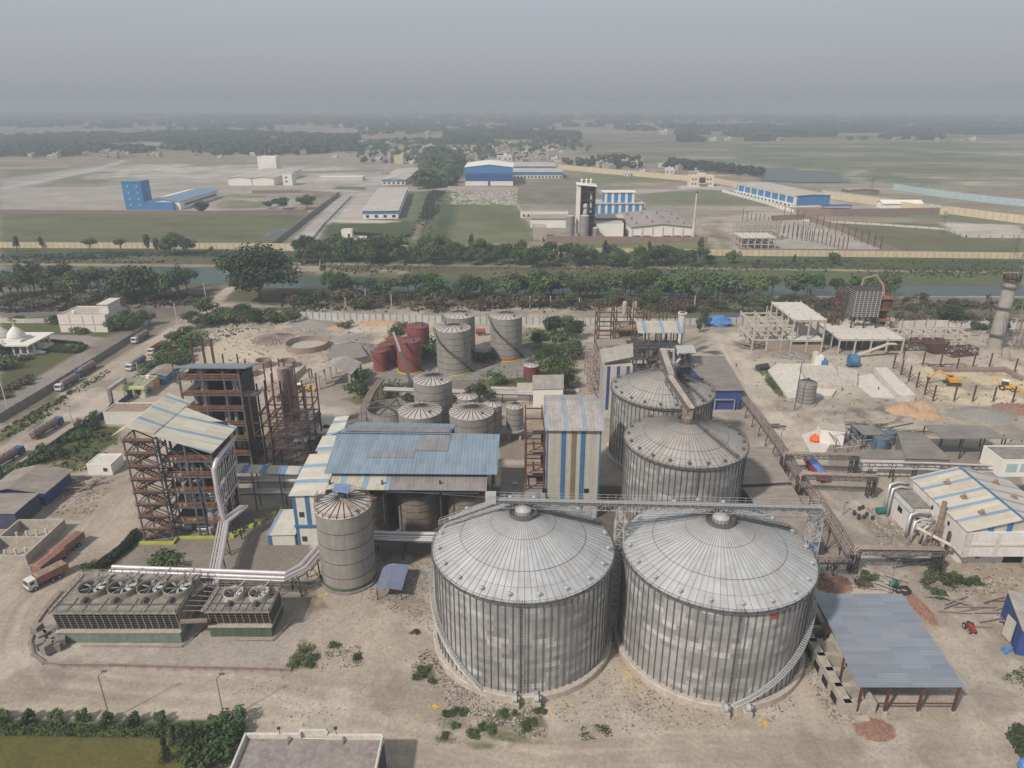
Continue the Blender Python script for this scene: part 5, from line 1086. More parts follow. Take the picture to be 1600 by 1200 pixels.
t = block('guard_house', 'small guard house with mossy flat roof and yellow end wall by the gate', 'building', -140.5,239,-133.5,250,4.0, m_conc_lt, mat('roof_moss',(.25,.27,.17),.9,0,.25,.8,dirt=(.35,.32,.27),dirt_amt=.6), .35, wins=((-139.8,1,1.5,1.8),(-136.5,1,1.5,1.8)))
part('yellow_wall', MB().box(-133.45,246,0,-133.3,250,4.2), m_yellow, t); part('eave', MB().box(-141.5,237.8,3.6,-132.8,239,3.85), m_lime, t); part('roof_tank', MB().lathe(-136,248,[(.7,4.1),(.7,5.2),(.02,5.4)],12), m_whitefar, t)
for x in (-140.8,-137,-133.5): part('post', MB().cb(x,238,0,.35,.35,3.6), m_conc_lt, t)
gable('blue_hut', 'blue walled hut with dusty gable roof beside the guard house', 'hut', -139,251.5,-131.5,262,3.6,1.0, m_blue, m_roofdust, 'y', .5)
block('white_store', 'long low white store at the corner of the grass lot', 'building', -136,216,-121,224,4.0, m_white, m_rustlt, .35)
t = block('pump_house', 'small white pump house with window on the edge of the grass lot', 'building', -122.2,181,-115.2,187.5,3.3, m_whitefar, m_conc_lt, .2, wins=((-117.6,1.2,1.1,1.1),)); 
gable('workshop_shed', 'open workshop shed with dusty gable roof and blue walls at the left edge', 'shed', -139,164.2,-124,176,4.0,1.6, m_navy, m_roofdust, 'y', .8, .42)
t = gable('sheet_shed', 'blue grey sheet metal shed with flat dusty roof at the left edge', 'shed', -142,153,-124.3,162.5,4.6,.15, m_bluegrey_wall, m_roofdust, 'x', .25)
t = thing('concrete_bin', 'roofless concrete bins with stub posts inside, left of the rust trucks', 'bin', (-117,138,0)); s = MB(); h = 2.6
for a in ((-124,138,-112.5,138.4),(-124,138.4,-123.6,153.5),(-112.9,138.4,-112.5,153.5),(-123.6,153.1,-112.9,153.5),(-123.6,145.6,-112.9,145.95)): s.box(a[0],a[1],0,a[2],a[3],h)
part('walls', s, m_conc, t)
for i in range(5):
    for y in (141,149): part('stub_post', MB().cb(-122+i*2.1,y+i*.5,0,.45,.45,1.7), m_conc_lt, t)
s = MB(); s.box(-131,139,0,-124.4,139.3,1.6).box(-131,132,0,-126,132.3,1.4).box(-126.3,126,0,-126,132,1.4); solo('low_wall', s, m_conc, 'unfinished low concrete walls at the left edge below the bins', 'wall')
WG = 'boundary walls of the works'
wallseg('grey road wall along the west side of the approach road', [(-10,664),(60,622),(120,585),(160,560),(196,537),(215,525),(236,508)], 2.6, m_conc_dk, .35, 6, group=WG)
wallseg('grey blue yard wall behind the lower left tankers, broken by bushes', [(-10,762),(55,722),(110,682),(150,662),(168,650),(178,637)], 2.4, m_bluegrey_wall, .3, 5, m_conc_dk, group=WG)
wallseg('pale panel wall along the north edge of the works', [(470,498),(600,502),(730,505),(860,507),(985,509),(1100,508),(1200,505)], 3.4, mat('wall_pale_blue',(.47,.49,.48),.9,0,.12,.2,dirt=(.35,.31,.27),dirt_amt=.5), .3, 3.2, m_conc_dk, group=WG)
wallseg('pale wall behind the concrete frames and chimney', [(1390,512),(1460,510),(1530,512),(1610,514)], 3.2, m_conc_lt, .3, 6, m_conc_dk, group=WG)
wallseg('low white wall left of the two storey white building', [(-20,504),(40,505),(80,504),(96,503)], 2.2, m_conc_lt, .3, 5, group=WG)
# bottom roof
t = thing('roof_terrace_building', 'building at the bottom edge with a weathered flat roof and white parapet', 'building', (-31,84.9,0))
part('wall', MB().box(-42.5,70,0,-20.6,84.9,5.4), m_white, t); part('roof', MB().box(-42.2,70.3,5.41,-20.9,84.6,5.5), mat('roof_weathered',(.23,.205,.19),.9,0,.25,.5,dirt=(.38,.34,.30),dirt_amt=.7), t)
s = MB()
for a in ((-42.5,84.6,-34.0,85,0),(-34.0,84.6,-33.7,85.5,.25),(-33.7,85.1,-29.5,85.5,.25),(-29.7,84.4,-29.4,85.5,.25),(-29.4,84.4,-20.6,84.8,0),(-42.7,70,-42.4,85,0),(-20.8,70,-20.5,84.4,0)): s.box(a[0],a[1],5.3,a[2],a[3],6.4+a[4])
part('parapet', s, m_conc_lt, t); part('blue_wall_strip', MB().box(-20.45,70,0,-20.3,84,5.2), m_bluegrey_wall, t)
for x in (-37,-28): part('roof_lamp', MB().bar((x,84.7,6.4),(x,84.7,7.6),.08).cb(x,84.6,7.6,.5,.3,.35), m_steel_dk, t)
for x in (-35.5,-26.8): part('parapet_stay', MB().bar((x,84.4,6.2),(x,83.4,5.5),.25), m_steel_gr, t)
# topiary and hedge built in the vegetation chunk
# ---------------------------------------------------------------- right side
t = thing('storage_shed', 'open shed with slate blue sheet roof on red posts beside the front right silo', 'shed', (69,94,0))
ys = [(94.0,6.9),(102.0,7.05),(109.8,7.2),(118.2,7.3)]; xs = [(59.2,77.6),(60.0,78.2),(60.7,78.6),(61.2,79.2)]
for i in range(3):
    (ya,za),(yb,zb) = ys[i],ys[i+1]; part('roof', MB().quad((xs[i][0],ya,za+.06*(i%2)),(xs[i][1],ya,za+.06*(i%2)),(xs[i+1][1],yb+.2,zb+.06*(i%2)),(xs[i+1][0],yb+.2,zb+.06*(i%2)),.1), m_roofslate, t)
for x in (60.4,65.2,71.0,77.2): part('post', MB().bar((x,94.6,.9),(x,94.6,6.75),.38), m_rust, t); part('post_base', MB().cb(x,94.6,0,.9,.9,.9), m_conc, t)
for y in (102,110,117):
    for x in (60.6,77.9): part('post', MB().bar((x,y,0),(x,y,6.9),.3), m_rust, t)
part('rail_beam', MB().bar((60.4,94.6,2.6),(77.2,94.6,2.6),.18).bar((60.4,94.6,6.5),(77.2,94.6,6.5),.2).bar((60.4,94.6,6.5),(61,118,6.9),.2), m_rust, t)
t = thing('concrete_dock', 'raised concrete dock with square openings under the slate blue roof', 'platform', (60,94,0)); s = MB()
s.box(57.6,94.5,0,58.0,122,2.8); s.box(63.2,94.5,0,63.6,122,2.8)
for i in range(8): y = 94.5+i*3.8; s.box(58.0,y,0,63.2,y+.9,2.8)
s.box(58.0,94.4,2.2,59.3,122,2.8); s.box(62.2,95.3,2.25,63.2,122,2.82); part('walls', s, m_conc, t)
for i in range(6): part('opening', MB().box(57.45,96.5+i*3.8,.3,57.58,98.6+i*3.8,1.7), m_dark, t)
part('step', MB().box(59.4,92.4,0,61.8,93.5,1.0), m_conc, t)
# bricks, rubble
def heap(name, label, cat, px, py, rx, ry, h, m, n=260, sz=.28, core=None, group=None):
    p = G(px,py); t = thing(name, label, cat, (p.x,p.y,0), 0, group); c = MB(); K = 22; J = 6; vs = [(0,0,h*.93)]; rr = random.Random(px)
    for j in range(1,J+1):
        for k in range(K):
            a = 2*math.pi*k/K; q = j/J; f = 1+rr.uniform(-.12,.12); vs.append((rx*q*f*math.cos(a), ry*q*f*math.sin(a), h*(1-q)**1.0*.95*rr.uniform(.8,1.15) if j < J else -.1))
    fs = [(0,1+k,1+(k+1)%K) for k in range(K)]
    for j in range(J-1):
        for k in range(K): fs.append((1+j*K+k,1+(j+1)*K+k,1+(j+1)*K+(k+1)%K,1+j*K+(k+1)%K))
    obj('mound', c.add(vs,fs), core or m, t, smooth=True)
    if n:
        s = MB()
        for i in range(n):
            a = rr.uniform(0,6.283); q = math.sqrt(rr.random())*1.05; x, y = rx*q*math.cos(a), ry*q*math.sin(a); z = max(0,h*(1-q))
            d = Vector((rr.uniform(-1,1),rr.uniform(-1,1),rr.uniform(-.6,.6))).normalized()*sz*.5; s.bar(Vector((x,y,z))-d, Vector((x,y,z+sz*.3))+d, sz*.55, sz*.4)
        o = obj('bricks' if 'brick' in name else 'lumps', s, m, t); o['kind'] = 'stuff'
    return t
m_brickred = mat('loose_brick', (0.27,0.15,0.11), .9, 0, .35, 4.0, dirt=(.36,.28,.22), dirt_amt=.6, bump=0)
m_orsand = mat('orange_sand', (0.42,0.28,0.18), .95, 0, .15, .5, fine=.15); m_gravel = mat('gravel_grey', (0.25,0.235,0.21), .95, 0, .2, 1.5, fine=.2)
heap('brick_pile', 'heap of orange bricks in front of the concrete dock', 'brick pile', 1366,1140, 3.4,2.4,1.3, m_brickred, 700)
heap('brick_pile', 'heap of bricks behind the front right silo beside the dock roof', 'brick pile', 1300,912, 4.6,3.6,1.4, m_brickred, 600)
heap('brick_pile', 'long brick stack along the right edge of the slate blue roof', 'brick pile', 1440,952, 1.6,5.0,1.2, m_brickred, 500)
heap('sand_pile', 'orange sand heap in the middle of the construction yard', 'sand pile', 1412,642, 6.5,5,3.2, m_orsand, 0); heap('sand_pile', 'second orange sand heap overlapping the first on its right', 'sand pile', 1446,650, 7,4,2.4, m_orsand, 0)
heap('sand_pile', 'lower left shoulder of orange sand beside the concrete trough', 'sand pile', 1440,636, 6,5,2.6, m_orsand, 0)
heap('gravel_pile', 'grey gravel heap right of the orange sand', 'gravel pile', 1540,648, 11,7,2.2, m_gravel, 0); heap('brick_pile', 'reddish brick rubble heap at the right edge beyond the gravel', 'brick pile', 1592,640, 9,6,1.2, m_brickred, 400)
heap('gravel_pile', 'grey gravel heap on the north sand yard by the wall', 'gravel pile', 490,507, 13,7,2.6, m_gravel, 0); heap('sand_pile', 'orange sand spread by the north wall', 'sand pile', 596,506, 13,5,1.8, m_orsand, 0); heap('sand_pile', 'small orange sand heap beside the shrubs on the sand yard', 'sand pile', 527,513, 5,3,1.6, m_orsand, 0)
heap('gravel_pile', 'grey dirt heap in front of the concrete frame building', 'gravel pile', 1240,556, 10,5,2.2, m_gravel, 200, .5); heap('gravel_pile', 'grey rubble heap right of the shallow ring', 'gravel pile', 552,545, 12,8,3.0, m_gravel, 200, .6)
heap('gravel_pile', 'rubbish covered dirt mound by the tall grey tank', 'gravel pile', 632,873, 2.4,2,1.0, m_gravel, 60, .3)
# scattered rubble and rubbish round the silos
def scatter(name, label, cat, polys, n, m, smin, smax, seed):
    rr = random.Random(seed); s = MB()
    for poly in polys:
        P = [G(*p) for p in poly]; x0, x1 = min(p.x for p in P), max(p.x for p in P); y0, y1 = min(p.y for p in P), max(p.y for p in P); k = 0; g = 0
        while k < n and g < n*12:
            g += 1; x, y = rr.uniform(x0,x1), rr.uniform(y0,y1); ins = False
            for i in range(len(P)):
                a, b = P[i], P[(i+1)%len(P)]
                if (a.y > y) != (b.y > y) and x < (b.x-a.x)*(y-a.y)/(b.y-a.y)+a.x: ins = not ins
            if not ins or (x-2.1)**2+(y-115)**2 < 17.9**2 or (x-38.8)**2+(y-113.4)**2 < 18.3**2: continue
            k += 1; z = rr.uniform(smin,smax); d = Vector((rr.uniform(-1,1),rr.uniform(-1,1),rr.uniform(-.2,.2))).normalized()*z*rr.uniform(.4,1.2); s.bar(Vector((x,y,.02))-d, Vector((x,y,z*.25))+d, z*rr.uniform(.4,1), z*.35)
    o = obj(name, s, m); tag(o, label, cat, kind='stuff'); return o
m_rub_lt = mat('rubble_pale', (0.43,0.39,0.34), .9, 0, .3, 1.5, bump=0); m_rub_dk = mat('rubble_dark', (0.16,0.13,0.11), .9, 0, .4, 1.5, bump=0); m_rag = mat('sack_yellow', (0.60,0.42,0.06), .9, 0, .3, 1.0, bump=0)
near = [[(800,1112),(1000,1150),(1240,1125),(1240,1085),(1100,1100),(960,980),(900,1070)], [(680,1010),(700,1110),(830,1150),(830,1100),(700,1060)], [(560,930),(680,990),(680,880),(600,870)], [(1250,1040),(1300,1130),(1340,1130),(1290,1010)]]
scatter('rubble', 'pale broken concrete and rubbish strewn round the feet of the silos', 'rubble', near, 420, m_rub_lt, .07, .30, 5); scatter('rubble', 'dark scraps strewn round the feet of the silos', 'rubble', near, 420, m_rub_dk, .06, .28, 6)
scatter('rubble', 'yellow sacking torn and strewn between the front silos', 'rubble', [[(860,1085),(905,1080),(905,1110),(855,1115)],[(970,1045),(990,1045),(990,1060),(975,1060)],[(1180,1120),(1200,1118),(1200,1140),(1185,1140)],[(495,930),(512,928),(512,940),(498,940)],[(668,1100),(692,1098),(690,1108),(675,1110)]], 14, m_rag, .10, .38, 8)
yard = [[(1160,510),(1600,505),(1600,700),(1400,690),(1190,640)], [(320,500),(650,500),(600,560),(340,600)]]
scatter('rubble', 'debris and stones scattered over the construction yards', 'rubble', yard, 500, m_rub_dk, .15, .7, 9); scatter('rubble', 'pale debris scattered over the construction yards', 'rubble', yard, 420, m_rub_lt, .15, .7, 10)
scatter('rubble', 'pebbles and clods on the dusty road', 'rubble', [[(350,1060),(690,1050),(700,1150),(380,1130)],[(480,900),(680,900),(680,1050),(470,1040)],[(1350,1080),(1560,1000),(1560,1160),(1300,1190)]], 420, m_gravel, .05, .22, 11)
small = [[(1450,890),(1600,880),(1600,1000),(1520,950)],[(110,755),(180,745),(140,810),(85,800)],[(1350,790),(1400,800),(1430,860),(1370,850)]]
scatter('rubble', 'dark scrap and stones on the weedy ground beside sheds and hall', 'rubble', small, 130, m_rub_dk, .1, .45, 21); scatter('rubble', 'pale scrap and stones on the weedy ground beside sheds and hall', 'rubble', small, 90, m_rub_lt, .1, .45, 22)
# planks and scrap
def planks(label, px, py, n, L, m, spread, seed, rz=0):
    p = G(px,py); s = MB(); rr = random.Random(seed)
    for i in range(n):
        a = rz+rr.uniform(-.5,.5); x, y = rr.uniform(-spread,spread), rr.uniform(-spread*.5,spread*.5); d = Vector((math.cos(a),math.sin(a),rr.uniform(-.03,.06)))*L*rr.uniform(.4,.6); s.bar(p+Vector((x,y,.3+i*.05))-d, p+Vector((x,y,.3+i*.05))+d, rr.uniform(.2,.5), .12)
    o = solo('scrap_pile', s, m, label, 'scrap', 'heaps of scrap beams and planks'); o['kind'] = 'stuff'
planks('grey planks stacked behind the slate blue roof', 1372,912, 14,5,m_conc, 4, 1, -.6); planks('scrap timber beside the brick stack at the right road', 1540,960, 22,6,m_pipe_br, 9, 2); planks('pipes and plates on the ground under the lower gantry', 1430,880, 12,6,m_steel_gr, 4, 3, -.1)
planks('dark steel sections lying along the construction yard', 1380,672, 14,16,m_steel_dk, 8, 4, -.05); planks('rusty beams piled left of the concrete frame building', 1172,540, 26,9,m_pipe_br, 6, 5, -.8); planks('timber and beams in front of the workshop sheds', 112,765, 20,5,m_pipe_br, 6, 6, .5); planks('scrap heap by the small white pump house', 130,752, 16,3,m_conc, 4, 7)
planks('steel sections beside the mustard coloured pit', 1490,575, 14,9,m_rust, 9, 8); planks('rusty plates by the chimney foot', 1520,520, 16,9,m_rust, 14, 9)
for lab, px, py in (('pile of rods beside the elevator tower yard',1112,552),('tangled rods on the pale yard',1212,668)): planks(lab, px, py, 10, 4, m_steel_gr, 3, px)
# ---------------------------------------------------------------- long dusty roofs behind the silos
def roofbld(name, label, pxs, z, zb, wall, roof, cat='building', open_=False, nb=None, group=None, th=.2, posts=True):
    # roof corners given as photo pixels at height z (front left, front right, back right, back left)
    zz = z if isinstance(z, (list,tuple)) else (z,z,zb,zb); P = [G(*p, zz[i]) for i, p in enumerate(pxs)]; t = thing(name, label, cat, (P[0].x,P[0].y,0), 0, group)
    part('roof', MB().quad(P[0],P[1],P[2],P[3],th), roof, t); c = sum(P, Vector())/4; Q = [c+(p-c)*.96 for p in P]
    if not open_:
        s = MB()
        for i in range(4):
            a, b = Q[i], Q[(i+1)%4]; s.add([(a.x,a.y,0),(b.x,b.y,0),(b.x,b.y,b.z-.25),(a.x,a.y,a.z-.25)],[(0,1,2,3)])
        part('wall', s, wall, t)
    else:
        for i in range(4):
            a, b = Q[i], Q[(i+1)%4]; k = max(1,round((b-a).length/7))
            for j in range(k): q = a.lerp(b,j/k); part('post', MB().bar((q.x,q.y,0),(q.x,q.y,q.z-th),.3), wall, t)
    return t
m_rd2 = mat('roof_dark_dust', (0.20,0.185,0.17), .8, 0, .1, .15, dirt=(.27,.24,.21), dirt_amt=.5, corr=1, pitch=1.4, bump=.3)
t = roofbld('warehouse', 'long low warehouse with dark dusty roof right of the farthest silo', [(1114,610),(1163,610),(1132,556),(1062,556)], 7.5, 8.5, m_navy, m_rd2)
roofbld('canopy', 'small canopy with white hut in front of the dark dusty warehouse', [(1117,625),(1149,625),(1141,617),(1112,617)], 4, 4.4, m_galv_lt, m_roofgrey, 'canopy', True)
roofbld('warehouse', 'dusty gable roofed warehouse beside the middle silo, upper slope pair', [(1158,757),(1236,753),(1200,697),(1150,700)], 6.5, 6.8, m_tank_dk, m_roofdust)
roofbld('warehouse', 'dusty roofed warehouse between middle silo and pipe rack with blue gable', [(1222,842),(1285,846),(1238,758),(1160,762)], 6.2, 6.8, m_blue, m_roofdust)
roofbld('blue_lean_to', 'blue fronted lean-to under the right end of the catwalk', [(1238,866),(1270,880),(1262,848),(1232,830)], 3.5, 4.5, m_blue, m_blue, 'building')
# ---------------------------------------------------------------- white factory at the right edge
m_fac = mat('factory_render', (0.70,0.67,0.64), .85, 0, .06, .3, dirt=(.44,.39,.34), dirt_amt=.4, streak=.3)
t = thing('factory_hall', 'large white rendered hall with cream and blue striped gable roof at the right edge', 'factory', (103,136,0))
part('wall', MB().box(103,136.4,3.5,127,160,9.9), m_fac, t); part('lower_wall', MB().box(104,139,0,127,159,3.5), m_fac, t)
part('gable_wall', MB().add([(103.2,137.0,9.9),(126.8,137.0,9.9),(114.5,137.0,13.1)],[(0,1,2)]).add([(103.2,159.8,9.9),(126.8,159.8,9.9),(114.5,159.8,13.1)],[(0,2,1)]), m_cs, t)
for x in (107.5,111.6,118): part('blue_stripe', MB().add([(x,136.9,9.92),(x+1.3,136.9,9.92),(x+1.3,136.9,9.9+max(.3,(3.1-abs(x+.6-114.5)*.27))),(x,136.9,9.9+max(.3,(3.1-abs(x+.6-114.5)*.27)))],[(0,1,2,3)]), m_blue, t)
m_fr = mat('factory_roof_striped', (0.53,0.48,0.39), .6, 0, .06, .3, dirt=(.40,.33,.26), dirt_amt=.35, corr=1, pitch=.7, stripes=(1,4.9,.22,.6,(.20,.31,.43)))
part('roof', MB().quad((102.6,136.3,10.1),(114.5,136.3,13.3),(114.5,161.5,13.3),(102.6,161.5,10.1),.12), m_fr, t); part('roof', MB().quad((114.5,136.3,13.3),(127.5,136.3,9.9),(127.5,161.5,9.9),(114.5,161.5,13.3),.12), m_fr, t)
part('ridge_cap', MB().bar((114.5,136.2,13.4),(114.5,161.6,13.4),.6,.12), m_blue, t)
for x, z in ((108.5,11.85),(120.5,11.85)):
    for y in (141.5,148.5,155.5): v = part('roof_ventilator', MB().cb(x,y,z,1.3,1.3,.25).lathe(x,y,[(.3,z+.2),(.45,z+.6),(.3,z+.95),(.02,z+1.0)],10), m_rustlt, t)
s = MB()
for y in (136.3,144.5,152.5): s.box(102.85,y,3.5,102.98,y+.7,9.9)
s.box(102.83,136.4,3.2,102.99,160,3.7)
for x in (103,109.5,117.5,125): s.box(x,136.2,3.5,x+.9,136.38,9.8)
s.box(103,136.18,6.4,127,136.38,6.9); part('pilasters', s, m_conc_lt, t)
for y in (143,150): part('window', MB().box(102.9,y+.3,7.2,103.0,y+1.0,8.2), m_dark, t)
part('doorway', MB().box(114.5,138.9,0,119,138.98,3.3), m_dark, t); part('window', MB().box(108,138.9,1.2,108.9,138.98,2.4), m_blue, t)
t = thing('factory_annex', 'white annex with light blue trim and bulky clad ducts at the hall west wall', 'building', (99,150,0))
part('wall', MB().box(98.6,151,0,102.8,162,7.4), m_fac, t); part('blue_trim', MB().box(98.5,150.9,5.2,98.58,162,5.9).box(98.5,150.9,0,99,150.98,7.4), m_cyan, t); part('window', MB().box(98.48,155,3.2,98.57,157,4.6), m_dark, t); part('window', MB().box(99.8,150.9,3.2,101.2,150.97,4.6), m_dark, t); part('roof', MB().box(98.4,150.8,7.4,102.7,162.2,7.7), m_conc_dk, t)
for k, (y, z) in enumerate(((161,8.3),(159.5,7.9),(150,6.2),(147.8,5.6))):
    part('duct', MB().tube([(102.6,y,z),(99.5,y,z+.6),(97.6,y-.3,z),(97.2,y-.6,z-2.5),(97.2,y-.8,.4)], .33, 10), m_pipe, t, smooth=True)
for k, y in enumerate((146.5,145)): part('duct', MB().tube([(102.8,y,4.6),(100.2,y,5.2),(99.2,y,4.0),(99.2,y,.3)], .38, 10), mat('duct_beige',(.48,.43,.37),.6,.1,.15,.8), t, smooth=True)
t = thing('exhaust_stack', 'rusty twin exhaust stack rising beside the white hall', 'stack', (101,143,0))
part('stack', MB().lathe(101.2,144.2,[(.55,0),(.55,13.2),(.4,13.2),(.4,12)],14), m_rustlt, t); part('stack', MB().lathe(101.6,140.6,[(.35,0),(.35,7.4),(.25,7.4)],12), m_rust, t); part('frame', MB().truss((100,142.6,0),(100,142.6,9),1.8,1.8,.12,2), m_pipe_br, t)
part('beige_pipe', MB().tube([(98.3,149,3.6),(100.8,137.8,5.5)], .4, 10), m_conc_lt, t)
s = MB()
for k in range(9): s.lathe(random.uniform(89,95),random.uniform(157,163),[(.4,0),(.4,1.0),(.02,1.02)],10)
solo('drums', s, m_steel_dk, 'dark drums clustered by the annex of the white hall', 'drum')['kind'] = 'stuff'
solo('green_tank', MB().tube([(95.2,160,1),(98,160.4,1)],.9,12), mat('tank_green',(.02,.16,.12),.6), 'dark green horizontal drum next to the hall ducts', 'tank')
# pipe racks
RK = 'pipe racks of the works'; p8 = [(-1.25,.11,0),(-.7,.16,0),(-.1,.10,0),(.45,.15,0),(1.1,.11,0)]
def W3(px,py,z): v = G(px,py,z); return (v.x,v.y)
pipe_rack('pipe_rack', 'long low pipe rack following the west edge of the yard road', [W3(1150,604,4.5),W3(1190,655,4.5),W3(1224,703,4.5),W3(1262,762,4.5)], p8, 4.5, 3, 7, m_pipe_br, group=RK)
pipe_rack('pipe_rack', 'raised pipe rack running down to the lower gantry corner', [W3(1268,765,6.5),W3(1300,812,6.5),W3(1333,868,6.5)], p8, 6.5, 3, 7, m_pipe_br, group=RK)
pipe_rack('pipe_rack', 'bundle of pipes turning left behind the front right silo', [W3(1330,872,4.5),W3(1272,872,4.5),W3(1200,866,4.5)], p8, 4.2, 3, 6, m_pipe_br, group=RK)
def gantry(label, a, b, h, r=.35):
    A, B = Vector((*a,0)), Vector((*b,0)); t = thing('pipe_gantry', label, 'pipe gantry', (A.x,A.y,0), 0, 'pipe gantries over the yard road')
    part('truss', MB().truss(A+Vector((0,0,h)), B+Vector((0,0,h)), 1.8, .9, .16, 1.8), m_steel_gr, t)
    for q in (A,B): part('leg_frame', MB().truss((q.x,q.y,0),(q.x,q.y,h), 1.6, 1.4, .2, 1.8), m_steel_dk, t)
    for o in (-.5,.3): part('pipe', MB().tube([(A.x-.6,A.y+o,1),(A.x-.6,A.y+o,h+.9),(A.x,A.y+o,h+1.4),(B.x,B.y+o,h+1.4),(B.x+.7,B.y+o,h+.9),(B.x+.7,B.y+o,1.5)], r, 10), m_pipe if r > .3 else m_pipe_br, t, smooth=True)
    return t
a, b = W3(1228,712,6), W3(1338,715,6); gantry('upper pipe gantry with one white pipe across the yard road', a, b, 5.6, .22)
a, b = W3(1254,744,6), W3(1366,748,6); gantry('middle pipe gantry carrying grey brown pipes across the yard road', a, b, 5.6, .3)
a, b = W3(1340,862,6), W3(1470,864,6); gantry('lower pipe gantry in front of the white hall across the yard road', a, b, 5.8, .28)
pipe_rack('pipe_rack', 'straight white pipe on posts running east to the white hall', [W3(1345,722,5.6),W3(1450,724,5.6),W3(1550,728,5.6)], [(-1,.2,-1),(0,.3,0.4),(.6,.15,-1)], 5.0, 2, 7, m_pipe, group=RK)
s = MB(); p, q = G(1370,742), G(1465,742); s.box(p.x,p.y,0,q.x,p.y+.4,2.6); solo('yard_wall', s, m_white, 'low white wall under the straight white pipe', 'wall')
# equipment yard
t = roofbld('pump_building', 'white building with sunken flat roof and black window in the equipment yard', [(1283,670),(1322,674),(1320,662),(1277,661)], 5.0, 5.0, m_whitefar, m_conc); p = G(1300,692)
part('window', MB().box(p.x-.4,G(1283,670,5).y-.15,1.6,p.x+2.2,G(1283,670,5).y-.05,2.8), m_dark, t)
roofbld('canopy', 'dusty grey canopy over the blue tanks in the equipment yard', [(1349,679),(1386,680),(1366,665),(1330,663)], 5.0, 5.2, m_steel_dk, m_rd2, 'canopy', True)
roofbld('process_building', 'flat grey roofed building right of the blue tanks', [(1415,716),(1487,718),(1442,676),(1402,675)], 5.0, 5.0, m_conc_dk, m_rd2)
roofbld('process_building', 'low grey roofed strip building under the straight white pipe', [(1345,716),(1416,718),(1410,703),(1345,702)], 4.5, 4.5, m_white, m_rd2)
roofbld('canopy', 'wide dark canopy at the back right of the equipment yard', [(1472,685),(1575,685),(1540,665),(1443,664)], 7.0, 7.2, m_steel_dk, m_rd2, 'canopy', True)
roofbld('canopy', 'small greyish canopy at the right edge beyond the wide one', [(1580,687),(1620,688),(1600,678),(1568,678)], 5.0, 5.2, m_steel_dk, m_roofgrey, 'canopy', True)
roofbld('lean_to', 'lean-to with slate blue roof at the right edge', [(1562,707),(1590,707),(1572,694),(1550,694)], 5.0, 5.2, m_conc_dk, m_roofslate)
roofbld('process_building', 'brown dusty roofed building at the right edge above the white hall', [(1565,712),(1625,712),(1610,690),(1575,690)], 4.4, 4.6, m_conc_dk, m_roofdust)
t = block('white_building', 'white building with glazed strip and steel posts at the right edge', 'building', *(lambda a,b:(a.x,a.y,a.x+16,a.y+9))(G(1560,745),0), 5.2, m_whitefar, m_conc_dk, .3); p = G(1560,745)
for k in range(3): part('window', MB().box(p.x+1.5+k*4,p.y-.1,1.6,p.x+4.6+k*4,p.y-.02,4.2), m_cyan, t)
t = block('tank_building', 'dark yard building with blue framed doors beside the hall roof at the right edge', 'building', 131,150,147,166,5, m_conc_dk, m_steel_dk, .6)
mtb = mat('tank_blue', (0.10,0.17,0.23), .6, .1, .15, .6, dirt=(.25,.25,.25), dirt_amt=.4)
for i, (px, yb, r, h, lb) in enumerate([(1338,690,1.5,4.4,'slim blue tank beside the canopy in the equipment yard'),(1378,708,2.2,4.4,'wide blue tank in front, nearest the long white pipe'),(1391,697,2.2,4.2,'blue tank behind the front wide one'),(1367,697,1.8,3.4,'low blue grey tank between the two wide ones')]):
    p = G(px,yb); tank(lb, p.x, p.y+r, r, h, .4, mtb, mtb, 8, 2, mrib=m_steel_gr, group='blue tanks in the equipment yard', n=24)
t = thing('pipework', 'maze of thin white pipes and steel between the blue tanks', 'pipework', tuple(G(1340,705))); rr = random.Random(5)
c0 = G(1340,702)
for i in range(34):
    x, y = c0.x+rr.uniform(-8,10), c0.y+rr.uniform(-3,8); z = rr.uniform(.5,3.5); L = rr.uniform(1.5,5)
    part('pipe', MB().tube([(x,y,z),(x,y,z+rr.uniform(.5,1.5)),(x+(L if i % 2 else 0),y+(0 if i % 2 else L),z+1.2)], rr.uniform(.06,.14), 6), m_pipe if i % 3 else m_pipe_br, t)
s = MB()
for i in range(5): s.bar((c0.x-8+i*4,c0.y-2,0),(c0.x-8+i*4,c0.y-2,4),.2); s.bar((c0.x-8+i*4,c0.y+6,0),(c0.x-8+i*4,c0.y+6,4),.2); s.bar((c0.x-8+i*4,c0.y-2,4),(c0.x-8+i*4,c0.y+6,4),.2)
part('frame', s, m_steel_gr, t)
p = G(1273,690); solo('tarpaulin', MB().blob((p.x,p.y,.9),(1.8,1.5,1.4),9,6,.3), m_orangefab, 'crumpled orange tarpaulin heap on the pale slab by the pump building', 'tarpaulin')
p = G(1270,700); s = MB(); P = [G(1252,680),(G(1266,706)),(G(1288,710)),(G(1300,690)),(G(1275,672))]; s.prism([(q.x,q.y) for q in P],0,.15); solo('slab', s, m_conc_lt, 'pale concrete slab corner in front of the white pump building', 'slab')
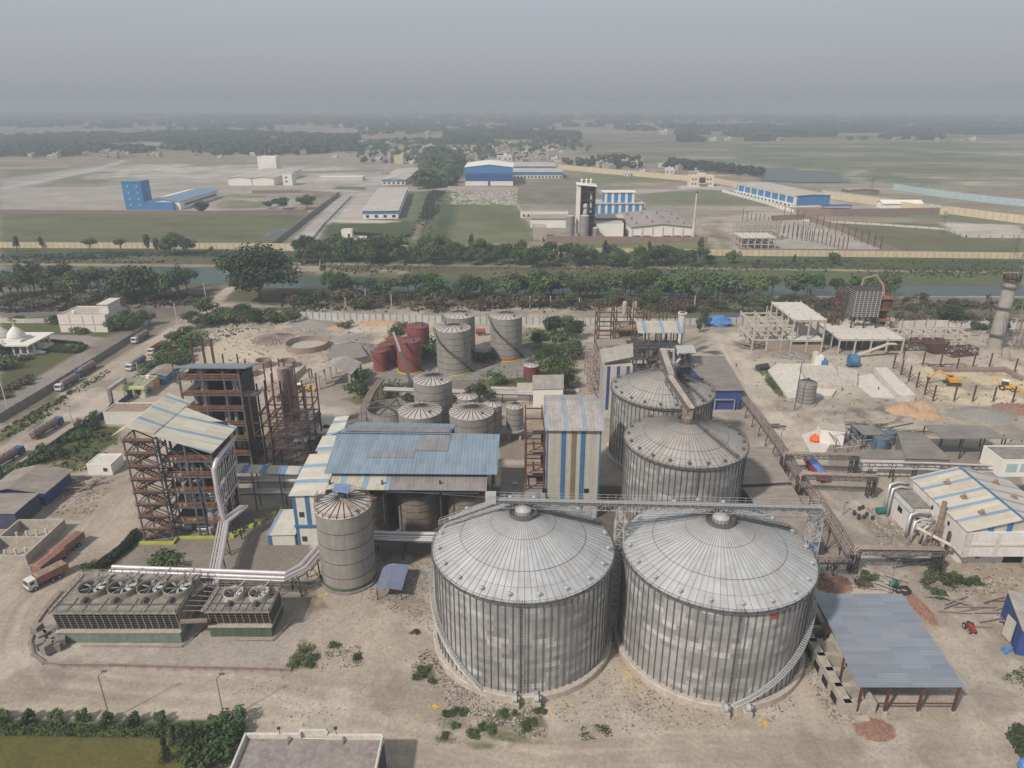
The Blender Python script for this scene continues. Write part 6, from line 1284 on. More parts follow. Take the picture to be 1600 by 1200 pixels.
# right edge blue sheds
t = roofbld('blue_shed', 'shed with blue and cream sheet walls at the right edge', [(1598,985),(1625,990),(1620,928),(1574,922)], 6.0, 6.5, m_navy, m_roofmid)
x0 = G(1600,985,6).x; part('cream_panel', MB().box(x0-1.0,100,0,x0-.85,110,5.6) if False else MB().box(G(1590,960,6).x-1.2,112,0.5,G(1590,960,6).x-1.1,114.5,5.4), m_cs, t)
p = G(1592,1195); solo('blue_cover', MB().blob((p.x+1,p.y-1,.9),(2.2,1.6,1.5),9,6,.15), m_bluetarp, 'blue tarpaulin bundle at the bottom right corner', 'tarpaulin')
p = G(1515,985); t = thing('small_tractor', 'small red tractor by the scrap at the right road', 'tractor', tuple(p))
obj('body', MB().box(-.4,-1.2,.6,.4,.6,1.3), m_truckred, t); obj('seat', MB().box(-.3,.6,1.0,.3,1.1,1.5), m_steel_dk, t); wheels(t, (.7,), .9, .65); wheels(t, (-.9,), .7, .4)
for i, (px, py) in enumerate([(1571,1022),(1578,1018),(1567,1016)]): p = G(px,py); solo('drum', MB().lathe(p.x,p.y,[(.35,0),(.35,1.0),(.02,1.02)],12), m_bluetarp, 'blue drum beside the right edge shed', 'drum', 'blue drums at the right edge')
p = G(1395,920); t = thing('concrete_mixer', 'green concrete mixer beyond the slate blue roof', 'mixer', tuple(p)); obj('drum', MB().tube([(-.8,0,1.4),(0,.1,1.5),(.9,.2,1.8)],[.5,.9,.5],12), mat('tank_green',(0,0,0)), t); obj('frame', MB().box(-.9,-.6,.5,.9,.6,.7), m_steel_dk, t); wheels(t, (0,), .8, .45)
p = G(1409,927); solo('skip', MB().add([(p.x-1.2,p.y-.8,0),(p.x+1.2,p.y-.8,0),(p.x+1.2,p.y+.8,0),(p.x-1.2,p.y+.8,0),(p.x-1.5,p.y-1,1.3),(p.x+1.5,p.y-1,1.3),(p.x+1.5,p.y+1,1.3),(p.x-1.5,p.y+1,1.3)],[(0,3,2,1),(0,1,5,4),(1,2,6,5),(2,3,7,6),(3,0,4,7)]), m_steel_dk, 'dark open skip next to the green mixer', 'skip')
# ---------------------------------------------------------------- construction yard and rear centre
def frame_bld(label, x0, y0, nx, ny, dx, dy, floors, m=m_conc, slab=None, name='unfinished_building', rz=0, w=.55, group=None, fill=None):
    t = thing(name, label, 'unfinished building', (x0,y0,0), rz, group); s = MB()
    for i in range(nx+1):
        for j in range(ny+1): obj('column', MB().cb(i*dx,j*dy,0,w,w,floors[-1]+.8), m, t)
    for z in floors:
        for j in range(ny+1): s.box(0,j*dy-w/2.2,z-.6,nx*dx,j*dy+w/2.2,z)
        for i in range(nx+1): s.box(i*dx-w/2.3,0,z-.58,i*dx+w/2.3,ny*dy,z+.02)
    obj('beams', s, m, t)
    for (i0,j0,i1,j1,z) in (slab or ()): obj('slab', MB().box(i0*dx-.4,j0*dy-.4,z+.03,i1*dx+.4,j1*dy+.4,z+.25), m_conc_lt, t)
    for (i0,z0,z1) in (fill or ()): obj('brick_infill', MB().box(i0*dx+.3,-.1,z0,(i0+1)*dx-.3,.1,z1), mat('block_infill',(.34,.27,.21),.9,0,.15,.8), t)
    return t
m_concw = mat('concrete_fresh', (0.50,0.46,0.40), .9, 0, .2, .5, dirt=(.26,.22,.18), dirt_amt=.6)
a = G(1174,548); frame_bld('bare concrete frame, open roofed, at the left of the construction yard', a.x, a.y, 3, 3, 6.2, 6.5, (5.2,11.6), m_concw, group='unfinished concrete frames', fill=((1,0,4.4),(2,0,4.4)))
a = G(1234,551); frame_bld('concrete frame with a pale finished roof slab', a.x, a.y, 2, 4, 6.6, 7, (5.6,14.5), m_concw, [(0,0,2,4,14.5),(0,0,2,4,5.6)], group='unfinished concrete frames', fill=((0,0,3.6),(1,0,3.6)))
a = G(1304,549); frame_bld('low concrete platform on columns under the grey boiler unit', a.x, a.y-3, 4, 3, 6.8, 7.5, (6.4,), m_concw, [(0,0,4,3,6.4)], group='unfinished concrete frames')
t = thing('ramp_stair', 'concrete stair sloping up to the boiler platform', 'stair', tuple(G(1325,552))); a = G(1325,552); part('flight', MB().bar((a.x,a.y-5,.3),(a.x+14,a.y-5,6.0),1.6,.5), m_concw, t); part('landing', MB().box(a.x+14,a.y-6,5.8,a.x+17,a.y-4,6.1), m_concw, t)
t = thing('boiler_unit', 'louvred grey boiler casing on the concrete platform with rusty steelwork', 'boiler', tuple(G(1335,535))); a = Vector((G(1318,530).x, 303, 6.7))
part('casing', MB().box(a.x,a.y,a.z+5,a.x+11,a.y+9,a.z+17), m_steel_dk, t)
s = MB()
for k in range(14): s.box(a.x-.15,a.y-.18,a.z+5.4+k*.83,a.x+11.15,a.y-.02,a.z+5.6+k*.83); s.box(a.x-.18,a.y,a.z+5.4+k*.83,a.x-.02,a.y+9,a.z+5.6+k*.83)
for k in range(7): s.bar((a.x+k*1.83,a.y-.25,a.z+5),(a.x+k*1.83,a.y-.25,a.z+17),.25)
part('casing_ribs', s, m_galv_lt, t)
for dx in (0,5.5,11):
    for dy in (0,9): part('leg', MB().bar((a.x+dx,a.y+dy,a.z),(a.x+dx,a.y+dy,a.z+5),.5), m_steel_dk, t)
for k in range(4): part('hopper', MB().lathe(a.x+1.5+k*2.7,a.y+2,[(1.3,a.z+5),(.3,a.z+3.2)],8), m_steel_dk, t)
part('ladder_truss', MB().truss((a.x-4,a.y+6,a.z-5),(a.x-2,a.y+6,a.z+17),3.5,3,.35,2.8), m_rust, t)
for dz in (3,8,13): part('red_platform', MB().box(a.x+11.5,a.y,a.z+dz,a.x+17,a.y+7,a.z+dz+.2).rail([(a.x+11.5,a.y,a.z+dz),(a.x+17,a.y,a.z+dz),(a.x+17,a.y+7,a.z+dz)],1.2,.15,1.6), m_orange, t)
part('red_hopper', MB().lathe(a.x+15,a.y+4,[(3.6,a.z+12),(3.6,a.z+9),(.6,a.z+5),(.6,a.z+2)],8), m_rust, t)
part('duct_arch', MB().tube([(a.x+6,a.y+10,a.z+14),(a.x+7,a.y+10,a.z+20),(a.x+11,a.y+8,a.z+22),(a.x+14,a.y+6,a.z+18),(a.x+15,a.y+5,a.z+12)],.6,8), m_rustlt, t)
part('rear_mast', MB().truss((a.x+18,a.y+9,0),(a.x+18,a.y+9,a.z+17),3,3,.4,3), m_rust, t)
a = G(1397,545); t = frame_bld('pale concrete trestle of six bays with sloping braces', a.x, a.y, 6, 1, 5.2, 8, (6.8,), m_concw, w=.9, group='unfinished concrete frames')
s = MB()
for i in range(6): s.bar((i*5.2,0,6.8),((i+1)*5.2,8,6.8),.5); s.bar((i*5.2,8,6.5),((i+1)*5.2,8,3),.4)
s.bar((0,0,3.4),(31.2,0,3.4),.5); obj('braces', s, m_concw, t)
# chimney
a = G(1553,543); t = thing('chimney', 'unfinished grey concrete chimney with scaffold rings and rusty top', 'chimney', (a.x,a.y,0)); H = HG(1553,543,432)
obj('shaft', MB().lathe(0,0,[(3.0,0),(2.9,2),(2.75,H*.35),(2.5,H*.8),(2.5,H-2),(2.1,H-2),(2.1,H-4)],28), mat('chimney_concrete',(.36,.335,.30),.9,0,.15,.3,dirt=(.22,.2,.17),dirt_amt=.5,streak=.4), t)
obj('scaffold_top', MB().lathe(0,0,[(2.6,H-2.2),(3.2,H-2.0),(3.2,H-1.2),(2.3,H-1.2)],20).rail([(3.1*math.cos(i*.524),3.1*math.sin(i*.524),H-1.5) for i in range(12)],2.2,.2,2.2,2,True), m_rust, t)
for z, r in ((H*.58,4.0),(H*.2,4.4),(H*.86,3.6)): obj('scaffold_ring', MB().lathe(0,0,[(r-1.4,z),(r,z),(r,z+.3),(r-1.4,z+.3)],18), m_steel_gr, t)
for i in range(3): 
    p = G(1588+i*14,545); t = thing('scaffold_mast', 'thin rusty scaffold mast at the right edge by the chimney', 'mast', (p.x,p.y,0), 0, 'scaffold masts by the chimney'); obj('mast', MB().truss((0,0,0),(1.5,0,HG(1588+i*14,545,400+i*12)),2.2,2.2,.22,3), m_pipe_br, t)
for i, dz in enumerate((0,1)): tag(obj('guy_cable', MB().tube([(a.x-6,a.y-20+dz*6,1),(a.x,a.y,H*.6)],.08,4), m_steel_gr), 'thin cable slanting up to the concrete chimney', 'cable', 'cables of the chimney')
# slabs and troughs
def slabq(name, label, pxs, h, m, cat='foundation', z0=-.2):
    P = [G(*p, h) for p in pxs]; return solo(name, MB().prism([(q.x,q.y) for q in P], z0, h), m, label, cat)
slabq('foundation', 'long pale concrete slab with dirt stains, left of the pit', [(1200,578),(1232,622),(1300,618),(1318,592),(1298,568),(1215,568)], 1.0, m_conc_lt)
slabq('foundation', 'raised concrete block on the long pale slab', [(1265,600),(1316,602),(1300,570),(1250,572)], 2.6, m_concw)
slabq('foundation', 'long pale concrete beam slab right of the pit', [(1404,617),(1431,617),(1386,574),(1366,574)], 2.6, m_conc_lt)
slabq('foundation', 'concrete block at the head of the pit', [(1310,592),(1340,596),(1340,578),(1308,572)], 2.0, m_concw); slabq('pit_floor', 'pale floor of the excavated pit', [(1325,590),(1362,620),(1400,622),(1362,584)], .25, m_conc_lt)
# blue machines
for px, py, r, lb in ((1331,572,2.6,'bright blue flanged machine casing beside the pit'),(1285,572,1.7,'small blue drum beside the white cabinet')):
    p = G(px,py); t = thing('machine_casing', lb, 'machine', tuple(p)); obj('casing', MB().tube([(-r*.6,0,r),(r*.6,-.3,r)],r,16), m_blue, t); obj('flange', MB().tube([(r*.6,-.3,r),(r*.9,-.4,r)],r*.6,12), m_navy, t); obj('skid', MB().cb(0,0,0,r*1.6,r,.4), m_steel_dk, t)
p = G(1277,572); t = thing('cabinet', 'white electrical cabinet standing on the pale slab', 'cabinet', tuple(p)); obj('body', MB().cb(0,0,0,3.2,2.4,4.6), m_whitefar, t); obj('upper_box', MB().cb(-1.5,0,0,1.6,1.6,6.2), m_conc_lt, t)
# steel posts round the yellow pit
POSTS = [(1395,578,555),(1407,588,563),(1419,598,571),(1431,608,581),(1444,619,590),(1457,629,602),(1490,628,602),(1519,629,602),(1551,629,604),(1581,631,604),(1468,575,548),(1494,580,560),(1441,573,549),(1411,563,547),(1519,577,550),(1545,576,552),(1584,585,560)]
for px, yb, yt in POSTS:
    p = G(px,yb); h = HG(px,yb,yt); t = thing('steel_post', 'primer red steel post in the grid round the mustard coloured pit', 'post', tuple(p), 0, 'primer red posts round the pit'); obj('shaft', MB().bar((0,0,.4),(0,0,h),.42), m_rust, t); obj('footing', MB().cb(0,0,0,1.1,1.1,.5), m_conc, t)
s = MB()
for a_, b_ in (((1395,575),(1457,626)),((1398,572),(1460,622))): s.bar(G(*a_)+Vector((0,0,2)), G(*b_)+Vector((0,0,2)), .25)
for k in range(8): f = k/7; q = G(1395+62*f,576+50*f); s.bar(q+Vector((0,0,2)), q+Vector((6,1,1.2)), .2)
solo('side_beams', s, m_pipe_br, 'rusty girts bolted along the left row of pit posts', 'beam')
slabq('brick_kerb', 'brick kerb along the back of the mustard coloured pit', [(1460,577),(1570,577),(1598,592),(1600,588),(1572,573),(1460,573)], 1.2, m_brick, 'wall')
t = thing('red_girders', 'dark red girder frames lying in front of the concrete trestle', 'girders', tuple(G(1470,560))); a = G(1450,555)
part('girders', MB().truss((a.x-14,a.y+6,4),(a.x+10,a.y+6,4),6,.8,.4,3).truss((a.x+8,a.y-1,.2),(a.x+20,a.y+2,.2),5,3,.4,3), m_rust, t); part('hopper', MB().add([(a.x-2,a.y,5),(a.x+8,a.y,5),(a.x+8,a.y+5,5),(a.x-2,a.y+5,5),(a.x+3,a.y+1,0),(a.x+5,a.y+1,0)],[(0,1,5,4),(1,2,5),(2,3,4,5),(3,0,4),(0,3,2,1)]), m_rust, t)
def digger(label, px, py, rz, s=1.0, arm=True):
    p = G(px,py); t = thing('excavator', label, 'excavator', tuple(p), rz); t.scale = (s,s,s)
    for sx in (-1,1): obj('track', MB().prism([(sx*1.2-.35,-2),(sx*1.2+.35,-2),(sx*1.2+.35,2),(sx*1.2-.35,2)],.05,.95), m_steel_dk, t)
    obj('house', MB().prism([(-1.3,-1.2),(1.3,-1.2),(1.3,1.9),(-1.3,1.9)],1.1,2.3), m_yellow, t); c = obj('cab', MB().box(-1.3,-1.5,1.1,-.3,.2,3.1), m_yellow, t); obj('window', MB().box(-1.33,-1.53,1.9,-.27,.0,2.9), m_glass, c)
    if arm: obj('boom', MB().bar((.3,-1.2,2),(.3,-4.5,4.6),.5,.6), m_yellow, t); obj('dipper', MB().bar((.3,-4.5,4.6),(.3,-7.2,2.2),.35,.45), m_yellow, t); obj('bucket', MB().add([(-.3,-7.6,2.4),(.9,-7.6,2.4),(.9,-6.9,2.2),(-.3,-6.9,2.2),(-.3,-7.4,1.2),(.9,-7.4,1.2)],[(0,1,5,4),(2,3,4,5),(0,4,3),(1,2,5),(0,3,2,1)]), m_steel_dk, t)
    return t
digger('yellow excavator with long rusty arm at work in the mustard coloured pit', 1487,601, R(-95), 1.25)
def loader(label, px, py, rz, s=1.0):
    p = G(px,py); t = thing('backhoe_loader', label, 'loader', tuple(p), rz); t.scale = (s,s,s)
    wheels(t, (1.2,), 1.1, .75); wheels(t, (-1.4,), 1.0, .5); obj('body', MB().box(-.7,-2,.7,.7,1.6,1.5), m_yellow, t); c = obj('cab', MB().box(-.75,-.2,1.5,.75,1.4,2.7), m_steel_dk, t); obj('cab_roof', MB().box(-.85,-.3,2.7,.85,1.5,2.85), m_whitefar, c)
    obj('loader_arms', MB().bar((-.8,-.6,1.6),(-.8,-3.2,.6),.18,.3).bar((.8,-.6,1.6),(.8,-3.2,.6),.18,.3), m_yellow, t); obj('front_bucket', MB().box(-1.2,-3.9,.1,1.2,-3.1,.9), m_yellow, t); obj('rear_arm', MB().bar((0,1.6,1.2),(0,3.2,3.0),.3,.4).bar((0,3.2,3.0),(0,4.2,1.2),.25,.3), m_yellow, t)
loader('yellow backhoe loader near the right edge of the mustard coloured pit', 1572,609, R(60), 1.3); loader('yellow backhoe loader in front of the open gable shed', 473,612, R(100), 1.15)
p = G(1121,508); solo('covered_heap', MB().blob((p.x,p.y,1.6),(7,4,3.0),12,6,.18), m_bluetarp, 'large heap under a crumpled blue tarpaulin by the north wall', 'tarpaulin'); p = G(1151,505)
t = thing('pipe_stack', 'dark blue pipe lengths lying beside the blue tarpaulin', 'pipes', tuple(p)); 
for k in range(4): part('pipe', MB().tube([(p.x-6,p.y+k*2,1.1),(p.x+7,p.y+k*2,1.1)],1.0,10), m_navy, t)
p = G(1191,578); solo('cable_reel', MB().tube([(p.x-2.4,p.y-1,1.3),(p.x+2.2,p.y+1,1.3)],1.3,12), m_steel_dk, 'dark cylinder lying at the corner of the long pale slab', 'cylinder')
# ---- rear centre
t = thing('steel_skeleton', 'large red steel frame with slanting masts near the north wall', 'frame', tuple(G(940,570))); a = G(934,560); b = G(1062,560); W_ = b.x-a.x
for i in range(6):
    x = a.x+W_*i/5
    for j in range(3): part('column', MB().bar((x,a.y+j*7,0),(x,a.y+j*7,(24,27,25,22,24,26)[i]-j*1.5),.4), m_rust, t)
s = MB()
for z in (4,8,12,16):
    n_ = 3 if z > 8 else 2
    for j in range(3): s.bar((a.x,a.y+j*7,z),(a.x+W_*(n_+ (1 if z==4 else 0))/5,a.y+j*7,z),.35)
    for i in range(n_+1): s.bar((a.x+W_*i/5,a.y,z),(a.x+W_*i/5,a.y+14,z),.35)
for i in (2,3,4): s.bar((a.x+W_*i/5,a.y,22),(a.x+W_*i/5+2.5,a.y,19),.5)
part('beams', s, m_rust, t)
for k in range(2): part('white_vessel', MB().lathe(a.x+W_*.32+k*4.2,a.y+6,[(.8,17),(1.0,18),(1.0,22.5),(.4,23.2)],14), m_conc, t)
for k in range(3): part('floor_plate', MB().box(a.x+W_*.2,a.y+1,12.3-k*4,a.x+W_*.55,a.y+13,12.5-k*4), m_rustlt, t)
t = thing('boiler_house', 'open grey steel boiler house with a cream and blue striped tilted roof', 'process tower', (40,236,0))
a = G(997,520,24); b = G(1066,520,24); c = G(1061,501,26.5); d = G(993,501,26.5)
part('roof', MB().quad(a,b,c,d,.2), mat('roof_boiler',(.43,.39,.34),.7,0,.12,.3,dirt=(.30,.25,.21),dirt_amt=.5,corr=0,pitch=.8,stripes=(0,6.2,.2,-.6,(.18,.30,.45))), t)
x0, x1, y0, y1 = a.x, b.x, a.y, c.y; s = MB()
for i in range(5):
    x = x0+(x1-x0)*i/4
    for y in (y0,y1): s.bar((x,y,0),(x,y,24),.5)
for z in (5,9.5,14,18.5):
    for y in (y0,y1): s.bar((x0-3,y,z),(x1,y,z),.5,.6)
    for i in range(5): x = x0+(x1-x0)*i/4; s.bar((x,y0,z),(x,y1,z),.4)
part('steel_frame', s, m_steel_gr, t)
for z in (5,9.5,14,18.5): fl = part('floor', MB().box(x0-3,y0+.4,z+.35,x1,y1,z+.5), m_steel_dk, t); part('railing', MB().rail([(x0-3,y0-.2,z+.5),(x1,y0-.2,z+.5)],1.3,.14,2,2), m_steel_gr, fl)
rr = random.Random(12)
for i in range(12): x = rr.uniform(x0,x1-1); z = rr.choice((.3,5.5,10,14.5)); r = rr.uniform(.7,1.6); part('vessel', MB().lathe(x,y0+rr.uniform(1.5,4),[(.01,z),(r,z+.2),(r,z+3.4),(.01,z+3.8)],12), m_tank if i % 2 else m_tank_dk, t)
part('duct', MB().tube([(x0+8,y0-.8,18),(x0+13,y0-.8,18),(x0+13.5,y0-.9,12),(x0+13.5,y0-.9,6)],.5,8), m_pipe, t)
t = thing('exhaust_stack', 'short pale vertical stack behind the tilted striped roof', 'stack', tuple(G(1060,560))); p = G(1061,545); obj('stack', MB().lathe(0,0,[(1.5,0),(1.5,19),(1.9,19.4),(1.9,20),(1.2,20)],16), m_conc_lt, t)
t = thing('coal_house', 'blue and white sheet building with sloping grey roof left of the farthest silo', 'building', (24,205,0))
A = [G(940,578,19), G(990,556,21), G(990,534,23.5), G(938,545,21)]
A[0] = G(942,567,20); A[1] = G(990,557,21.5); A[2] = G(989,536,23); A[3] = G(937,546,21.5)
part('roof', MB().quad(*A,.2), m_roofmid, t); x0, x1, y0 = A[0].x+.4, A[1].x-.3, A[0].y+.3
part('wall', MB().box(x0,y0,0,x1,A[3].y-1,18.8), m_cs, t)
for k in range(3): part('blue_stripe', MB().box(x0+1.2+k*3.2,y0-.08,3,x0+2.2+k*3.2,y0-.02,18.7), m_navy, t)
part('side_panel', MB().box(x0-.1,y0,0,x0-.02,A[3].y-1,18.8), m_galv_lt, t); part('flat_roof', MB().quad(G(935,541,16),G(990,539,16),G(985,529,16.5),G(930,530,16.5),.3), m_roofdust, t)
s = MB(); a = G(924,625); 
for x in (a.x,a.x+3.5):
    for y in (a.y,a.y+8,a.y+16,a.y+26): s.bar((x,y,0),(x,y,13),.35)
for z in (3,5.5,8,10.5,13):
    for y in (a.y,a.y+8,a.y+16,a.y+26): s.bar((a.x,y,z),(a.x+3.5,y,z),.3)
    for x in (a.x,a.x+3.5): s.bar((x,a.y,z),(x,a.y+26,z),.3)
solo('pipe_frame_tower', s, m_pipe_br, 'narrow brown frame with rungs left of the blue and white sheet building', 'frame')
# pale utility buildings mid
roofbld('utility_building', 'small white utility building with railings on its roof left of the striped tower', [(832,608),(881,607),(881,585),(832,586)], 7, 7.2, m_whitefar, m_roofmid)
roofbld('utility_building', 'small low white building beside the utility building', [(808,615),(832,615),(832,598),(808,598)], 3.2, 3.4, m_whitefar, m_conc)
pipe_rack('pipe_rack', 'white pipe rack crossing behind the grey tanks towards the striped tower', [W3(600,607,4),W3(720,611,4),W3(850,614,4)], [(-1,.3,0),(-.2,.2,0),(.7,.35,0)], 3.6, 2.4, 9, m_pipe, group=RK)
pipe_rack('pipe_rack', 'dark pipe rack slanting beside the open topped tank', [W3(595,592,5.5),W3(580,612,5.5),W3(567,640,5.5),W3(566,660,5.5)], [(-1,.2,0),(-.5,.2,0),(0,.2,0),(.5,.2,0),(1,.2,0)], 5.2, 2.6, 7, m_pipe_br, group=RK)
wallseg('low white wall beside the grass patch behind the tanks', [(768,608),(905,612)], 1.0, m_conc_lt, .3, 8, name='kerb_wall', group='low walls in the tank yard')
slabq('tank_farm_slab', 'dark concrete slab under the red and grey tanks', [(575,600),(820,590),(830,545),(590,545)], .12, m_conc_dk)
# open gable shed
t = thing('open_shed', 'open shed with grey gable roof on concrete columns on the north road', 'shed', tuple(G(530,600)))
p = [G(494,583,7), G(536,557,9.5), G(565,568,7), G(531,561,9.0)]
A, B, Cc = G(493,583,6.5), G(520,571,9), G(549,585,6.5); A2, B2, C2 = G(520,560,6.5), G(539,556,9), G(566,566,6.5)
part('roof', MB().quad(A,B,B2,A2,.15), m_roofmid, t); part('roof', MB().quad(B,Cc,C2,B2,.15), m_roofmid, t)
for P0, P1 in ((A,A2),(Cc,C2)):
    for k in range(4): q = P0.lerp(P1,k/3); part('column', MB().cb(q.x+(.8 if P0 is A else -.8),q.y,0,.7,.7,6.2), m_conc, t)
slabq('foundation', 'angular grey concrete roof piece lying behind the open gable shed', [(512,560),(545,562),(575,556),(562,538),(520,538)], 3.0, m_conc_dk)
wallseg('concrete retaining wall along the yard by the yellow loader', [(432,628),(448,610),(462,592),(478,578)], 2.2, m_conc, .4, 8, group='low walls in the tank yard')
s = MB(); q = G(645,612); s.bar(q+Vector((0,0,0)), G(619,560)+Vector((0,0,0)), .1); 
a, b = G(643,606), Vector((G(619,590).x, G(619,590).y, HG(619,590,519)))
t = thing('crane_boom', 'grey telescopic crane boom leaning up left beside the red tanks', 'crane', (a.x,a.y,0)); part('boom', MB().bar(a+Vector((0,0,2)), a.lerp(b,.6)+Vector((0,0,1)), .9, 1.0), m_steel_gr, t); part('boom_tip', MB().bar(a.lerp(b,.6)+Vector((0,0,1)), b, .6, .7), m_galv_lt, t); part('carrier', MB().cb(a.x,a.y,.5,2.6,7,1.6), m_steel_dk, t)
# street poles
def pole(label, px, yb, yt, lamp=False, m=None, group='slender lamp and power poles', lean=0):
    p = G(px,yb); h = HG(px,yb,yt); t = thing('lamp_pole' if lamp else 'power_pole', label, 'pole', tuple(p), 0, group); k = .09+(p.length-100)*.0004
    obj('shaft', MB().tube([(0,0,0),(lean,0,h)],[k*1.4,k],6), m or m_conc_lt, t)
    if lamp: obj('lamp_arm', MB().tube([(0,0,h),(.6,.5,h+.5)],k*.7,5), m_steel_gr, t); obj('lamp_head', MB().cb(.8,.6,h+.45,.8,.4,.2), m_steel_gr, t)
    else: obj('cross_arm', MB().bar((-.9,0,h-.6),(.9,0,h-.6),k*1.2), m_steel_gr, t)
    return t
pole('lamp pole on the dusty road edge in front of the long cooling tower', 172,1125,1057, True, m_pipe_br); pole('lamp pole at the right end of the clipped hedge', 351,1127,1061, True, m_pipe_br)
for px, yb, yt in ((277,503,474),(322,467,443),(288,535,512),(217,588,566),(357,437,420),(115,668,632),(14,645,600)): pole('pale power pole beside the approach road', px, yb, yt, group='power poles along the approach road')
for px, yb, yt in ((1317,805,790),(1387,935,880),(1216,712,675)): pole('thin lamp pole beside the yard road on the right', px, yb, yt, True, m_pipe_br, group='lamp poles along the yard road')
pole('tall mast with floodlights beside the corrugated grey bin', 1241,642,568, True, m_steel_gr)
for px, yb, yt in ((540,478,465),(675,480,460),(572,474,452),(612,478,460),(1196,500,478),(1240,497,470),(828,482,462),(860,480,462),(905,482,465),(1085,480,462)): pole('thin bare pole along the scrub belt south of the canal', px, yb, yt, group='poles in the scrub belt')
# person
def person(label, px, py, shirt):
    p = G(px,py); t = thing('person', label, 'person', tuple(p)); me_ = MB()
    me_.lathe(0,0,[(.01,1.72),(.09,1.70),(.11,1.60),(.08,1.50),(.06,1.46),(.20,1.42),(.21,1.2),(.16,1.0),(.18,.88),(.01,.86)],10)
    for sx in (-1,1): me_.tube([(sx*.1,0,.9),(sx*.1,.02,.5),(sx*.12,0,.04),(sx*.12,-.12,.03)],[.1,.08,.05,.04],8); me_.tube([(sx*.2,0,1.4),(sx*.27,.02,1.12),(sx*.26,-.06,.85)],[.06,.05,.035],7)
    obj('body', me_, mat('skin',(.20,.12,.08),.7), t); obj('shirt', MB().lathe(0,0,[(.10,1.47),(.22,1.43),(.235,1.2),(.19,.98),(.2,.88)],10), shirt, t); return t
person('person in dark clothes standing on the pale construction road', 1150,574, m_steel_dk); person('person in blue beside the slab at the construction yard', 1372,610, m_blue); person('person walking up the approach road', 271,513, m_white)
# ---------------------------------------------------------------- far buildings beyond the canal
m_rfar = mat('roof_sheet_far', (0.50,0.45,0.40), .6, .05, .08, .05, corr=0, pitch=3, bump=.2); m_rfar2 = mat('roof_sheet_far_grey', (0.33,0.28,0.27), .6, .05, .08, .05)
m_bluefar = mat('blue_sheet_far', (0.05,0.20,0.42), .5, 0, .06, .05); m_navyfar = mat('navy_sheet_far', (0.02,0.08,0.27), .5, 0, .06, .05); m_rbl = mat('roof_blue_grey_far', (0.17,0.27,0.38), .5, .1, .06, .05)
def far(name, label, x0, y0, w, d, h, rise, wall, roof, axis='y', rz=0, fascia=None, fh=.3, wins=0, wz=2, base=None, cat='building', ridge=.5):
    t = gable(name, label, cat, x0, y0, x0+w, y0+d, h, rise, wall, roof, axis, 1.0, ridge, rz=rz, th=.4)
    if fascia: obj('blue_band', MB().box(-.15,-.25,h*(1-fh),w+.15,-.05,h).box(-.25,-.15,h*(1-fh),-.05,d,h).box(w+.05,0,h*(1-fh),w+.25,d,h), fascia, t)
    if base: obj('base_band', MB().box(-.3,-.35,0,w+.3,-.1,h*base).box(-.35,-.3,0,-.1,d,h*base), m_whitefar, t)
    for i in range(wins): x = w*(i+.5)/wins; obj('window', MB().box(x-1.4,-.4,wz,x+1.4,-.1,wz+2), m_dark, t)
    return t
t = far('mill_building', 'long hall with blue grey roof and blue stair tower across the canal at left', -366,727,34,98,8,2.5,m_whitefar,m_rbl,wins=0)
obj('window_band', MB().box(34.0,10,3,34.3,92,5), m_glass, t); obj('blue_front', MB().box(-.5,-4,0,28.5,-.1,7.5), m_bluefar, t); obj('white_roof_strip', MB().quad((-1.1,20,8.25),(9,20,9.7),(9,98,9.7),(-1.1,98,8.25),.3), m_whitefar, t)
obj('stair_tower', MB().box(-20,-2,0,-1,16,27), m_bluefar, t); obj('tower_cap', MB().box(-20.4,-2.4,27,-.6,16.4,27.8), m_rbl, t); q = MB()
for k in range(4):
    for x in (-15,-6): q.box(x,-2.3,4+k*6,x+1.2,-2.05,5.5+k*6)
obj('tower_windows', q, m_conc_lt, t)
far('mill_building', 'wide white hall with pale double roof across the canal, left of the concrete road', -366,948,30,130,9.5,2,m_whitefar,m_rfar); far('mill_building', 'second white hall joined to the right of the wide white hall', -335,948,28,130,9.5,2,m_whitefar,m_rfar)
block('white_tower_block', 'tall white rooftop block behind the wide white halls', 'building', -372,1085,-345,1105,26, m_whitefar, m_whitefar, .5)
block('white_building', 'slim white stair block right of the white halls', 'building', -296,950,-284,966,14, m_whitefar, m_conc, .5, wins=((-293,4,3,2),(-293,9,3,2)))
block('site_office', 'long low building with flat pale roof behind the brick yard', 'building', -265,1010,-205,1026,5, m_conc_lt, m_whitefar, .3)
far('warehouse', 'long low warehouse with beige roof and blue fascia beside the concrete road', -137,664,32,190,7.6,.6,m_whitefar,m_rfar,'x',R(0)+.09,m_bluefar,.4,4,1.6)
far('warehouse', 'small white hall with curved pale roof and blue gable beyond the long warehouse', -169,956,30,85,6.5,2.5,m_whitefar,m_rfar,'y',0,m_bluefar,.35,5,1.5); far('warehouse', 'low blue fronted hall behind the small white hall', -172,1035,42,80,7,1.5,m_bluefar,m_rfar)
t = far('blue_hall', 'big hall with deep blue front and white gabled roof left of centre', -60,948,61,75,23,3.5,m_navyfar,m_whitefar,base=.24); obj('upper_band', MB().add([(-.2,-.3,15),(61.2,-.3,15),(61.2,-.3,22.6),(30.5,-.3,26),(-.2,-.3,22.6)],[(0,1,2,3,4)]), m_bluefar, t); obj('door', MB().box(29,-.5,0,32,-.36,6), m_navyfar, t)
far('blue_hall', 'long hall with pale roof and blue stripe joined to the big blue hall', 1,1040,70,60,9,2.4,m_whitefar,m_rfar,'x',0,m_bluefar,.5,14,1.2); far('blue_hall', 'second long pale roofed hall behind the striped one', -6,1110,72,80,11,2.4,m_whitefar,m_rfar,'x',0,m_bluefar,.3)
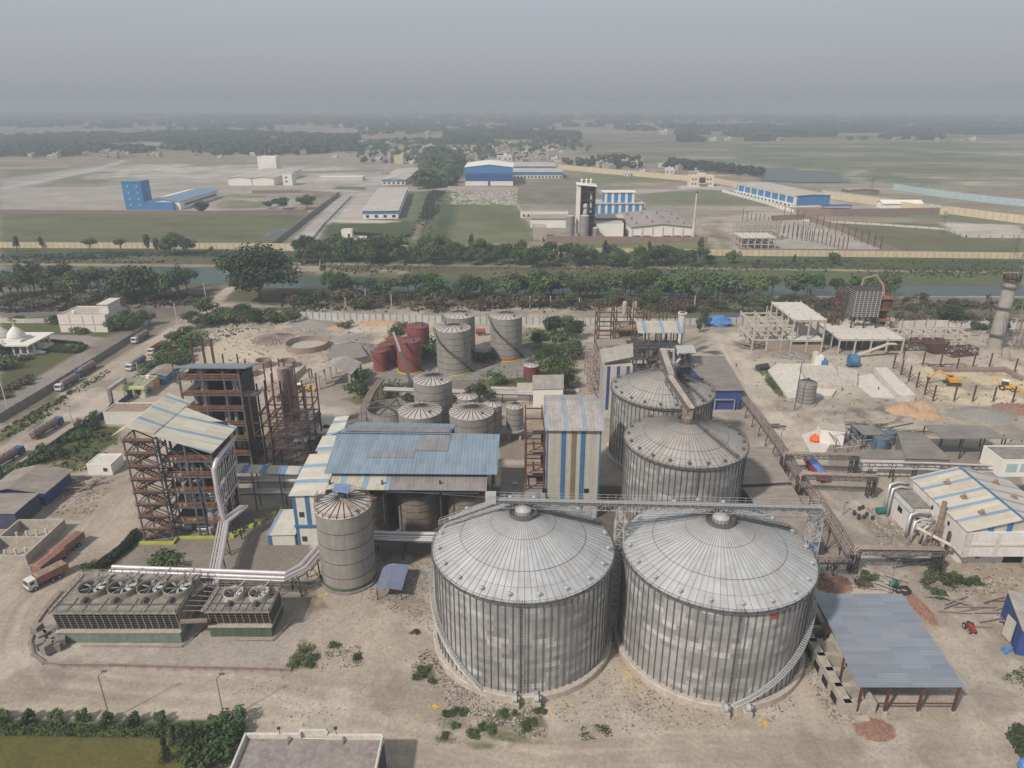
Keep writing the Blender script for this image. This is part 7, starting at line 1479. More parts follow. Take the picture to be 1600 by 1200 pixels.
# distillery with the tall dark tower
t = thing('tall_tower', 'tall dark open process tower with white side wall beyond the canal', 'process tower', (58,564,0)); s = MB()
for x in (53.5,58.5,64):
    for y in (564,574): s.bar((x,y,0),(x,y,40),.7)
for z in range(6,42,6): s.box(53.2,563.7,z-.6,64.4,574,z)
part('frame', s, m_steel_dk, t); part('white_side', MB().box(50.5,564,4,53,574,41), m_whitefar, t); part('dark_side', MB().box(64.3,564,0,64.8,574,40), m_steel_dk, t); part('rear', MB().box(53,573.5,0,64.5,574,40), m_steel_dk, t); part('roof', MB().quad((50,563,41.5),(65.5,563,40.2),(65.5,575,40.8),(50,575,42),.5), m_whitefar, t)
part('column_vessel', MB().lathe(57.5,566,[(2.2,3),(2.2,26),(.1,27)],14), m_conc_lt, t); part('column_vessel', MB().lathe(61.5,566.5,[(1.2,20),(1.2,35),(.1,36)],12), m_conc_lt, t)
for x in (54,57.5,61): part('vent', MB().lathe(x,568,[(.6,41),(.6,44),(1.2,44.3),(.1,45.5)],10), m_whitefar, t)
for x, y, r, h, lb in ((45.5,562,3.4,18,'slim grey silo left of the tall dark tower'),(56,556,3.4,19,'slim grey silo directly in front of the tall dark tower'),(65,560,2.8,9,'short grey silo right of the pair by the tall dark tower')): tank(lb, x, y, r, h, 1.0, m_tank, m_conc_lt, 8, 3, group='far grey silos', n=20)
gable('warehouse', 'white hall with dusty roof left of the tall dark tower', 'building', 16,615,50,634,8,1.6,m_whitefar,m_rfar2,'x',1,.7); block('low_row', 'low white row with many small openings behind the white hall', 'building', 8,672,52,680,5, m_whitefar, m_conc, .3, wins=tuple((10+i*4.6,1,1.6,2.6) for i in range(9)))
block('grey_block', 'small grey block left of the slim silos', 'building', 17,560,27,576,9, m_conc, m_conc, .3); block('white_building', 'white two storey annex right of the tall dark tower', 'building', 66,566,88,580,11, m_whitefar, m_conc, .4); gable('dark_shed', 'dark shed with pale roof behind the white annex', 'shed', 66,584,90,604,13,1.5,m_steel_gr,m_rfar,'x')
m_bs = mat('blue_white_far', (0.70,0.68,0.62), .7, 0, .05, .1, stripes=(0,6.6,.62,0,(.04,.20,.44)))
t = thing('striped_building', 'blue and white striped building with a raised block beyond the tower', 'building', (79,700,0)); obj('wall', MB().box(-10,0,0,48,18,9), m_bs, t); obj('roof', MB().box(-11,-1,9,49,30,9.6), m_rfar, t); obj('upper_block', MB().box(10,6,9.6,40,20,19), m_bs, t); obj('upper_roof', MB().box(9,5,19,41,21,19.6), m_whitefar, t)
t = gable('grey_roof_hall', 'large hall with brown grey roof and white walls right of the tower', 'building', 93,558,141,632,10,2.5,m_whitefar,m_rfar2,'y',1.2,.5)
for i in range(7): obj('column', MB().box(i*7.9,-.5,0,i*7.9+.9,-.05,10), m_conc_lt, t)
for i in (0,1,3,4,5): obj('opening', MB().box(i*7.9+1.4,-.3,0,i*7.9+7.4,-.06,3.4), m_dark, t)
for i in range(12): obj('roof_ventilator', MB().lathe(5+(i%4)*12.5,10+(i//4)*24,[(.9,10.4+2.2*(1-abs(5+(i%4)*12.5-24)/24)),(.9,12.2+2.0*(1-abs(5+(i%4)*12.5-24)/24)),(.1,12.6+2*(1-abs(5+(i%4)*12.5-24)/24))],8), m_rustlt, t)
for px, yb, yt, lb in ((909,335,283,'thin dark stack behind the striped building'),(1082,376,299,'tall thin tapering grey stack at the corner of the brown grey roofed hall')):
    p = G(px,yb); h = HG(px,yb,yt); t = thing('stack', lb, 'stack', tuple(p)); obj('shaft', MB().lathe(0,0,[(1.8 if yt > 290 else .8,0),(.8 if yt > 290 else .7,h*.4),(.55,h)],12), m_pipe_br if yt < 290 else m_conc_lt, t); obj('collar', MB().lathe(0,0,[(1.0,h-1),(1.0,h)],10), m_steel_dk, t)
t = block('office_building', 'cream two storey office with central glazed bay on the far side', 'building', 227,935,257,952,13, mat('cream_office',(.70,.60,.44),.8,0,.05,.1), m_conc_lt, .8, wins=tuple((229+i*3.8,z,1.8,2.2) for i in (0,1,5,6) for z in (2.5,8))); part('glazed_bay', MB().box(238,934.5,3.5,246,934.9,11.5), m_glass, t); part('stair_block', MB().box(238,940,13,247,950,16), mat('cream_office',(0,0,0)), t); part('porch', MB().box(237,930,4.0,247,935,4.6), m_conc_lt, t); part('forecourt', MB().box(215,925,0,268,935,.25), m_conc_lt, t)
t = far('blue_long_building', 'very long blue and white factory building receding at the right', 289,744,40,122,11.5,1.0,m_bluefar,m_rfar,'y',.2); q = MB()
for i in range(9): q.box(-.6,i*14.6,3,-.1,i*14.6+1.6,11.4)
q.box(-3,-.5,0,-.1,123,3.6).box(-.5,-.6,0,41,-.1,1.4).box(-.7,-.6,10.2,-.1,123,11.2); obj('white_panels', q, m_whitefar, t); q = MB()
for i in range(16): q.box(-3.2,3+i*7.6,1,-3.02,6.2+i*7.6,2.6)
obj('window_row', q, m_glass, t); obj('white_corner', MB().box(-.5,-.4,0,2.2,-.1,11.4), m_whitefar, t)
frame_bld('small concrete frame under construction among rows of rods', 167, 519, 5, 3, 5, 7, (4,8.4), m_conc, [(0,0,5,3,8.4)], group='far concrete frames', w=.7); frame_bld('bare two storey concrete frame with columns sticking up behind the small one', 178, 556, 5, 3, 6, 7, (4,8,12), m_conc, group='far concrete frames', w=.6)
rowsP = []
for i in range(26): rowsP.append((1160+i*6.5, 345+i*1.9, 28)); 
for i in range(14): rowsP.append((1170+i*7.5, 366+i*.9, 22))
for i in range(16): rowsP.append((1225+i*10, 338+i*3.4, 20))
pr = thing('steel_rod', 'thin upright steel column in the rows on the far building site', 'column', (0,0,0), 0, 'rows of thin steel columns on the far building site'); obj('shaft', MB().cb(0,0,0,.45,.45,9.5), m_steel_dk, pr)
for i, (px, py, n_) in enumerate(rowsP): place(pr, G(px,py), 0, (1,1,rn.uniform(.8,1.25)))
t = thing('site_hut', 'pale blue roofed hut on the far building site', 'hut', tuple(G(1265,322))); 
p = G(1300,328); obj('canopy', MB().box(-10,0,3.5,20,10,4.2), m_navyfar, t); obj('post', MB().cb(-9,1,0,.5,.5,3.5).cb(19,1,0,.5,.5,3.5), m_steel_gr, t); t.location = p
far('site_hut', 'small red brown shed near the cyan walls', *G(1325,304)[:2], 36,20,5,1.5,m_brick,m_rfar2); far('white_shed', 'small white gabled shed beside the cream wall', *G(1378,326)[:2], 40,12,5,3,m_whitefar,m_whitefar,'x')
block('pump_cabin', 'small white cabin with dark doorway on the grass by the canal', 'cabin', *(lambda p:(p.x,p.y,p.x+8,p.y+7))(G(534,373)), 6.5, m_whitefar, m_conc_lt, .4, wins=(((G(534,373).x+5),.5,1.8,3.5),)); slabq('pale_slab', 'pale concrete slab beside the small white cabin', [(533,376),(568,380),(574,369),(552,367)], .8, m_conc_lt)
block('yellow_cabin', 'small yellow cabin at the end of the concrete road', 'cabin', *(lambda p:(p.x,p.y,p.x+16,p.y+12))(G(616,256)), 14, m_cream, m_cream, .4); wallseg('ruined concrete wall below the bridge road', [(455,424),(500,424),(501,415)], 3.5, m_conc, .4, 9, group='low walls in the tank yard')
BW = 'long boundary walls beyond the canal'
wallseg('cream panel wall running the whole width just beyond the canal', [(-30,387),(420,389),(620,392),(800,396),(1100,399),(1400,402),(1640,405)], 4.2, m_cream, .4, 4.2, m_conc, group=BW)
wallseg('brick wall along the far edge of the left grass field', [(-20,334),(340,336),(480,334)], 4, m_brick, .4, 5, group=BW); wallseg('brick wall behind the round trees by the concrete road', [(395,303),(470,302),(520,306)], 4, m_brick, .4, 5, group=BW)
wallseg('brick wall in front of the brown grey roofed hall', [(855,379),(1000,380),(1105,380)], 5, m_brick, .5, 6, group=BW); wallseg('brick wall along the near edge of the far building site', [(1155,397),(1300,398),(1392,399)], 4, m_brick, .5, 5, group=BW)
wallseg('long brick wall slanting down to the cream wall at right', [(1205,345),(1255,342),(1310,360),(1405,401)], 4.5, m_brick, .5, 5, group=BW); wallseg('brick wall in front of the long blue and white factory', [(1245,335),(1300,338),(1475,335)], 6.5, m_brick, .5, 5, group=BW)
wallseg('concrete wall along the right side of the meadow', [(800,312),(847,378)], 4, m_conc, .4, 6, group=BW); wallseg('concrete wall following the left side of the concrete road', [(424,388),(452,366),(487,338),(530,305)], 4, m_conc_dk, .4, 6, group=BW)
wallseg('white rail wall along the right side of the concrete road', [(485,378),(505,352),(548,308)], 1.8, m_conc_lt, .4, 8, group=BW); wallseg('cream wall running back behind the far meadow at centre right', [(872,264),(930,270),(1000,276),(1078,283)], 7, m_cream, .6, 9, group=BW)
wallseg('cream wall beyond the long blue and white factory', [(1115,286),(1155,294)], 7, m_cream, .6, 9, group=BW); wallseg('cream wall behind the far right yard', [(1287,309),(1345,317),(1400,325),(1480,337)], 7, m_cream, .6, 8, group=BW); wallseg('cream wall continuing to the right edge', [(1478,334),(1540,342),(1620,352)], 7, m_cream, .6, 6, m_conc, group=BW)
wallseg('pale cyan wall slanting to the right edge, nearer one', [(1283,303),(1400,319),(1500,333),(1600,346)], 5, m_cyan, .6, 9, m_steel_gr, group=BW); wallseg('pale cyan wall slanting to the right edge, farther one', [(1395,296),(1450,305),(1530,315),(1620,325)], 7, m_cyan, .6, 9, group=BW)
wallseg('white kerb fence with dark posts beside the right meadow', [(1252,345),(1360,351),(1475,359),(1510,371),(1600,372)], 1.6, m_conc_lt, .5, 9, m_steel_dk, group=BW); wallseg('fence with dark posts beside the road of the far building site', [(1087,346),(1110,355),(1150,378),(1180,396)], 2, m_conc, .4, 7, m_steel_dk, group=BW); wallseg('white fence below the long blue and white factory', [(1128,300),(1180,314),(1240,332)], 3, m_whitefar, .5, 8, m_steel_gr, group=BW)
for x0, y0, x1, y1, lb in ((610,281,660,279,'short white fence by the small white hall'),(700,296,810,298,'pale fence beyond the meadow with pale stones'),(0,265,110,262,'cream wall at the far left'),(470,272,600,268,'dark wall behind the low building')): wallseg(lb, [(x0,y0),(x1,y1)], 4, m_cream if 'cream' in lb else m_conc, .5, 12, group=BW)
# pylons
for px, yb, yt in ((1578,424,368),(1592,424,395),(1470,366,330),(1360,306,277)):
    p = G(px,yb); t = thing('power_pylon', 'thin grey lattice pylon standing over the right fields', 'pylon', tuple(p), 0, 'lattice pylons in the right fields'); h = HG(px,yb,yt); s = MB()
    for a_ in (-1,1):
        for b_ in (-1,1): s.bar((a_*2.2,b_*2.2,0),(a_*.4,b_*.4,h),.16)
    for k in range(7): z = h*k/7; w_ = 2.2-1.8*k/7; s.bar((-w_,-w_,z),(w_,-w_,z+h/9),.12); s.bar((w_,-w_,z),(-w_,-w_,z+h/9),.12)
    for z in (h*.75,h*.88): s.bar((-3,0,z),(3,0,z),.18)
    obj('lattice', s, m_steel_gr, t)
# ---------------------------------------------------------------- foliage
def crown(seed, R_, H_, n, q, shape='round', nb=10):
    rr = random.Random(seed); s = MB(); bl = []
    for i in range(nb):
        a = rr.uniform(0,6.283); f = rr.random()**.6*.72
        if shape == 'umbrella': z = H_*(.60+.30*rr.random()*(1-f*.6)); rx = R_*rr.uniform(.28,.42); rz_ = H_*.13
        elif shape == 'tall': f *= .6; z = H_*rr.uniform(.35,.92); rx = R_*rr.uniform(.3,.5); rz_ = H_*.15
        elif shape == 'bush': z = H_*rr.uniform(.25,.7); rx = R_*rr.uniform(.3,.5); rz_ = H_*.3
        elif shape == 'conifer': z = H_*rr.uniform(.08,.95); f = f*.9*(1-z/H_); rx = R_*(.15+.5*(1-z/H_)); rz_ = H_*.10
        else: z = H_*(.38+.5*rr.random()*(1-f*f)); rx = R_*rr.uniform(.3,.48); rz_ = H_*rr.uniform(.13,.2)
        bl.append((R_*f*math.cos(a), R_*f*math.sin(a), z, rx, rz_))
    for i in range(n):
        b = bl[i % nb]; d = Vector((rr.gauss(0,1),rr.gauss(0,1),rr.gauss(0,1))).normalized()*(rr.uniform(.55,1.1)); p = Vector((b[0]+d.x*b[3], b[1]+d.y*b[3], max(.15,b[2]+d.z*b[4])))
        nrm = (d+Vector((rr.uniform(-.7,.7),rr.uniform(-.7,.7),rr.uniform(-.2,1.1)))).normalized(); u = nrm.cross(Vector((rr.random(),rr.random(),.3))).normalized(); v = nrm.cross(u); k = q*rr.uniform(.6,1.3)
        s.add([p-u*k*.5-v*k*.3, p+u*k*.55-v*k*.2, p+u*k*.3+v*k*.5, p-u*k*.4+v*k*.45], [(0,1,2,3)])
    return s, bl
def tree(name, cat, seed, R_, H_, n, q, shape, leaf, nb=10, trunk=True):
    t = thing(name, 'tree', cat, (0,0,0)); s, bl = crown(seed,R_,H_,n,q,shape,nb); obj('crown', s, leaf, t); k = MB(); r0 = H_*.022+.05
    if trunk:
        top = H_*(.55 if shape != 'conifer' else .9); k.tube([(0,0,-.3),(.1*R_*.3,0,top*.5),(0,.05*R_,top)], [r0,r0*.75,r0*.4], 7)
        for b in bl[:6]: k.tube([(0,0,top*.55),(b[0]*.5,b[1]*.5,(top*.6+b[2])*.5),(b[0],b[1],b[2])], [r0*.45,r0*.3,r0*.12], 5)
    else: k.tube([(0,0,-.2),(0,0,H_*.5)], [.1,.05], 5)
    obj('trunk', k, m_bark, t); return t
PT = {
 'round': [tree('broadleaf_tree','tree',s_,5.0,9.5,1300,.62,'round',m_leaf,12) for s_ in (1,2,3)],
 'umb': [tree('umbrella_tree','tree',s_,5.5,11.5,850,.66,'umbrella',m_leaf,11) for s_ in (4,5)],
 'tall': [tree('slender_tree','tree',s_,2.8,11,650,.55,'tall',m_leafdk,9) for s_ in (6,7)],
 'dry': [tree('dry_tree','tree',s_,3.6,7.5,520,.5,'round',m_leafdry,9) for s_ in (8,9)],
 'bright': [tree('broadleaf_tree','tree',s_,4.6,9,1000,.6,'round',m_leafbr,11) for s_ in (10,)],
 'bush': [tree('bush','bush',s_,2.4,2.8,650,.36,'bush',m_leaf,8,False) for s_ in (12,13)],
 'dbush': [tree('bush','bush',s_,2.6,2.2,420,.40,'bush',m_leafdry,8,False) for s_ in (14,)],
 'con': [tree('casuarina_tree','tree',15,3.0,9.0,1800,.30,'conifer',m_leafdk,22)],
 'big': [tree('great_tree','tree',16,11,19,4600,.8,'round',m_leafdk,22)],
 'topi': [tree('topiary_bush','bush',17,.95,2.0,900,.16,'bush',m_leaf,6,True)],
 'pink': [tree('blossom_bush','bush',18,2.6,3.6,700,.36,'bush',m_pink,8,False)],
 'blob': [tree('round_tree','tree',19,4.4,8.2,1500,.55,'round',m_leafdk,14)],
}
LAB = {'round':'green broadleaf tree','umb':'flat crowned tree with bare stem','tall':'slender dark tree','dry':'brown half leafless tree','bright':'bright green tree','bush':'low green bush','dbush':'low dry bush','con':'feathery dark casuarina','big':'great spreading dark tree','topi':'clipped round bush','pink':'pink flowering bush','blob':'dense rounded dark tree'}
tr = random.Random(99)
def T(kind, px, py, hpx, where, s=1.0, group=None):
    P_ = tr.choice(PT[kind]); p = G(px,py); h = HG(px,py,py-hpx); H0 = {'round':9.5,'umb':11.5,'tall':11,'dry':7.5,'bright':9,'bush':2.8,'dbush':2.2,'con':9,'big':19,'topi':2.0,'pink':3.6,'blob':8.2}[kind]
    k = h/H0; c = LAB[kind]+' '+where; place(P_, (p.x,p.y,-.05), tr.uniform(0,6.28), (k*s*tr.uniform(.9,1.1),k*s*tr.uniform(.9,1.1),k), c, group or (LAB[kind]+' '+where))
T('big',408,470,92,'beside the bridge road at the canal',1.25); T('blob',478,404,42,'at the foot of the concrete road'); T('round',275,398,38,'among the stems north of the left canal',1.2); T('round',325,497,36,'at the bend of the approach road'); T('round',212,470,70,'in the middle of the left canal trees',1.0)
for px, hp in ((445,20),(468,18),(520,30),(545,28),(560,24)): pass
w = 'in the belt along the north bank of the canal'
for i in range(100):
    px = 470+i*6.4+tr.uniform(-5,5); py = 407+ (px-500)*.012+tr.uniform(-6,7); k = tr.choice(['round','round','umb','tall','umb','bright' if px > 700 else 'round']); T(k, px, py, tr.uniform(22,42), w, .82)
for px, py, hp, k in ((28,395,27,'tall'),(66,388,20,'tall'),(142,397,27,'umb'),(190,395,24,'umb'),(232,397,32,'tall'),(246,399,28,'tall'),(258,398,26,'round'),(290,399,36,'round'),(1145,412,26,'bright'),(1300,414,22,'round'),(1240,414,18,'tall'),(1110,412,18,'round'),(1180,420,18,'dry'),(330,397,14,'dry')): T(k, px, py, hp, 'standing alone north of the canal')
w = 'on the south bank of the left canal arm'
for i in range(34):
    px = -10+i*9.5+tr.uniform(-5,5)
    if 300 < px: continue
    T(tr.choice(['umb','umb','round','tall','dry']), px, 462+tr.uniform(-8,10), tr.uniform(34,54), w, .9)
for px in (540,600,655,668,690,740,760,790,812,840,862,880,905,930,948,975,1000,1020,1045,1072,1100,1125,1150,1180,1205,1240,1262,1300,1335,1385): T(tr.choice(['umb','umb','round','bright','round']), px+tr.uniform(-6,6), 463+tr.uniform(-3,6), tr.uniform(32,50), 'on the south bank of the middle canal', 1.05)
for i in range(34): T(tr.choice(['round','dry','umb','bright','round']), 520+i*20+tr.uniform(-8,8), 452+i*.35+tr.uniform(-2,14), tr.uniform(18,34), 'on the south bank of the middle canal', 1.05)
w = 'in the dry scrub belt south of the canal'
for i in range(86):
    px = 455+i*13.2+tr.uniform(-7,7); 
    if px > 1580: continue
    T(tr.choice(['dry','dry','dry','dbush','bush','round' if px < 1250 else 'dbush']), px, 477+tr.uniform(-10,9), tr.uniform(14,26) if px < 1250 else tr.uniform(6,12), w)
for i in range(22): T(tr.choice(['dry','bush','dbush']), tr.uniform(0,330), tr.uniform(462,480), tr.uniform(8,16), 'in the dark scrub behind the white building', 1.3)
for i in range(24): T(tr.choice(['dbush','bush','dry','bush']), tr.uniform(1180,1600), tr.uniform(478,506), tr.uniform(8,16), 'in the scrub behind the construction yard', 1.2)
w = 'in the thicket along the north west yard corner'
for px, py in ((300,500),(318,508),(335,503),(352,498),(365,503),(380,496),(395,501),(412,497),(428,502),(445,497),(462,501),(290,520),(275,535),(262,545),(285,548),(300,535)): T(tr.choice(['round','bush','round']), px, py+3, tr.uniform(16,26), w, 1.35)
w = 'in the thicket right of the far grey tanks'
for px, py in ((845,545),(862,525),(885,520),(900,530),(878,545),(865,565),(882,585),(858,590),(893,560),(848,570),(872,608),(888,605)): T(tr.choice(['round','round','blob']), px, py, tr.uniform(28,40), w, 1.0)
for px, py, hp, k, wh in ((665,560,30,'bush','between the red tanks'),(625,520,18,'bush','behind the red tanks'),(760,565,20,'bush','between the far grey tanks'),(750,632,34,'round','behind the pale ribbed tanks'),(775,600,24,'bright','on the grass by the dark slab'),(640,628,14,'bush','beside the open topped tank'),(567,600,26,'round','beside the open gable shed'),(555,612,18,'bush','in front of the open gable shed'),(540,512,12,'bush','on the sand yard'),(700,628,16,'bush','under the white pipe rack'),(1100,512,30,'tall','by the north wall near the blue tarpaulin'),(1092,520,26,'tall','left of the pale road'),(1480,508,34,'blob','right of the concrete trestle'),(1560,512,20,'bush','behind the chimney foot'),(1530,515,14,'bush','left of the chimney foot')): T(k, px, py, hp, wh, 1.2)
for px, py in ((180,515),(195,512),(212,516),(200,505),(225,508),(170,505)): T('round', px, py+2, tr.uniform(22,30), 'beside the two storey white building', 1.1)
for px, py, hp, k in ((100,503,16,'bush'),(84,505,12,'bush'),(27,502,10,'bush'),(124,520,12,'bush'),(0,560,24,'round'),(10,575,20,'bush'),(38,562,10,'bush'),(95,545,8,'bush'),(110,545,8,'bush'),(130,545,8,'bush')): T(k, px, py, hp, 'in the temple garden', 1.3)
for px, py in ((0,620),(14,612),(32,604),(45,597)): T('dbush', px, py, 10, 'along the garden road', 1.6)
for px, py, hp, k in ((122,668,13,'pink'),(92,690,6,'pink'),(142,668,18,'bush'),(152,655,14,'bush'),(128,684,14,'bush'),(75,710,18,'bush'),(60,722,16,'bush'),(40,735,18,'bush'),(18,742,16,'bush'),(88,712,14,'bush'),(5,755,18,'bush'),(105,690,12,'bush')): T(k, px, py, hp, 'along the yard wall of the grass lot', 1.1)
for px, py in ((228,598),(240,590),(250,582),(262,575),(275,570),(222,612),(245,575),(258,562),(284,562)): T('bush', px, py, tr.uniform(12,20), 'between the road trucks and the guard house', 1.5)
for px, py, hp in ((315,335,24),(420,326,14),(444,327,22),(480,327,26),(433,322,14)): T('blob', px, py, hp, 'on the far left plots', 1.2)
for px, py, hp, k in ((1455,905,13,'bush'),(1470,910,15,'dbush'),(1490,908,17,'bright'),(1505,912,13,'bush'),(1525,912,10,'bush'),(1450,915,9,'dbush'),(1465,932,12,'bush'),(1345,912,12,'dbush'),(1358,906,14,'bush'),(1596,1165,22,'bush'),(1606,1180,24,'bush')): T(k, px, py, hp, 'beside the right hand yard road', 1.1)
for i in range(16): T('bush', tr.uniform(690,850), tr.uniform(1105,1152), tr.uniform(4,7), 'in the weedy patch before the front left silo', 1.5)
for px, py in ((468,1030),(482,1040),(476,1018),(490,1028),(460,1040),(558,1028),(522,1010),(655,1058),(662,1048),(675,1065),(648,990)): T('dbush' if px == 648 else 'bush', px, py, tr.uniform(4,7), 'in the weeds at the corner of the cooling apron' if px < 500 else 'on the dusty ground left of the front silo', 1.5)
T('bush',257,886,24,'in front of the process tower on the paving',1.2); T('bush',141,888,12,'at the end of the clipped hedge strip',1.1)
# topiary and the hedges
for i, (px, py) in enumerate([(8,1125),(45,1126),(87,1127),(128,1128),(167,1129),(209,1130),(249,1130),(331,1134)]): T('topi', px, py, 17, 'in the row on the clipped hedge edge', 1.25)
for px, py, k, hp in ((290,1182,'con',52),(275,1165,'con',34),(306,1160,'con',34),(262,1190,'con',40)): T(k, px, py, hp, 'in the garden corner at the bottom left', .8)
for px, py, hp in ((367,1136,26),(352,1150,26),(345,1168,30),(336,1185,32),(325,1200,34),(352,1180,20)): T('bush', px, py, hp, 'in the white flowering hedge at the bottom left', 1.0)
def hedge(label, pts, w_, h_, leaf, seed):
    rr = random.Random(seed); s = MB(); P_ = [G(*p) for p in pts]
    for a, b in zip(P_, P_[1:]):
        L_ = (b-a).length; d = (b-a).normalized(); n = Vector((-d.y,d.x,0))
        for i in range(int(L_*w_*55)):
            o = rr.uniform(-w_/2,w_/2); z = h_*(1 if rr.random() < .6 else rr.random()); p = a+d*rr.uniform(0,L_)+n*o+Vector((0,0,max(.1,z*(1-.25*abs(o)/(w_/2))+rr.uniform(-.12,.12)))); q = Vector((rr.uniform(-1,1),rr.uniform(-1,1),rr.uniform(.1,1.4))).normalized(); u = q.cross(Vector((rr.random(),.3,.1))).normalized(); v = q.cross(u); k = .2
            s.add([p-u*k-v*k*.6, p+u*k-v*k*.5, p+u*k*.6+v*k, p-u*k*.8+v*k*.8], [(0,1,2,3)])
    solo('hedge', s, leaf, label, 'hedge')
hedge('long clipped dark hedge band along the bottom left garden', [(-30,1140),(150,1142),(340,1144)], 2.4, .3, m_leaf, 1)
hedge('clipped hedge curving from the stair tower to the cooling tower', [(216,835),(195,860),(168,880),(152,892)], 2.4, 1.7, m_leafdk, 2)
hedge('low hedge along the curved garden road', [(60,548),(120,552),(131,546),(126,538),(60,532)], 2.0, 1.0, m_leafdk, 3)
# grass and weeds as ground cover
def weeds(name, label, polys, n, leaf, k, seed):
    rr = random.Random(seed); s = MB()
    for poly in polys:
        P_ = [G(*p) for p in poly]; x0, x1 = min(p.x for p in P_), max(p.x for p in P_); y0, y1 = min(p.y for p in P_), max(p.y for p in P_); c = 0; g = 0
        cl = [(rr.uniform(x0,x1), rr.uniform(y0,y1)) for _ in range(14)]
        while c < n and g < n*20:
            g += 1; a = rr.choice(cl); x, y = rr.gauss(a[0],(x1-x0)*.08), rr.gauss(a[1],(y1-y0)*.08); ins = False
            for i in range(len(P_)):
                a_, b_ = P_[i], P_[(i+1)%len(P_)]
                if (a_.y > y) != (b_.y > y) and x < (b_.x-a_.x)*(y-a_.y)/(b_.y-a_.y)+a_.x: ins = not ins
            if not ins: continue
            c += 1; kk = k*rr.uniform(.5,1.4); t_ = rr.uniform(0,3.14); u = Vector((math.cos(t_),math.sin(t_),0))*kk; p = Vector((x,y,.0)); o = Vector((rr.uniform(-.5,.5),rr.uniform(-.5,.5),1))*kk
            s.add([p-u, p+u, p+u*.7+o, p-u*.6+o], [(0,1,2,3)])
    tag(obj(name, s, leaf), label, 'weeds', kind='stuff')
weeds('weeds', 'green weeds in the dusty ground near the silos', [[(442,1045),(500,1045),(495,1010),(470,1000)],[(500,1050),(570,1040),(560,1000),(510,1010)],[(640,1060),(690,1080),(690,1010),(645,1020)],[(680,1165),(870,1150),(840,1095),(690,1105)],[(900,1160),(960,1150),(950,1130),(910,1135)],[(1440,930),(1600,930),(1590,905),(1440,900)],[(1560,1060),(1600,1090),(1600,1040)]], 330, m_leaf, .15, 4)
weeds('scrub', 'scrub and grass tufts on the canal banks', [[(0,490),(320,478),(320,462),(0,466)],[(440,487),(1000,490),(1000,466),(440,456)],[(1000,490),(1600,484),(1600,466),(1000,466)],[(420,428),(1000,438),(1000,405),(420,400)],[(1000,440),(1600,440),(1600,408),(1000,406)],[(0,412),(400,412),(400,392),(0,392)]], 1500, m_leafdk, .75, 5)
weeds('scrub', 'dry undergrowth between the works and the canal', [[(440,487),(1000,490),(1000,466),(440,456)],[(1000,490),(1600,484),(1600,470),(1000,468)],[(0,490),(320,478),(320,466),(0,470)],[(1180,506),(1600,510),(1600,474),(1180,474)]], 1500, m_leafdry, .7, 6)
weeds('scrub', 'green growth on the tank yard and plots', [[(740,612),(905,612),(905,520),(800,510),(755,570)],[(540,628),(600,640),(640,600),(600,585)],[(215,600),(300,540),(470,500),(470,480),(330,480)],[(60,740),(150,735),(190,690),(150,660)],[(1185,580),(1200,575),(1236,622),(1215,622)],[(0,690),(100,640),(200,560),(0,672)]], 500, m_leaf, .45, 7)
weeds('scrub', 'bushes in the strip beside the far meadow', [[(630,392),(665,390),(700,300),(672,297)],[(505,378),(640,384),(640,368),(520,362)]], 1600, m_leafdk, 1.0, 8)
# far woods: masses of crowns
def woods(label, polys, dens, leaf, seed, hs=(7,12), wide=1.0, nq=16, gate=.30):
    rr = random.Random(seed); s = MB()
    for poly in polys:
        P_ = [G(*p) for p in poly]; x0, x1 = min(p.x for p in P_), max(p.x for p in P_); y0, y1 = min(p.y for p in P_), max(p.y for p in P_); n = int(dens*len(poly)/4) ; c = g = 0
        while c < n and g < n*25:
            g += 1; x, y = rr.uniform(x0,x1), rr.uniform(y0,y1); ins = False
            for i in range(len(P_)):
                a_, b_ = P_[i], P_[(i+1)%len(P_)]
                if (a_.y > y) != (b_.y > y) and x < (b_.x-a_.x)*(y-a_.y)/(b_.y-a_.y)+a_.x: ins = not ins
            if not ins or vnoise(np.array([x/120]),np.array([y/160]),3)[0] < gate: continue
            c += 1; h = rr.uniform(*hs)*(1+max(0,(y-1500))/9000); r = h*rr.uniform(.42,.62)*wide
            for k in range(nq):
                d = Vector((rr.gauss(0,1),rr.gauss(0,1),rr.gauss(0,1))).normalized(); p = Vector((x+d.x*r,y+d.y*r,h*.6+d.z*h*.36)); u = d.cross(Vector((.2,.3,1))).normalized(); v = d.cross(u); q = r*.42*rr.uniform(.7,1.3)
                s.add([p-u*q-v*q*.7, p+u*q*.9-v*q, p+u*q+v*q*.8, p-u*q*.8+v*q], [(0,1,2,3)])
    tag(obj('far_woods', s, leaf), label, 'woods', kind='stuff')
woods('belt of woods behind the left plots', [[(0,246),(70,246),(200,240),(430,244),(560,238),(560,216),(350,208),(0,216)]], 900, m_leafdk, 1, (9,14), 1.5)
woods('trees among the village houses', [[(560,256),(900,262),(930,235),(900,215),(560,222)]], 420, m_leaf, 2); woods('dense clump of trees between the blue hall and small white hall', [[(655,296),(705,292),(722,262),(720,246),(668,240),(662,262)]], 260, m_leafdk, 3, (10,16), 1.2, gate=0)
woods('trees behind the cream office', [[(1040,266),(1120,274),(1190,282),(1195,272),(1120,262),(1045,256)],[(905,262),(1000,266),(1000,252),(910,245)]], 110, m_leafdk, 4)
woods('distant wood bands fading in the haze', [[(0,200),(560,206),(560,182),(0,180)],[(560,212),(1000,205),(1600,200),(1600,184),(560,180)],[(1060,222),(1450,218),(1600,208),(1600,196),(1060,200)],[(700,226),(900,222),(900,212),(700,212)]], 1500, m_leafdk, 5, (8,13), 2.2, 12, .52)
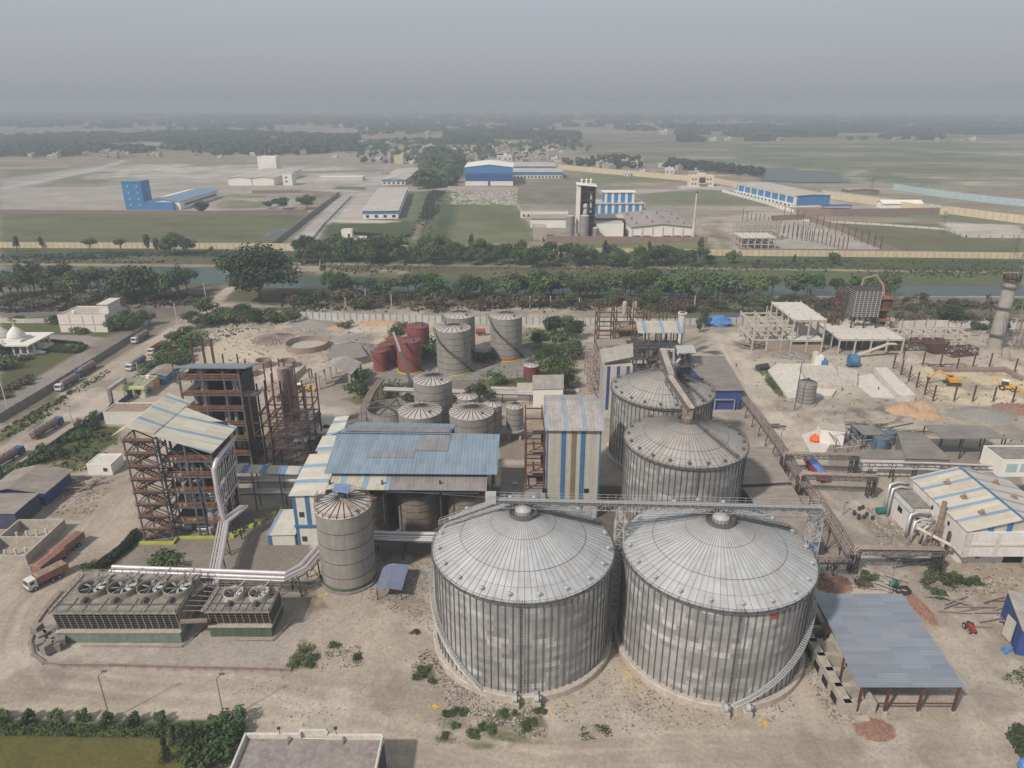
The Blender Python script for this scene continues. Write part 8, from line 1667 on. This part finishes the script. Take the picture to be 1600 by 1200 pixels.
# village houses
hp_ = [thing('village_house', 'house', 'house', (0,0,0)) for _ in range(3)]
for i, (h, mt) in enumerate(zip(hp_, (m_white, m_conc, mat('house_pinkish',(.52,.36,.28),.8,0,.1,.2)))):
    obj('wall', MB().box(-5,-4,0,5,4,(4,7.5,3.6)[i]), mt, h); z = (4,7.5,3.6)[i]
    rf_ = obj('roof', MB().add([(-5.5,-4.5,z),(5.5,-4.5,z),(5.5,4.5,z),(-5.5,4.5,z),(-5.5,0,z+1.8),(5.5,0,z+1.8)],[(0,1,5,4),(2,3,4,5),(0,4,3),(1,2,5),(0,3,2,1)]) if i == 2 else MB().box(-5.2,-4.2,z,5.2,4.2,z+.6), m_rfar2 if i == 2 else mt, h); obj('stair_head', MB().box(1,0,z+.6 if i < 2 else z-.5,4,3.5,z+2.6 if i < 2 else z), mt, h)
    obj('window', MB().box(-3.5,-4.1,1.2,-1.8,-4.01,2.8).box(1.5,-4.1,1.2,3.2,-4.01,2.8), m_dark, h)
def houses(n, x0, x1, y0, y1, where, smax=1.4):
    for i in range(n): k = tr.randrange(3); place(hp_[k], G(tr.uniform(x0,x1), tr.uniform(y0,y1)), tr.uniform(-.5,.5), tr.uniform(.8,smax), ('white flat roofed house ','two storey pale house ','small brownish gabled house ')[k]+where, ('white flat roofed houses ','two storey pale houses ','small brownish gabled houses ')[k]+where)
houses(90, 560, 880, 222, 256, 'in the village beyond the blue hall'); houses(26, 905, 1110, 255, 276, 'in the hamlet right of the blue hall'); houses(26, 40, 560, 240, 248, 'along the edge of the left woods'); houses(24, 780, 870, 232, 252, 'at the right end of the village', 2.2)
houses(30, 100, 1560, 186, 212, 'far out on the hazy plain', 2.6); houses(10, 1080, 1600, 212, 222, 'in the distant right grove', 2)
stn = MB(); rr = random.Random(4)
for i in range(420): p = G(rr.uniform(704,808), rr.uniform(299,320)); d = rr.uniform(.5,1.5); stn.cb(p.x,p.y,-.1,d*1.6,d,d*.6)
tag(obj('pale_stones', stn, m_conc_lt), 'pale rubble heaps spread at the far end of the meadow', 'rubble', kind='stuff')
for t in sum(PT.values(), []):       # prototypes never placed are removed
    if t.name not in USED:
        for c in list(t.children): bpy.data.objects.remove(c)
        bpy.data.objects.remove(t)
# ---------------------------------------------------------------- haze
hb = MB().box(-14500, -50, -3, 14500, 16500, 104)
hm = bpy.data.materials.new('haze_air'); hm.use_nodes = True; t = hm.node_tree
t.nodes.remove(t.nodes['Principled BSDF']); pv = t.nodes.new('ShaderNodeVolumePrincipled')
pv.inputs['Color'].default_value = (0.61,0.675,0.745,1); pv.inputs['Density'].default_value = 0.00038; pv.inputs['Anisotropy'].default_value = 0.0
t.links.new(pv.outputs[0], t.nodes['Material Output'].inputs['Volume'])
tag(obj('haze', hb, hm), 'thin grey haze hanging over the plain', 'haze', kind='stuff')
